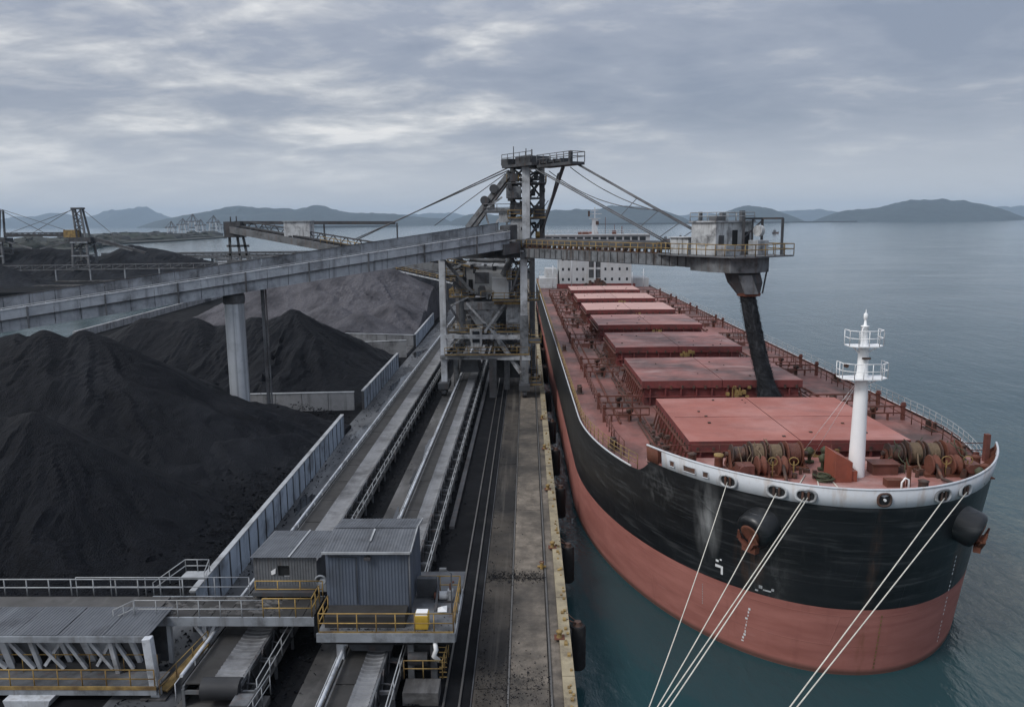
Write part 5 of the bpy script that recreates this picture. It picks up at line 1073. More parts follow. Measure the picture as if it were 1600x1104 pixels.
m_ = MB(); m_.rail([(-14.4, 40.0, 6.97), (-11.75, 40.0, 6.97), (-11.75, 41.6, 6.97)], 1.1, .033, 1.0, (.5,)); m_.rail([(-15.6, 42.35, 6.97), (-11.75, 42.35, 6.97)], 1.0, .033, 1.2, (.5,)); m_.build('railing', 'yellow_paint', wk)
m_ = MB(); m_.rail([(-21.6, 42.6, 7.0), (-20.0, 43.4, 8.05), (-18.6, 43.4, 8.05), (-18.6, 42.6, 7.6)], .75, .03, .9, (.5,)); m_.box(-20.0, -18.5, 42.6, 43.5, 7.95, 8.05); m_.build('stair_landing', 'rail_grey', wk)
m_ = MB(); m_.bar((-22.4, 40.1, 6.4), (-21.3, 40.1, 6.97), .8, .08); m_.rail([(-22.5, 39.8, 6.5), (-21.4, 39.9, 7.0)], 1.0, .03, .6); m_.build('stair_flight', 'rail_grey', wk)
for x in (-19.9, -17.9):
    m_ = MB(); m_.bar((x, 40.6, 4), (x, 40.6, 6.5), .24); m_.bar((x+.1, 40.6, 6.45), (x+1.4, 40.6, 6.42), .6, .14); m_.build('support_leg', 'steel_light', wk)
m_ = MB(); m_.bar((-18.4, 40.4, 6.4), (-17.7, 40.4, 5.4), .16).bar((-17.2, 40.4, 6.45), (-17.7, 40.4, 5.4), .16); m_.build('bracket', 'steel_light', wk)

# ---- roofed conveyor bridge entering from the stockyard
cb = thing('conveyor_bridge', 'roofed conveyor bridge with yellow lower walkway in front of the nearest coal cone', 'conveyor bridge', (-26, 39.5, 4))
for i in range(6):
    xa = -34.0+i*2.4; m_ = MB(); corr(m_, (xa, 37.8, 7.12+random.uniform(-.015, .015)), (2.36, 0, 0), (0, 3.0, .06), .17, .026); m_.build('roof_sheet', 'roof_sheet', cb)
m_ = MB(); m_.box(-34, -20.5, 40.95, 42.3, 6.9, 7.05); m_.build('walkway_deck', 'strip_concrete', cb)
m_ = MB(); m_.rail([(-34, 42.4, 7.05), (-19.8, 42.4, 7.05)], 1.0, .04, 1.35, (.5,)); m_.build('railing', 'rail_grey', cb)
m_ = MB(); m_.box(-34, -19.5, 37.72, 37.92, 6.78, 7.1).box(-34, -19.5, 41.0, 41.2, 6.4, 6.88); m_.build('eaves_beam', 'steel_grey', cb)
m_ = MB(); m_.box(-34, -20, 40.4, 40.6, 4.2, 6.8); m_.build('back_panel', 'steel_dark', cb)
xs_ = [-33, -31.2, -29.4, -27.5, -26.0, -24.4, -23.2, -21.8, -20.7]
for i, x in enumerate(xs_):
    m_ = MB(); w_ = .34 if i % 3 == 0 else .22; m_.bar((x+random.uniform(-.15, .15), 38.3+random.uniform(0, .8), 4.75), (x, 38.0, 6.8), w_, .2); m_.build('post', 'steel_light', cb)
for i, (a, b) in enumerate(zip(xs_, xs_[1:])):
    m_ = MB(); m_.bar((a, 38.3, 6.75), (b-.25, 38.5, 4.9), .24, .16); m_.build('brace', 'steel_light', cb)
    if i % 2 == 0: m_ = MB(); m_.bar((b, 38.45, 6.75), (a+.3, 38.6, 5.0), .2, .16); m_.build('brace', 'steel_light', cb)
for i in range(9):
    x = -33+i*1.45; m_ = MB(); m_.hexa([(x+.1, 39.0, 5.0), (x+.5, 39.0, 5.0), (x+.5, 39.6, 5.0), (x+.1, 39.6, 5.0), (x-.3, 38.6, 6.7), (x+.9, 38.6, 6.7), (x+.9, 39.8, 6.7), (x-.3, 39.8, 6.7)]); m_.build('hopper', 'steel_light' if i % 2 else 'steel_mid', cb)
m_ = MB(); m_.box(-34, -19.0, 36.9, 38.5, 4.55, 4.72); m_.build('lower_walkway', 'steel_mid', cb)
m_ = MB(); m_.box(-34, -19.0, 36.82, 36.9, 4.68, 4.86); m_.build('toe_board', 'yellow_worn', cb)
m_ = MB(); m_.box(-34, -19.0, 36.84, 36.92, 4.38, 4.67); m_.build('edge_beam', 'steel_grey', cb)
m_ = MB(); m_.rail([(-34, 36.95, 4.72), (-19.1, 36.95, 4.72)], 1.0, .036, 1.25, (.5,)); m_.rail([(-34, 38.4, 4.72), (-19.6, 38.4, 4.72)], 1.0, .03, 1.9, ()); m_.build('railing', 'yellow_paint', cb)
m_ = MB(); m_.box(-34, -20, 38.6, 39.6, 4.6, 5.1); m_.build('belt', 'belt_black', cb)
m_ = MB(); m_.bar((-19.2, 37.3, 3.9), (-19.45, 37.3, 7.3), .44, .42); cl_ = m_.build('corner_column', 'steel_light', cb, bevel=.03)
m_ = MB(); m_.box(-19.9, -18.6, 36.9, 38.1, 3.9, 4.12); m_.build('base_plate', 'strip_concrete', cl_)
m_ = MB(); m_.hexa([(-26.2, 36.4, 2.6), (-24.9, 36.4, 2.6), (-24.9, 37.8, 2.6), (-26.2, 37.8, 2.6), (-26.6, 36.3, 4.4), (-24.2, 36.3, 4.4), (-24.2, 37.9, 4.4), (-26.6, 37.9, 4.4)]); m_.build('footing', 'steel_light', cb)
m_ = MB(); m_.bar((-18.9, 37.4, 4.3), (-17.7, 40.2, 5.4), .5, .1); m_.rail([(-18.9, 37.0, 4.3), (-17.5, 40.0, 5.4)], .8, .03, 1.0); m_.build('stair_flight', 'yellow_worn', cb)

# ---- fenders, bollards, quay furniture
fd = None; ORD = ['second', 'third', 'fourth', 'fifth', 'sixth', 'seventh', 'eighth', 'ninth', 'tenth', 'eleventh']
for y in (45.5, 57.5, 71, 83.5, 96, 113, 133, 152, 172, 192, 214):
    if fd is None:
        fd = thing('fender', 'black rubber fender on the quay face nearest the bow ropes, standing in open water', 'fender', (2.45, y, 4), 0, 'rubber fenders along the quay face', world=False)
        m_ = MB(); m_.lathe([(.44, -3.2), (.5, -3.05), (.5, -.55), (.44, -.4)], (.52, 0, 0), n=18); m_.build('fender_drum', 'rubber', fd)
        m_ = MB(); m_.lathe([(.3, -.4), (.22, -.3), (.22, -.15)], (.52, 0, 0), n=12); m_.build('end_cap', 'gear_dark', fd)
        m_ = MB(); m_.tube([(.52, -.1, -.25), (.1, -.3, .0), (-.15, -.4, .2)], .045, 5).tube([(.52, .1, -.25), (.1, .3, 0), (-.15, .4, .2)], .045, 5); m_.build('chain', 'gear_dark', fd)
        m_ = MB(); m_.box(.0, .12, -.55, .55, -3.0, -.5); m_.build('back_plate', 'steel_dark', fd)
    else: dup(fd, (2.45, y, 4), label='black rubber fender on the quay face, %s along from the foot of the picture' % ORD.pop(0))
bl = None; ORD2 = ['second', 'third', 'fourth', 'fifth', 'sixth', 'seventh', 'eighth', 'ninth']
for y in (30.2, 43, 56, 69, 82, 95, 121, 139, 160):
    if bl is None:
        bl = thing('mooring_bollard', 'small yellow bollard at the lower end of the quay kerb beside the rope ends', 'bollard', (1.75, y, 4.17), 0, 'yellow bollards on the quay kerb', world=False)
        m_ = MB(); m_.lathe([(.2, 0), (.15, .08), (.13, .28), (.19, .34), (.21, .40), (.12, .46)], n=12); m_.build('post', 'yellow_worn', bl)
        m_ = MB(); m_.box(-.3, .3, -.3, .3, 0, .03); m_.build('base_plate', 'rust_red', bl)
    else: dup(bl, (1.75, y, 4.17), label='small yellow bollard on the quay kerb, %s one counted from the foot of the picture' % ORD2.pop(0))
m_ = MB(); rr = random.Random(12)
for i in range(90):
    y = 32+rr.random()**1.5*110; x = 2.15+rr.uniform(-.12, .12); s_ = rr.uniform(.04, .10); m_.box(x-s_, x+s_, y-s_*1.4, y+s_*1.4, 4.17, 4.17+s_*1.3)
o = m_.build('kerb_fitting', 'yellow_worn', None, kind='stuff'); tag(o, 'small worn yellow cleats and lumps along the outer kerb edge', 'cleats')
for y, lb in ((52.5, 'small heap of yellow fittings at the dark slab joint on the quay'),):
    t = thing('valve_stand', lb, 'valve', (.9, y, 4.08)); m_ = MB(); m_.cyl((.9, y, 4.08), (.9, y, 4.5), .12, n=10).cyl((.6, y+.1, 4.2), (1.2, y+.1, 4.2), .08, n=8); m_.build('valve_body', 'yellow_paint', t); m_ = MB(); m_.torus((.9, y, 4.56), (0, 0, 1), .16, .025); m_.build('hand_wheel', 'rust_red', t)
# ================================================================== BULK CARRIER
def hull_mats():
    def base(name, col, rough):
        m = bpy.data.materials.new(name); m.use_nodes = True; t = m.node_tree; n = t.nodes; l = t.links; b = n['Principled BSDF']; b.inputs['Roughness'].default_value = rough
        co = n.new('ShaderNodeTexCoord')
        def noise(s, d, r, sc3):
            mp = n.new('ShaderNodeMapping'); mp.inputs['Scale'].default_value = sc3; l.new(co.outputs['Object'], mp.inputs[0]); x = n.new('ShaderNodeTexNoise'); x.inputs['Scale'].default_value = s; x.inputs['Detail'].default_value = d; x.inputs['Roughness'].default_value = r; l.new(mp.outputs[0], x.inputs['Vector']); return x.outputs['Fac']
        def rng_(f, a, c, v0, v1):
            x = n.new('ShaderNodeMapRange'); x.inputs[1].default_value = a; x.inputs[2].default_value = c; x.inputs[3].default_value = v0; x.inputs[4].default_value = v1; l.new(f, x.inputs[0]); return x.outputs[0]
        def mix(f, a, c):
            x = n.new('ShaderNodeMix'); x.data_type = 'RGBA'; l.new(f, x.inputs[0])
            for i, v_ in ((6, a), (7, c)):
                if isinstance(v_, tuple): x.inputs[i].default_value = (*v_, 1)
                else: l.new(v_, x.inputs[i])
            return x.outputs[2]
        def mul(a, c):
            x = n.new('ShaderNodeMath'); x.operation = 'MULTIPLY'; l.new(a, x.inputs[0])
            if isinstance(c, float): x.inputs[1].default_value = c
            else: l.new(c, x.inputs[1])
            return x.outputs[0]
        def spot(c, sc3, r0, r1):
            vm = n.new('ShaderNodeVectorMath'); vm.operation = 'SUBTRACT'; l.new(co.outputs['Object'], vm.inputs[0]); vm.inputs[1].default_value = c
            v2 = n.new('ShaderNodeVectorMath'); v2.operation = 'MULTIPLY'; l.new(vm.outputs[0], v2.inputs[0]); v2.inputs[1].default_value = sc3
            v3 = n.new('ShaderNodeVectorMath'); v3.operation = 'LENGTH'; l.new(v2.outputs[0], v3.inputs[0]); return rng_(v3.outputs['Value'], r0, r1, 1., 0.)
        # welded plate strakes: faint relief
        sp = n.new('ShaderNodeSeparateXYZ'); l.new(co.outputs['Object'], sp.inputs[0])
        cb_ = n.new('ShaderNodeCombineXYZ'); ad0 = n.new('ShaderNodeMath'); ad0.operation = 'ADD'; l.new(sp.outputs[0], ad0.inputs[0]); l.new(sp.outputs[1], ad0.inputs[1]); l.new(ad0.outputs[0], cb_.inputs[0]); l.new(sp.outputs[2], cb_.inputs[1])
        bk = n.new('ShaderNodeTexBrick'); l.new(cb_.outputs[0], bk.inputs['Vector']); bk.inputs['Scale'].default_value = 1.; bk.inputs['Brick Width'].default_value = 7.; bk.inputs['Row Height'].default_value = 2.1; bk.inputs['Mortar Size'].default_value = .03; bk.inputs['Mortar Smooth'].default_value = .6
        hs = n.new('ShaderNodeMath'); hs.operation = 'MULTIPLY_ADD'; l.new(bk.outputs['Fac'], hs.inputs[0]); hs.inputs[1].default_value = .35; l.new(noise(.45, 3, .5, (1, 1, 1)), hs.inputs[2])
        bp = n.new('ShaderNodeBump'); bp.inputs['Strength'].default_value = .35; bp.inputs['Distance'].default_value = .16; l.new(hs.outputs[0], bp.inputs['Height']); l.new(bp.outputs[0], b.inputs['Normal'])
        MATS[name] = m
        return m, b, l, noise, rng_, mix, mul, spot, sp
    m, b, l, noise, rng_, mix, mul, spot, sp = base('hull_black', 0, .38)
    c = mix(rng_(noise(.5, 6, .6, (.35, .35, 2.2)), .35, .7, 0., 1.), (.0065, .0075, .009), (.017, .0185, .021))
    c = mix(rng_(noise(1., 6, .65, (.25, .25, 3.2)), .53, .72, 0., .5), c, (.10, .105, .11))
    c = mix(rng_(noise(1., 5, .6, (1.6, 1.6, .10)), .60, .78, 0., .25), c, (.07, .07, .07))
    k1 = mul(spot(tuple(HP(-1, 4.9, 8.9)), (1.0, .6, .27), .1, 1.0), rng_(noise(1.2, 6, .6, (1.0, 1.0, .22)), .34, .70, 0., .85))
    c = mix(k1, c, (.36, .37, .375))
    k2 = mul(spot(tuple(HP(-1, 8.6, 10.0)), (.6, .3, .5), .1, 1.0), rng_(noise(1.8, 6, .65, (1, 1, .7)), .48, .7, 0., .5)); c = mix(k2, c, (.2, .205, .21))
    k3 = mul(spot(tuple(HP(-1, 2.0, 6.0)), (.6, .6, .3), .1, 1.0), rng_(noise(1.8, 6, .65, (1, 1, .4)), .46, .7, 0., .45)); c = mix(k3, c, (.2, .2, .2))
    k4 = mul(spot((0, .4, 7.5), (2.2, .4, .16), .1, 1.0), rng_(noise(2, 6, .65, (2, 2, .12)), .42, .7, 0., .5)); c = mix(k4, c, (.13, .07, .045))
    for sg in (-1, 1):
        k5 = mul(spot(tuple(HP(sg, 2.6, 7.2)), (.9, .6, .33), .1, 1.0), rng_(noise(1.6, 6, .65, (1.5, 1.5, .2)), .45, .68, 0., .8)); c = mix(k5, c, (.12, .055, .028))
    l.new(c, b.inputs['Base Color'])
    m, b, l, noise, rng_, mix, mul, spot, sp = base('hull_red', 0, .55); b.inputs['Specular IOR Level'].default_value = .22
    c = mix(rng_(noise(.5, 7, .62, (.4, .4, 1.8)), .32, .68, 0., 1.), (.30, .115, .095), (.41, .172, .145))
    c = mix(rng_(noise(.8, 6, .6, (.12, .12, 3.0)), .52, .70, 0., .5), c, (.27, .098, .088))
    c = mix(rng_(noise(1.2, 6, .7, (.3, .3, 2.4)), .62, .74, 0., .35), c, (.40, .22, .20))
    c = mix(rng_(noise(1.0, 4, .6, (1.2, 1.2, .08)), .58, .75, 0., .30), c, (.16, .06, .05))
    k4 = mul(spot((0, 1.2, 2.0), (2.6, .4, .22), .1, 1.0), rng_(noise(2, 6, .65, (2, 2, .15)), .44, .7, 0., .7)); c = mix(k4, c, (.15, .075, .03))
    c = mix(rng_(sp.outputs[2], .18, .5, .75, 0.), c, (.03, .028, .022))
    l.new(c, b.inputs['Base Color'])
SB = 15.5; SL = 226.0
def hbz(s, z):
    t = min(max(z/12.6, 0), 1); L = 32-6*t; y0 = 2*(1-t)
    h = SB*math.sqrt(max(0, 1-(1-min(s/L, 1))**2))
    if s > 196: h *= math.sqrt(max(0.0, 1-((s-196)/(SL-196))**2*.62))
    return h, y0+s
def HP(side, s, z, off=0.):
    h, y = hbz(s, z); p = V(side*h, y, z)
    if off:
        h2, y2 = hbz(s+.05, z); h3, y3 = hbz(max(0, s-.05), z); tg = V(side*(h2-h3), y2-y3, 0)
        h4, y4 = hbz(s, z+.1); up_ = V(side*(h4-h), y4-y, .1); nn = tg.cross(up_).normalized()
        if nn.x*side < 0 or (s < .05 and nn.y > 0): nn = -nn
        p = p+nn*off
    return p
def HN(side, s, z): return (HP(side, s, z, 1.0)-HP(side, s, z)).normalized()
hull_mats()
ship = thing('bulk_carrier', 'huge bulk carrier with black and red hull, seven red hatch covers and white bow mast', 'cargo ship', (20.4, 44, 0), R(.66), world=False)
ths = [i/30*math.pi/2 for i in range(31)]
S = [1-math.cos(t) for t in ths]                       # fraction of L
S_abs = sorted(set([round(26*x, 3) for x in S]+[round(32*x, 3) for x in S]+[9.3, 9.5, 9.7, 9.9, 10.1, 10.3, 10.5, 10.8]+[36, 42, 50, 60, 75, 90, 105, 120, 135, 150, 165, 180, 190, 196, 202, 208, 213, 218, 222, 225, 226]))
def ztop(s):
    if s <= 9.4: return 11.54
    if s >= 11.6: return 10.36
    f = (s-9.4)/2.2; return 10.36+(11.54-10.36)*(1-math.sin(f*math.pi/2))**1.3
ZR = 4.7
def loft(zs_fn, m, name, cols=None):
    cols = cols or [(-1, s) for s in reversed(S_abs)]+[(1, s) for s in S_abs[1:]]
    m_ = MB(); vs = []; nr = None
    for sd_, s in cols:
        zs = zs_fn(s); nr = len(zs); vs += [tuple(HP(sd_, s, z)) for z in zs]
    fs = [(i*nr+j, (i+1)*nr+j, (i+1)*nr+j+1, i*nr+j+1) for i in range(len(cols)-1) for j in range(nr-1)]
    # close the transom
    fs.append(tuple(range(nr))+tuple((len(cols)-1)*nr+j for j in reversed(range(nr))))
    m_.add(vs, fs, True); return m_.build(name, m, ship)
loft(lambda s: [-6, -3, -1, 0, 1, 2, 3, 4, ZR], 'hull_red', 'bottom_plating')
loft(lambda s: [ZR+(ztop(s)-ZR)*i/9 for i in range(10)], 'hull_black', 'side_plating')
# thin pale boundary line
# decks
def deck_poly(z, s0, s1, inset=.05):
    ss = [s for s in S_abs if s0 <= s <= s1]; a = [HP(-1, s, z, -inset) if s > .1 else HP(-1, s, z)+V(0, inset, 0) for s in reversed(ss)]; b = [HP(1, s, z, -inset) for s in ss if s > .1]
    return [(p.x, p.y) for p in a+b]
m_ = MB(); pl = deck_poly(10.2, 8.0, SL); m_.add([(x, y, 10.2) for x, y in pl], [tuple(range(len(pl)))[::-1]]); m_.build('main_deck', 'deck_red', ship)
m_ = MB(); pl = deck_poly(11.6, 0, 9.9); m_.prism(pl[::-1], 11.45, 11.6); 
fd_ = m_.build('forecastle_deck', 'focsle_red', ship)
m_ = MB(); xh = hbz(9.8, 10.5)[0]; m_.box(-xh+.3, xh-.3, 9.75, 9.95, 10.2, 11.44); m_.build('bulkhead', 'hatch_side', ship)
# white bulwark band, its rusty ends, cap rail and stays
def bulwark(s0, s1, m, name, zt=12.62, zb=11.54, both=True):
    for sd_ in ((-1, 1) if both else (0,)):
        ss = [s for s in S_abs if s0 <= s <= s1]
        cols = [(sd_, s) for s in ss] if both else [(-1, s) for s in reversed(ss)]+[(1, s) for s in ss[1:]]
        m_ = MB(); vs = []
        for c_, s in cols:
            vs += [HP(c_, s, zb, .012), HP(c_, s, zt, .012), HP(c_, s, zt, -.10), HP(c_, s, zb-.1, -.10)]
        fs = []
        for i in range(len(cols)-1):
            for j in range(4): fs.append((i*4+j, (i+1)*4+j, (i+1)*4+(j+1) % 4, i*4+(j+1) % 4))
        fs += [(0, 1, 2, 3), tuple((len(cols)-1)*4+j for j in (3, 2, 1, 0))]
        m_.add(vs, fs, True); m_.build(name, m, ship)
bulwark(0, 8.4, 'white_paint', 'bulwark', both=False)
bulwark(8.38, 9.75, 'rust_red', 'bulwark_end')
m_ = MB(); ss = [s for s in S_abs if s <= 9.75]; pts = [HP(-1, s, 12.68, -.03) for s in reversed(ss)]+[HP(1, s, 12.68, -.03) for s in ss[1:]]; m_.tube(pts, .075, 6); m_.build('cap_rail', 'white_paint', ship)
for sd_ in (-1, 1):
    for s in (.8, 1.7, 2.7, 3.8, 5, 6.2, 7.4, 8.6, 9.4):
        p = HP(sd_, s, 12.5, -.12); q = HP(sd_, s, 11.6, -.75); r_ = HP(sd_, s, 11.6, -.12); tg = (HP(sd_, s+.1, 12)-HP(sd_, s-.1, 12)).normalized()*.03
        m_ = MB(); vs = [p-tg, q-tg, r_-tg, p+tg, q+tg, r_+tg]; m_.add(vs, [(0, 1, 2), (5, 4, 3), (0, 3, 4, 1), (1, 4, 5, 2), (2, 5, 3, 0)]); m_.build('bulwark_stay', 'rust_red', ship)
# fairleads
def frame_at(sd_, s, z):
    n_ = HN(sd_, s, z) if s > .05 else V(0, -1, 0); u = V(0, 0, 1).cross(n_).normalized(); return n_, u, n_.cross(u)
def fairlead(sd_, s, z, w, h, kind='oval'):
    n_, u, w_ = frame_at(sd_, s, z); c = HP(sd_, s, z) if s > .05 else V(0, hbz(0, z)[1], z); K_ = 18
    def el(a, b, off, sq=2.6): 
        out = []
        for i in range(K_):
            t = 2*math.pi*i/K_; ct, st_ = math.cos(t), math.sin(t); out.append(c+u*(a*math.copysign(abs(ct)**(2/sq), ct))+V(0, 0, 1)*(b*math.copysign(abs(st_)**(2/sq), st_))+n_*off)
        return out
    m_ = MB(); rings = [el(w*1.28, h*1.32, .02), el(w*1.22, h*1.26, .14), el(w, h, .15), el(w*.93, h*.93, .04)]
    m_.add([p for r_ in rings for p in r_], [(j*K_+i, j*K_+(i+1) % K_, (j+1)*K_+(i+1) % K_, (j+1)*K_+i) for j in range(3) for i in range(K_)], True); f = m_.build('fairlead', 'grimy_white' if kind == 'oval' else 'gear_dark', ship)
    m_ = MB(); o_ = el(w*.95, h*.95, .035); m_.add(o_, [tuple(range(K_))]); m_.build('opening', 'mesh_black', f)
    if kind == 'oval':
        m_ = MB(); m_.cyl(c-u*.16+n_*.09-V(0, 0, h*.8), c-u*.16+n_*.09+V(0, 0, h*.8), .08, n=8); m_.cyl(c+u*.16+n_*.09-V(0, 0, h*.8), c+u*.16+n_*.09+V(0, 0, h*.8), .08, n=8); m_.build('roller', 'gear_dark', f)
for sd_, s in ((-1, 3.7), (-1, 1.75), (-1, .95), (1, .78), (1, 1.75)): fairlead(sd_, s, 12.05, .52, .32, 'oval')
fairlead(1, 0, 12.1, .34, .34, 'round')
m_ = MB(); m_.cyl(V(0, hbz(0, 12.1)[1]-.16, 12.1), V(0, hbz(0, 12.1)[1]-.05, 12.1), .08, n=12); m_.build('fairlead_pin', 'plate_white', ship)
for s, w in ((7.3, .22), (6.0, .52), (4.95, .22)):
    n_, u, w_ = frame_at(-1, s, 12.0); c = HP(-1, s, 12.05)
    m_ = MB(); vs = [c+u*(i*w)+V(0, 0, j*.2)+n_*.03 for i, j in ((-1, -1), (1, -1), (1, 1), (-1, 1))]; m_.add(vs, [(0, 1, 2, 3)]); fr = m_.build('freeing_port', 'gear_dark', ship)
    m_ = MB()
    for i, j, k_, q in ((-1, -1, 1, -1), (1, -1, 1, 1), (1, 1, -1, 1), (-1, 1, -1, -1)): m_.bar(c+u*(i*w)+V(0, 0, j*.2)+n_*.04, c+u*(k_*w)+V(0, 0, q*.2)+n_*.04, .05)
    m_.build('rim', 'white_paint', fr)
# anchor bolsters and anchors
for sd_ in (-1, 1):
    c = HP(sd_, 2.15, 9.55); ax = V(sd_*.74, -.52, -.36).normalized()
    m_ = MB(); m_.lathe([(1.15, -1.8), (1.15, .85), (1.09, 1.10), (.88, 1.22), (.5, 1.24)], c+V(0, .2, .1), ax, 28); bo = m_.build('anchor_bolster', 'hull_black', ship)
    e = c+ax*1.25+V(0, .2, .1); u = ax.cross(V(0, 0, 1)).normalized(); w_ = u.cross(ax)
    dn = -w_ if w_.z > 0 else w_
    m_ = MB(); m_.bar(e-ax*.3+dn*-.2, e+ax*.22+dn*.85, .26, .3); an = m_.build('anchor', 'rust_red', ship)
    m_ = MB()
    for k_ in (-1, 1):
        m_.bar(e+ax*.25+dn*.85+u*(k_*.12), e+ax*.32+dn*.25+u*(k_*.62), .34, .3, w2=.30, h2=.14); m_.bar(e+ax*.32+dn*.25+u*(k_*.62), e+ax*.28-dn*.35+u*(k_*.55), .30, .14, w2=.08, h2=.08)
    m_.bar(e+ax*.25+dn*.9-u*.5, e+ax*.25+dn*.9+u*.5, .4, .36); m_.build('fluke', 'rust_red', an)
    m_ = MB(); 
    for i in range(26):
        t = rr.uniform(-.35, .35); z_ = rr.uniform(0, 1.0); 
    m_.lathe([(.62, 1.18), (.66, 1.27), (.5, 1.3)], c+V(0, .2, .1), ax, 20); m_.build('hawse_lip', 'rust_red', bo)
# marks on the hull
def patch(sd_, s, z, w, h, m='plate_white', off=.015, sl_=0.):
    m_ = MB(); n_, u, w_ = frame_at(sd_, s, z); ds = w
    c = [HP(sd_, s, z-h/2, off), HP(sd_, s, z+h/2, off)]
    vs = [c[0]-u*w/2, c[0]+u*w/2, c[1]+u*(w/2+sl_), c[1]-u*(w/2-sl_)]; m_.add(vs, [(0, 1, 2, 3)], True); return m_
def marks(name, lst, m='plate_white', label=None):
    b = MB()
    for sd_, s, z, w, h in lst:
        q = patch(sd_, s, z, w, h); b.add(q.v, q.f)
    return b.build(name, m, ship)
rm = random.Random(2)
marks('thruster_mark', [(-1, 3.98, 5.55, .16, .62), (-1, 4.2, 5.78, .42, .2), (-1, 4.25, 6.15, .22, .16), (-1, 4.05, 6.3, .14, .12)])
marks('bulb_mark', [(-1, 1.9, 5.1, .5, .10), (-1, 2.15, 5.25, .22, .22), (-1, 1.7, 5.25, .16, .18), (-1, 2.3, 4.95, .2, .12)], 'grimy_white')
dm = []
for i in range(14):
    if rm.random() < .75: dm.append((-1, 2.55+.02*i+rm.uniform(-.03, .03), 3.9-i*.25, .05+rm.random()**2*.13, .08+rm.random()*.12))
marks('draught_mark', dm)
dm = [(-1, 5.15, 3.9-i*.18, .05, .11) for i in range(9)]; marks('draught_mark', dm, 'rail_grey')
dm = [(1, 2.4+.01*i, 7.2-i*.3, .08+rm.random()*.05, .16) for i in range(22) if i not in (5, 9, 15)]; marks('draught_mark', dm)
marks('stem_rust_line', [(1, .06, 4.2-i*.28, .09, .18) for i in range(14)], 'yellow_worn')
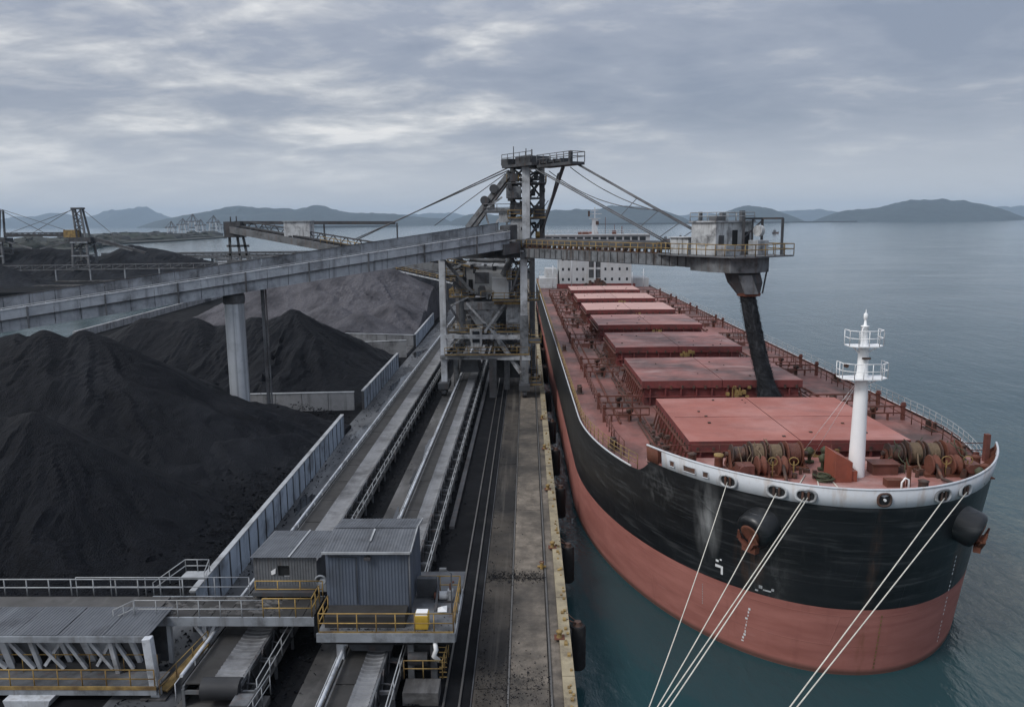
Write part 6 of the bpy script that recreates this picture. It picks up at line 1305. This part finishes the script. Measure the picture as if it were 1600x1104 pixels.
# hatches
HX = -1.15; HW = 7.78
HT = [(10.6, 13.8), (32.1, 13.2), (53.2, 13.0), (74.6, 13.2), (95.2, 12.2), (116.0, 11.6), (136.2, 11.2)]
mat('hatch_sooty', (.30, .125, .110), .58, var=.15, scale=.2, dirt=(.06, .048, .048), dirt_amt=.78, dirt_scale=.12, streak=(.42, .30, .285), streak_amt=.5, streak_sc=(.25, .5, .4), bump=.07, bscale=1.4)
mat('hatch_sooty2', (.35, .165, .146), .58, var=.12, scale=.2, dirt=(.10, .075, .075), dirt_amt=.5, dirt_scale=.11, streak=(.42, .29, .27), streak_amt=.4, streak_sc=(.25, .5, .4), bump=.07, bscale=1.4)
HM = ['hatch_red', 'hatch_sooty', 'hatch_sooty', 'hatch_sooty2', 'hatch_pink', 'hatch_pink', 'hatch_pink']
for i, (y0, L) in enumerate(HT):
    y1 = y0+L
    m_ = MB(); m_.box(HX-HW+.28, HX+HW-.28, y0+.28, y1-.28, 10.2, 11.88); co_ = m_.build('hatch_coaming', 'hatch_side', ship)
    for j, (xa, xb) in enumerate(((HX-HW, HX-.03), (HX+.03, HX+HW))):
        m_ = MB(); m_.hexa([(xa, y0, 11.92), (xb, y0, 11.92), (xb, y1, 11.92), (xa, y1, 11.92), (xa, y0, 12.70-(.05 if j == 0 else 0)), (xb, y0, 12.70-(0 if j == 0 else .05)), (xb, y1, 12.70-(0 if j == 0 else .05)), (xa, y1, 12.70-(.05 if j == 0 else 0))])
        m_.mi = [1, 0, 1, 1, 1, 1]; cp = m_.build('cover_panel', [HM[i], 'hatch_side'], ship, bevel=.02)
    m_ = MB()
    for xa in (HX-HW*.5, HX+HW*.5): m_.box(xa-HW*.46, xa+HW*.46, y0+L*.5-.015, y0+L*.5+.015, 12.685, 12.70)
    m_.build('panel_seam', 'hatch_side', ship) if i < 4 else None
    m_ = MB(); rc_ = random.Random(40+i)
    for k_ in range(int(L/.9)):
        y = y0+.5+k_*.9
        for sg in (-1, 1): m_.box(HX+sg*(HW+.02)-.05, HX+sg*(HW+.02)+.05, y-.09, y+.09, 11.86, 12.2)
    for k_ in range(14):
        x = HX-HW+.6+k_*(2*HW-1.2)/13
        for y in (y0-.03, y1+.03): m_.box(x-.09, x+.09, y-.05, y+.05, 11.86, 12.2)
    for k_ in range(10): x = HX+rc_.uniform(-7, 7); y = y0+rc_.uniform(.6, L-.6); s_ = rc_.uniform(.05, .11); m_.box(x-s_, x+s_, y-s_, y+s_, 12.66, 12.72+s_*.4)
    m_.build('cleat', 'gear_dark', co_, kind='stuff')
    # coaming stays, tracks and hydraulics along both sides
    m_ = MB(); n_ = int(L/1.15)
    for k_ in range(n_+1):
        y = y0+.3+k_*(L-.6)/n_
        for sg in (-1, 1): m_.bar((HX+sg*(HW-.2), y, 11.85), (HX+sg*(HW+.22), y, 10.25), .06, .14)
    m_.build('coaming_stay', 'rack_red', co_, kind='stuff')
    for sg in (-1, 1):
        MB().bar((HX+sg*(HW+.1), y0-.3, 11.9), (HX+sg*(HW+.1), y1+.3, 11.9), .22, .07).build('track_rail', 'rack_red', co_); MB().bar((HX+sg*(HW+.95), y0-.5, 10.9), (HX+sg*(HW+.95), y1+.8, 10.9), .10, .10).build('guide_rail', 'rack_red', co_)
    for sg in (-1, 1):
        for dx, r_ in ((1.0, .09), (1.35, .07)): MB().tube([(HX+sg*(HW+dx), y0-.6, 10.35), (HX+sg*(HW+dx), y1+1, 10.35)], r_, 5).build('pipe', 'gear_dark', co_)
    m_ = MB(); rq = random.Random(60+i)
    for k_ in range(70 if i < 4 else 30):
        sg = rq.choice((-1, 1)); x = HX+sg*(HW+rq.uniform(.15, 1.5)); y = rq.uniform(y0, y1); z = 10.2+rq.random()**2*1.3; s_ = rq.uniform(.05, .16)
        if k_ % 3: m_.box(x-s_, x+s_, y-s_, y+s_*2, z, z+s_*1.6)
        else: m_.bar((x, y, z), (x+rq.uniform(-.4, .4), y+rq.uniform(-1.2, 1.2), z+rq.uniform(0, .7)), s_*.5)
    m_.build('side_fitting', 'rack_red' if i % 2 else 'gear_dark', co_, kind='stuff')
    # platform and gear on the coaming end facing the bow
    m_ = MB()
    for x in np.arange(HX-HW+.8, HX+HW-.5, 1.5): m_.box(x-.06, x+.06, y0-.05, y0+.27, 10.2, 11.85)
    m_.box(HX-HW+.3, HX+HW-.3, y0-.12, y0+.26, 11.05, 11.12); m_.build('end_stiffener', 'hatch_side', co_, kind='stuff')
    m_ = MB(); rg = random.Random(i)
    for k_ in range(16 if i < 3 else 8):
        x = HX+rg.gauss(1.2, .55); y = y0-.35+rg.uniform(-.2, .2); z = 11.0+rg.uniform(-.4, 1.1); s_ = rg.uniform(.08, .2); m_.box(x-s_, x+s_, y-s_, y+s_, z-s_, z+s_)
    m_.bar((HX+.9, y0-.4, 10.2), (HX+.9, y0-.4, 12.1), .09).bar((HX+1.6, y0-.4, 10.2), (HX+1.6, y0-.4, 12.0), .09); m_.build('latch_gear', 'yellow_worn', ship)
# pipe racks across the side decks
rd = random.Random(31)
def rack(xa, xb, y, z=11.45, nm='cross_rack'):
    m_ = MB(); m_.bar((xa, y, z), (xb, y, z), .13).bar((xa, y, z-.62), (xb, y, z-.62), .12); n_ = max(2, round(abs(xb-xa)/.8))
    for k_ in range(n_+1):
        x = xa+(xb-xa)*k_/n_; m_.bar((x, y, z-.66), (x, y, z+.02), .08)
    for f in (.15, .55, .8): x = xa+(xb-xa)*f; m_.bar((x, y, 10.2), (x, y, z-.6), .16)
    return m_.build(nm, 'rack_red', ship)
for i, (y0, L) in enumerate(HT):
    y1 = y0+L
    for y in ((y0-1.2 if i else y0-.2), y1+1.5):
        xl = -min(13.2, hbz(y-.9, 10.3)[0]-.9); xr = min(13.4, hbz(y-.9, 10.3)[0]-.7)
        rack(xl, HX-HW-.3, y); rack(HX+HW+.3, xr, y)
        for x in (xl-.05, xr+.05):
            m_ = MB(); m_.box(x-.14, x+.14, y-.14, y+.14, 10.2, 11.8).box(x-.19, x+.19, y-.19, y+.19, 11.5, 11.62); m_.build('vent_post', 'rack_red', ship)
        m_ = MB(); x = rd.uniform(-11.5, -10); m_.lathe([(.18, 10.2), (.18, 10.9), (.34, 11.0), (.34, 11.25), (.1, 11.35)], (x, y+.5, 0), n=10); m_.build('deck_vent', 'gear_dark', ship)
        m_ = MB(); x = rd.uniform(9, 12); m_.lathe([(.18, 10.2), (.18, 10.9), (.34, 11.0), (.34, 11.25), (.1, 11.35)], (x, y+.5, 0), n=10); m_.build('deck_vent', 'gear_dark', ship)
    for x in (-13.2, 13.4):
        ya = max(y0-1.2, 15.5); x0_ = math.copysign(min(abs(x), hbz(ya-.9, 10.3)[0]-.9), x)
        m_ = MB(); m_.rail([(x0_, ya, 10.2), (x, max(ya+1, 19), 10.2), (x, y1+1.5, 10.2)] if i == 0 else [(x, ya, 10.2), (x, y1+1.5, 10.2)], 1.15, .045, 1.6, (.5,)); m_.build('handrail', 'rack_red', ship)
    if i < 6:
        yn = HT[i+1][0]
        for x in (-13.2, 13.4):
            m_ = MB(); m_.rail([(x, y1+1.5, 10.2), (x, yn-1.2, 10.2)], 1.15, .045, 1.6, (.5,)); m_.build('handrail', 'rack_red', ship)
        m_ = MB(); ym = (y1+yn)/2
        for k_ in range(5): x = HX-6+k_*3; m_.box(x-.4, x+.4, ym-.5, ym+.5, 10.2, 10.9+.5*(k_ % 2)).cyl((x-.6, ym+.9, 10.7), (x+.6, ym+.9, 10.7), .25, n=8)
        m_.build('deck_gear', 'gear_dark', ship, kind='stuff')
        MB().box(-11.8, -10.6, y1+3, y1+4.2, 10.2, 10.75).build('access_hatch', 'deck_red', ship); MB().box(10.3, 11.6, y1+3, y1+4.2, 10.2, 10.75).build('access_hatch', 'deck_red', ship)
for x in (-11.9, -9.9, 9.4):
    m_ = MB(); m_.tube([(x, 25, 10.32), (x, 160, 10.32)], .10, 5); m_.build('pipe', 'rack_red', ship)
# gunwale bar and edge rails
for sd_ in (-1, 1):
    ss = [s for s in S_abs if 11.2 <= s <= 205]
    m_ = MB(); m_.tube([HP(sd_, s, 10.40, -.04) for s in ss], .075, 5); m_.build('gunwale', 'white_paint', ship)
    m_ = MB(); fine = [11.2]; 
    while fine[-1] < 196: fine.append(fine[-1]+(1.2 if fine[-1] < 40 else 2.2))
    base_ = [HP(sd_, s, 10.3, -.18) for s in fine]
    for z in (1.1, .75, .4): m_.tube([p+V(0, 0, z) for p in base_], .028, 4)
    for p in base_: m_.tube([p, p+V(0, 0, 1.1)], .032, 4)
    m_.build('edge_rail', 'yellow_worn' if sd_ < 0 else 'rail_grey', ship)
    for s in ((17, 38, 66) if sd_ < 0 else (15, 22, 43, 71)):
        p = HP(sd_, s, 10.2, -1.0); m_ = MB(); 
        for dy in (-.45, .45): m_.lathe([(.24, 10.2), (.22, 10.85), (.28, 10.92), (.1, 10.98)], (p.x, p.y+dy, 0), n=10)
        m_.box(p.x-.35, p.x+.35, p.y-.9, p.y+.9, 10.2, 10.27); m_.build('mooring_bitts', 'gear_dark', ship)
m_ = MB(); m_.rail([(-11.7, 9.85, 11.6), (HX-HW, 9.9, 11.6), (HX+HW, 9.9, 11.6), (11.6, 9.85, 11.6)], 1.0, .03, 2.0, (.5,)); m_.build('handrail', 'rack_red', ship)
m_ = MB(); m_.bar((10.9, 8.9, 11.6), (10.9, 8.9, 13.5), .3, .35); m_.build('davit_post', 'rack_red', ship)
# forecastle machinery
def windlass(cx, cy, flip):
    zb = 11.6
    m_ = MB(); m_.box(cx-2.6, cx+2.6, cy-.8, cy+.8, zb, zb+.2); 
    for dx in (-2.5, -1.3, -.1, 1.1, 2.35): m_.bar((cx+dx, cy-.6, zb+.1), (cx+dx, cy, zb+1.1), .14, .3).bar((cx+dx, cy+.6, zb+.1), (cx+dx, cy, zb+1.1), .14, .3)
    wl = m_.build('windlass', 'rust_red', ship)
    m_ = MB(); m_.cyl((cx-2.75, cy, zb+.92), (cx+2.75, cy, zb+.92), .16, n=12); m_.build('shaft', 'gear_dark', wl)
    for k_, (xa, xb, r_, mm) in enumerate(((-2.35, -1.45, .48, 'gear_dark'), (-1.15, -.25, .66, 'rope_coil'), (.05, .95, .60, 'rope_coil'), (1.25, 2.2, .66, 'rack_red'))):
        m_ = MB()
        n_ = 7; prof = []
        for q in range(n_): z_ = xa+.06+(xb-xa-.12)*q/n_; w = (xb-xa-.12)/n_; prof += [(r_, z_), (r_+.06, z_+w*.5), (r_, z_+w*.98)]
        m_.lathe(prof, (cx*1.0, cy, zb+.92), (1, 0, 0), 22); dr = m_.build('drum', mm, wl)
        for x in (xa, xb):
            m_ = MB(); m_.cyl((cx+x-.035, cy, zb+.92), (cx+x+.035, cy, zb+.92), r_+.19, n=22); m_.build('flange', 'gear_dark' if k_ != 3 else 'rust_red', dr)
        if mm == 'rope_coil':
            m_ = MB(); m_.tube([(cx+(xa+xb)/2, cy-r_-.02, zb+1.1), (cx+(xa+xb)/2-.1, cy-r_-.4, zb+.5), (cx+(xa+xb)/2-.2, cy-r_-1.2, zb+.15)], .06, 5); m_.build('rope_tail', 'rope_coil', dr)
    # chain gypsy, gearbox and brake in front
    for dx in (-1.0, .35):
        m_ = MB(); m_.lathe([(.62, -.26), (.66, -.18), (.42, -.06), (.42, .06), (.66, .18), (.62, .26)], (cx+dx*flip, cy-2.0, zb+.72), (1, 0, 0), 18); m_.build('chain_wheel', 'rust_red', wl)
        m_ = MB(); m_.bar((cx+dx*flip+.45, cy-2.3, zb), (cx+dx*flip+.45, cy-2.0, zb+1.0), .16, .4).box(cx+dx*flip-.6, cx+dx*flip+.6, cy-2.4, cy-1.6, zb, zb+.18); m_.build('bearing_stand', 'rust_red', wl)
        m_ = MB(); m_.torus((cx+dx*flip+.7, cy-2.3, zb+1.1), (.3, 1, .2), .28, .035, 14, 5); m_.bar((cx+dx*flip+.7, cy-2.3, zb+.1), (cx+dx*flip+.7, cy-2.3, zb+1.1), .07); m_.build('brake_wheel', 'yellow_worn', wl)
    m_ = MB(); m_.box(cx-2.0*flip-.5, cx-2.0*flip+.5, cy-2.5, cy-1.5, zb, zb+.85).cyl((cx-2.0*flip-.2, cy-2.7, zb+.6), (cx-2.0*flip-.2, cy-1.7, zb+.6), .3, n=12); m_.build('gearbox', 'rack_red', wl)
    m_ = MB(); 
    for i in range(14):
        x = cx+rd.uniform(-2.4, 2.4); y = cy+rd.uniform(-2.8, -.9); s_ = rd.uniform(.06, .16); m_.box(x-s_, x+s_, y-s_, y+s_, zb, zb+s_*rd.uniform(2, 6))
    m_.build('fitting', 'gear_dark', wl, kind='stuff')
    m_ = MB()
    for i in range(9):
        x = cx+rd.uniform(-2.2, 2.0); y = cy+rd.uniform(-.9, .6); pts_ = [(x, y, zb+1.7+rd.uniform(-.2, .25))]
        for q in range(5): lx, ly, lz = pts_[-1]; pts_.append((lx+rd.uniform(-.3, .3), ly-rd.uniform(.05, .45), max(zb+.08, lz-rd.uniform(.0, .6))))
        m_.tube(pts_, .035, 5)
    m_.build('loose_line', 'rope_coil' if flip > 0 else 'green_brown', wl, kind='stuff')
    m_ = MB(); m_.tube([(cx+.35*flip, cy-2.4, zb+.85), (cx+.35*flip-.2, cy-3.6, zb+.3), (cx+.35*flip-.4*flip, cy-4.2, zb+.12)], .11, 6); m_.build('chain', 'gear_dark', wl)
windlass(-4.35, 7.9, 1); windlass(6.1, 7.9, -1)
for x, y, m in ((-9.2, 8.4, 'gear_dark'), (-7.6, 7.6, 'rust_red'), (-1.2, 8.6, 'green_brown'), (-.1, 8.8, 'green_brown'), (-.9, 7.0, 'green_brown'), (9.2, 8.9, 'gear_dark'), (9.3, 7.3, 'rust_red'), (7.6, 3.9, 'green_brown'), (3.4, 2.4, 'gear_dark'), (8.8, 5.4, 'rust_red')):
    m_ = MB(); 
    if m == 'green_brown': m_.lathe([(.12, 11.6), (.12, 12.2), (.24, 12.3), (.3, 12.55), (.1, 12.75)], (x, y, 0), n=10).cyl((x-.3, y, 11.75), (x+.3, y, 11.75), .12, n=8)
    else: m_.lathe([(.3, 11.6), (.28, 12.35), (.34, 12.42), (.15, 12.5)], (x, y, 0), n=12).box(x-.5, x+.5, y-.35, y+.35, 11.6, 11.68)
    m_.build('deck_vent' if m == 'green_brown' else 'mooring_bitts', m, ship)
m_ = MB(); m_.lathe([(.33, 12.5), (.33, 12.62), (.1, 12.66)], (-7.6, 7.6, 0), n=12); m_.build('bitt_cap', 'yellow_worn', ship)
for x, y in ((4.6, 2.2), (2.0, 1.5), (-2.6, 2.4)):
    m_ = MB(); m_.box(x-.55, x+.55, y-.15, y+.15, 11.6, 11.7).bar((x-.45, y, 11.65), (x-.45, y, 12.05), .12).bar((x+.45, y, 11.65), (x+.45, y, 12.05), .12).bar((x-.5, y, 12.05), (x+.5, y, 12.05), .1); m_.build('roller_stand', 'gear_dark', ship)
for x0, y0, x1, y1 in ((-1.6, 6.2, -3.2, 1.6), (-1.0, 6.2, -1.6, 1.4), (-2.4, 6.0, -4.6, 2.4)):
    m_ = MB(); m_.tube([(x0, y0, 11.64), ((x0+x1)/2+.1, (y0+y1)/2, 11.63), (x1, y1, 11.64)], .045, 5); m_.build('deck_rope', 'rope_line', ship)
m_ = MB(); m_.tube([(2.0, 2.2, 11.6), (2.0, 2.2, 12.4), (2.15, 2.1, 12.7), (2.35, 2.1, 12.6), (2.38, 2.1, 11.7)], .06, 6); m_.build('air_pipe', 'mast_white', ship)
# fore mast with its red house
MX, MY = .88, 6.0
m_ = MB(); m_.lathe([(.51, 11.6), (.48, 13.5), (.43, 16), (.39, 18.2), (.34, 18.35), (.31, 20.0), (.24, 20.2), (.21, 21.3), (.25, 21.32), (.25, 21.36), (.10, 21.4), (.05, 21.8)], (MX, MY, 0), n=24); ma = m_.build('fore_mast', 'mast_white', ship)
for z, w, d in ((18.1, 1.42, .9), (20.15, 1.06, .75)):
    m_ = MB(); m_.prism([(MX-w, MY-d*.5), (MX-w*.6, MY-d), (MX+w*.6, MY-d), (MX+w, MY-d*.5), (MX+w, MY+d*.6), (MX-w, MY+d*.6)], z-.06, z); pm = m_.build('mast_platform', 'mast_white', ma)
    m_ = MB(); m_.rail([(MX-w, MY+d*.6, z), (MX-w, MY-d*.5, z), (MX-w*.6, MY-d, z), (MX+w*.6, MY-d, z), (MX+w, MY-d*.5, z), (MX+w, MY+d*.6, z)], .95, .028, .6, (.5,)); 
    for sx in (-1, 1): m_.bar((MX+sx*w*.75, MY-d*.3, z-.06), (MX+sx*.3, MY, z-.5), .07)
    m_.build('platform_rail', 'mast_white', ma)
m_ = MB(); m_.lathe([(.07, 21.75), (.13, 21.85), (.13, 22.1), (.03, 22.2), (.02, 22.4)], (MX, MY, 0), n=10); m_.build('mast_light', 'mast_white', ma)
m_ = MB(); m_.box(MX-.25, MX+.25, MY-.55, MY-.40, 19.3, 19.42); m_.cyl((MX-1.2, MY-.5, 18.9), (MX-1.2, MY-.2, 18.9), .13, n=8); m_.build('lamp', 'gear_dark', ma)
m_ = MB(); m_.tube([(MX-.35, MY-.3, 20.2), (MX-.35, MY-.3, 20.9), (MX-.2, MY-.2, 21.25), (MX, MY, 21.3)], .035, 5); m_.build('cable', 'mast_white', ma)
for (x, y) in ((-1.6, 9.6), (-.6, 9.7), (2.9, 9.6)):
    m_ = MB(); m_.tube([(MX, MY, 18.2), (x, y, 11.7)], .012, 4); m_.build('mast_guy', 'mast_white', ma)
m_ = MB(); m_.hexa([(-1.05, 4.6, 11.6), (.05, 4.6, 11.6), (.05, 6.4, 11.6), (-1.05, 6.4, 11.6), (-1.05, 4.6, 13.5), (.05, 4.6, 12.9), (.05, 6.4, 12.9), (-1.05, 6.4, 13.5)]); m_.box(.052, .42, 4.7, 6.2, 11.6, 12.3); m_.build('mast_house', 'dark_red_paint', ship, bevel=.02)
m_ = MB(); m_.box(2.0, 3.6, 6.0, 7.0, 11.6, 12.3).box(1.9, 3.7, 5.9, 7.1, 12.3, 12.36); m_.build('store_locker', 'rack_red', ship)
m_ = MB(); m_.box(1.8, 2.9, 3.6, 4.2, 11.6, 12.05).box(3.1, 3.3, 3.7, 3.9, 11.6, 12.9); m_.build('roller_stand', 'rust_red', ship)
m_ = MB(); 
for i in range(10): m_.torus((-1.6+rd.uniform(-.15, .15), 5.0+rd.uniform(-.15, .15), 11.68+.03*i), (rd.uniform(-.1, .1), rd.uniform(-.1, .1), 1), .42+rd.uniform(-.08, .08), .045, 14, 5)
m_.build('coiled_rope', 'green_brown', ship)
# accommodation block, funnel and radar mast aft
AY = 171.0
m_ = MB(); m_.box(-9.6, 9.6, AY, AY+14, 10.2, 21.6); ac = m_.build('accommodation', 'house_white', ship, bevel=.05)
m_ = MB(); m_.box(-14.6, 14.6, AY+1.0, AY+7, 21.6, 24.2); wh = m_.build('bridge', 'house_white', ship)
m_ = MB(); m_.box(-14.8, 14.8, AY+.6, AY+7.4, 24.2, 24.5); m_.build('roof', 'house_white', wh)
for i in range(13):
    x = -12.6+i*2.1; m_ = MB(); m_.box(x-.8, x+.8, AY+.93, AY+1.02, 22.7, 23.8); m_.build('window', 'glass_dark', wh)
for z in (12.2, 14.9, 17.6, 20.2):
    for k_, x in enumerate((-8.8, -7.2, -5.0, -3.4, 2.6, 4.4, 6.4, 8.4)):
        m_ = MB(); m_.box(x-.26, x+.26, AY-.03, AY+.05, z, z+.75); m_.build('window', 'glass_dark', ac)
for z in (13.2, 16.0, 18.8):
    for x in (-1.3, .5): 
        m_ = MB(); m_.box(x-.55, x+.75, AY-.06, AY+.04, z-.2, z+2.0); m_.build('door_recess', 'steel_dark', ac)
m_ = MB(); m_.box(-.45, -.05, AY-.35, AY, 10.2, 21.6); m_.build('trunking', 'white_paint', ac)
m_ = MB(); m_.box(-15.0, -10.25, AY+1, AY+12, 10.2, 12.8).box(-13.4, -10.25, AY+4, AY+12, 12.8, 15.2); m_.build('side_house', 'house_white', ac)
m_ = MB(); m_.box(10.25, 14.8, AY+3, AY+12, 10.2, 12.6); m_.build('side_house', 'house_white', ac)
m_ = MB(); m_.rail([(-15.0, AY+1, 13.6), (-10.3, AY+1, 13.6)], 1.1, .05, 1.2); m_.rail([(-14.8, AY+.5, 24.5), (14.8, AY+.5, 24.5)], 1.1, .05, 1.8); m_.rail([(-15.2, AY-1.5, 10.2), (-10, AY-1.5, 10.2)], 1.1, .05, 1.2); m_.build('railing', 'white_paint', ac)
m_ = MB(); rg = random.Random(6)
for i in range(60): x = rg.gauss(-.4, 2.2); m_.box(x-.3, x+.3, AY-2.4+rg.random()*1.6, AY-1.0+rg.random(), 10.2, 10.7+rg.random()*2.4*math.exp(-(x/3)**2))
m_.build('deck_machinery', 'gear_dark', ship, kind='stuff')
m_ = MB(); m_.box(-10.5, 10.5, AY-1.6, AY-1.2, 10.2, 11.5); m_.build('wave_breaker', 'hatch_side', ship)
for x, h in ((-11.6, 16.5), (-6.6, 22.0), (9.5, 14.5), (12.5, 15.4)):
    m_ = MB(); m_.tube([(x, AY-2.2, 10.2), (x, AY-2.2, h)], .12, 6); m_.bar((x-.5, AY-2.2, h-1), (x+.5, AY-2.2, h-1), .12); m_.build('derrick_post', 'white_paint', ship)
m_ = MB(); m_.box(-.7, .7, AY+3.0, AY+4.4, 24.5, 28.6).box(-1.5, 1.6, AY+2.8, AY+4.6, 28.6, 28.75).bar((0, AY+3.7, 28.7), (0, AY+3.7, 31.6), .26).bar((-1.8, AY+3.6, 29.9), (1.8, AY+3.6, 29.9), .18).bar((-1.0, AY+3.6, 30.8), (1.0, AY+3.6, 30.8), .14); rmst = m_.build('radar_mast', 'white_paint', ship)
m_ = MB(); m_.box(-1.9, -1.4, AY+2.9, AY+3.5, 29.2, 30.7).box(.2, 1.0, AY+2.6, AY+2.9, 27.0, 28.0); m_.build('radar_scanner', 'gear_dark', rmst)
m_ = MB(); m_.tube([(2.9, AY+4, 24.5), (2.9, AY+4, 29)], .07, 4).tube([(5.4, AY+4, 24.5), (5.4, AY+4, 27)], .07, 4).tube([(7.4, AY+4, 24.5), (7.4, AY+4, 26.6)], .12, 4).box(-4.6, -1.6, AY+2, AY+3, 24.5, 25.2).box(4.6, 5.6, AY+2, AY+3, 24.5, 25.4); m_.build('aerial', 'rust_red', rmst)
m_ = MB(); m_.hexa([(-3, AY+18, 10.2), (3, AY+18, 10.2), (3, AY+24, 10.2), (-3, AY+24, 10.2), (-2.4, AY+18.4, 25), (2.4, AY+18.4, 25), (2.4, AY+23.4, 25), (-2.4, AY+23.4, 25)]); m_.build('funnel', 'dark_red_paint', ship)

# ---- mooring ropes from the bow to the quay
rot = Matrix.Rotation(R(.66), 3, 'Z')
def W(p): q = rot @ Vector(p); return V(q.x+20.4, q.y+44, q.z)
def rope(sd_, s, z, end, label, sag=.35, r=.034):
    p = W(HP(sd_, s, z, .16)); q = V(*end); n_ = 22; pts = []
    for i in range(n_+1):
        f = i/n_; c = p.lerp(q, f); c.z -= sag*4*f*(1-f); pts.append(c)
    m_ = MB(); m_.tube(pts, r, 6); o = m_.build('mooring_rope', 'rope_line'); tag(o, label, 'rope', 'mooring ropes from the bow to the quay')
    return o
for y, lb in ((24.6, 'kerb bollard holding the thin rope from the square fairlead'), (27.0, 'kerb bollard holding the three ropes from the oval fairleads'), (21.5, 'kerb bollard holding the two ropes from the far bow')): dup(bl, (1.6, y, 4.17), label=lb)
rope(-1, 3.7, 12.0, (1.5, 24.6, 4.45), 'thin rope from the square fairlead furthest from the stem, nearest the quay', .75, .026)
rope(-1, 1.75, 11.95, (1.5, 26.9, 4.45), 'rope from the second oval fairlead passing over the anchor bolster', .55, .030)
rope(-1, .98, 11.95, (1.5, 27.3, 4.45), 'rope crossing the bolster close beside its twin from the oval fairlead next to the stem', .15)
rope(-1, .90, 11.98, (1.5, 26.6, 4.5), 'outer twin rope from the oval fairlead next to the stem', .1)
rope(1, .78, 11.95, (1.5, 21.4, 4.45), 'rope from the first fairlead right of the round stem fairlead', .15)
rope(1, 1.75, 11.95, (1.5, 21.6, 4.45), 'outermost rope from the last fairlead on the far bow', .1)
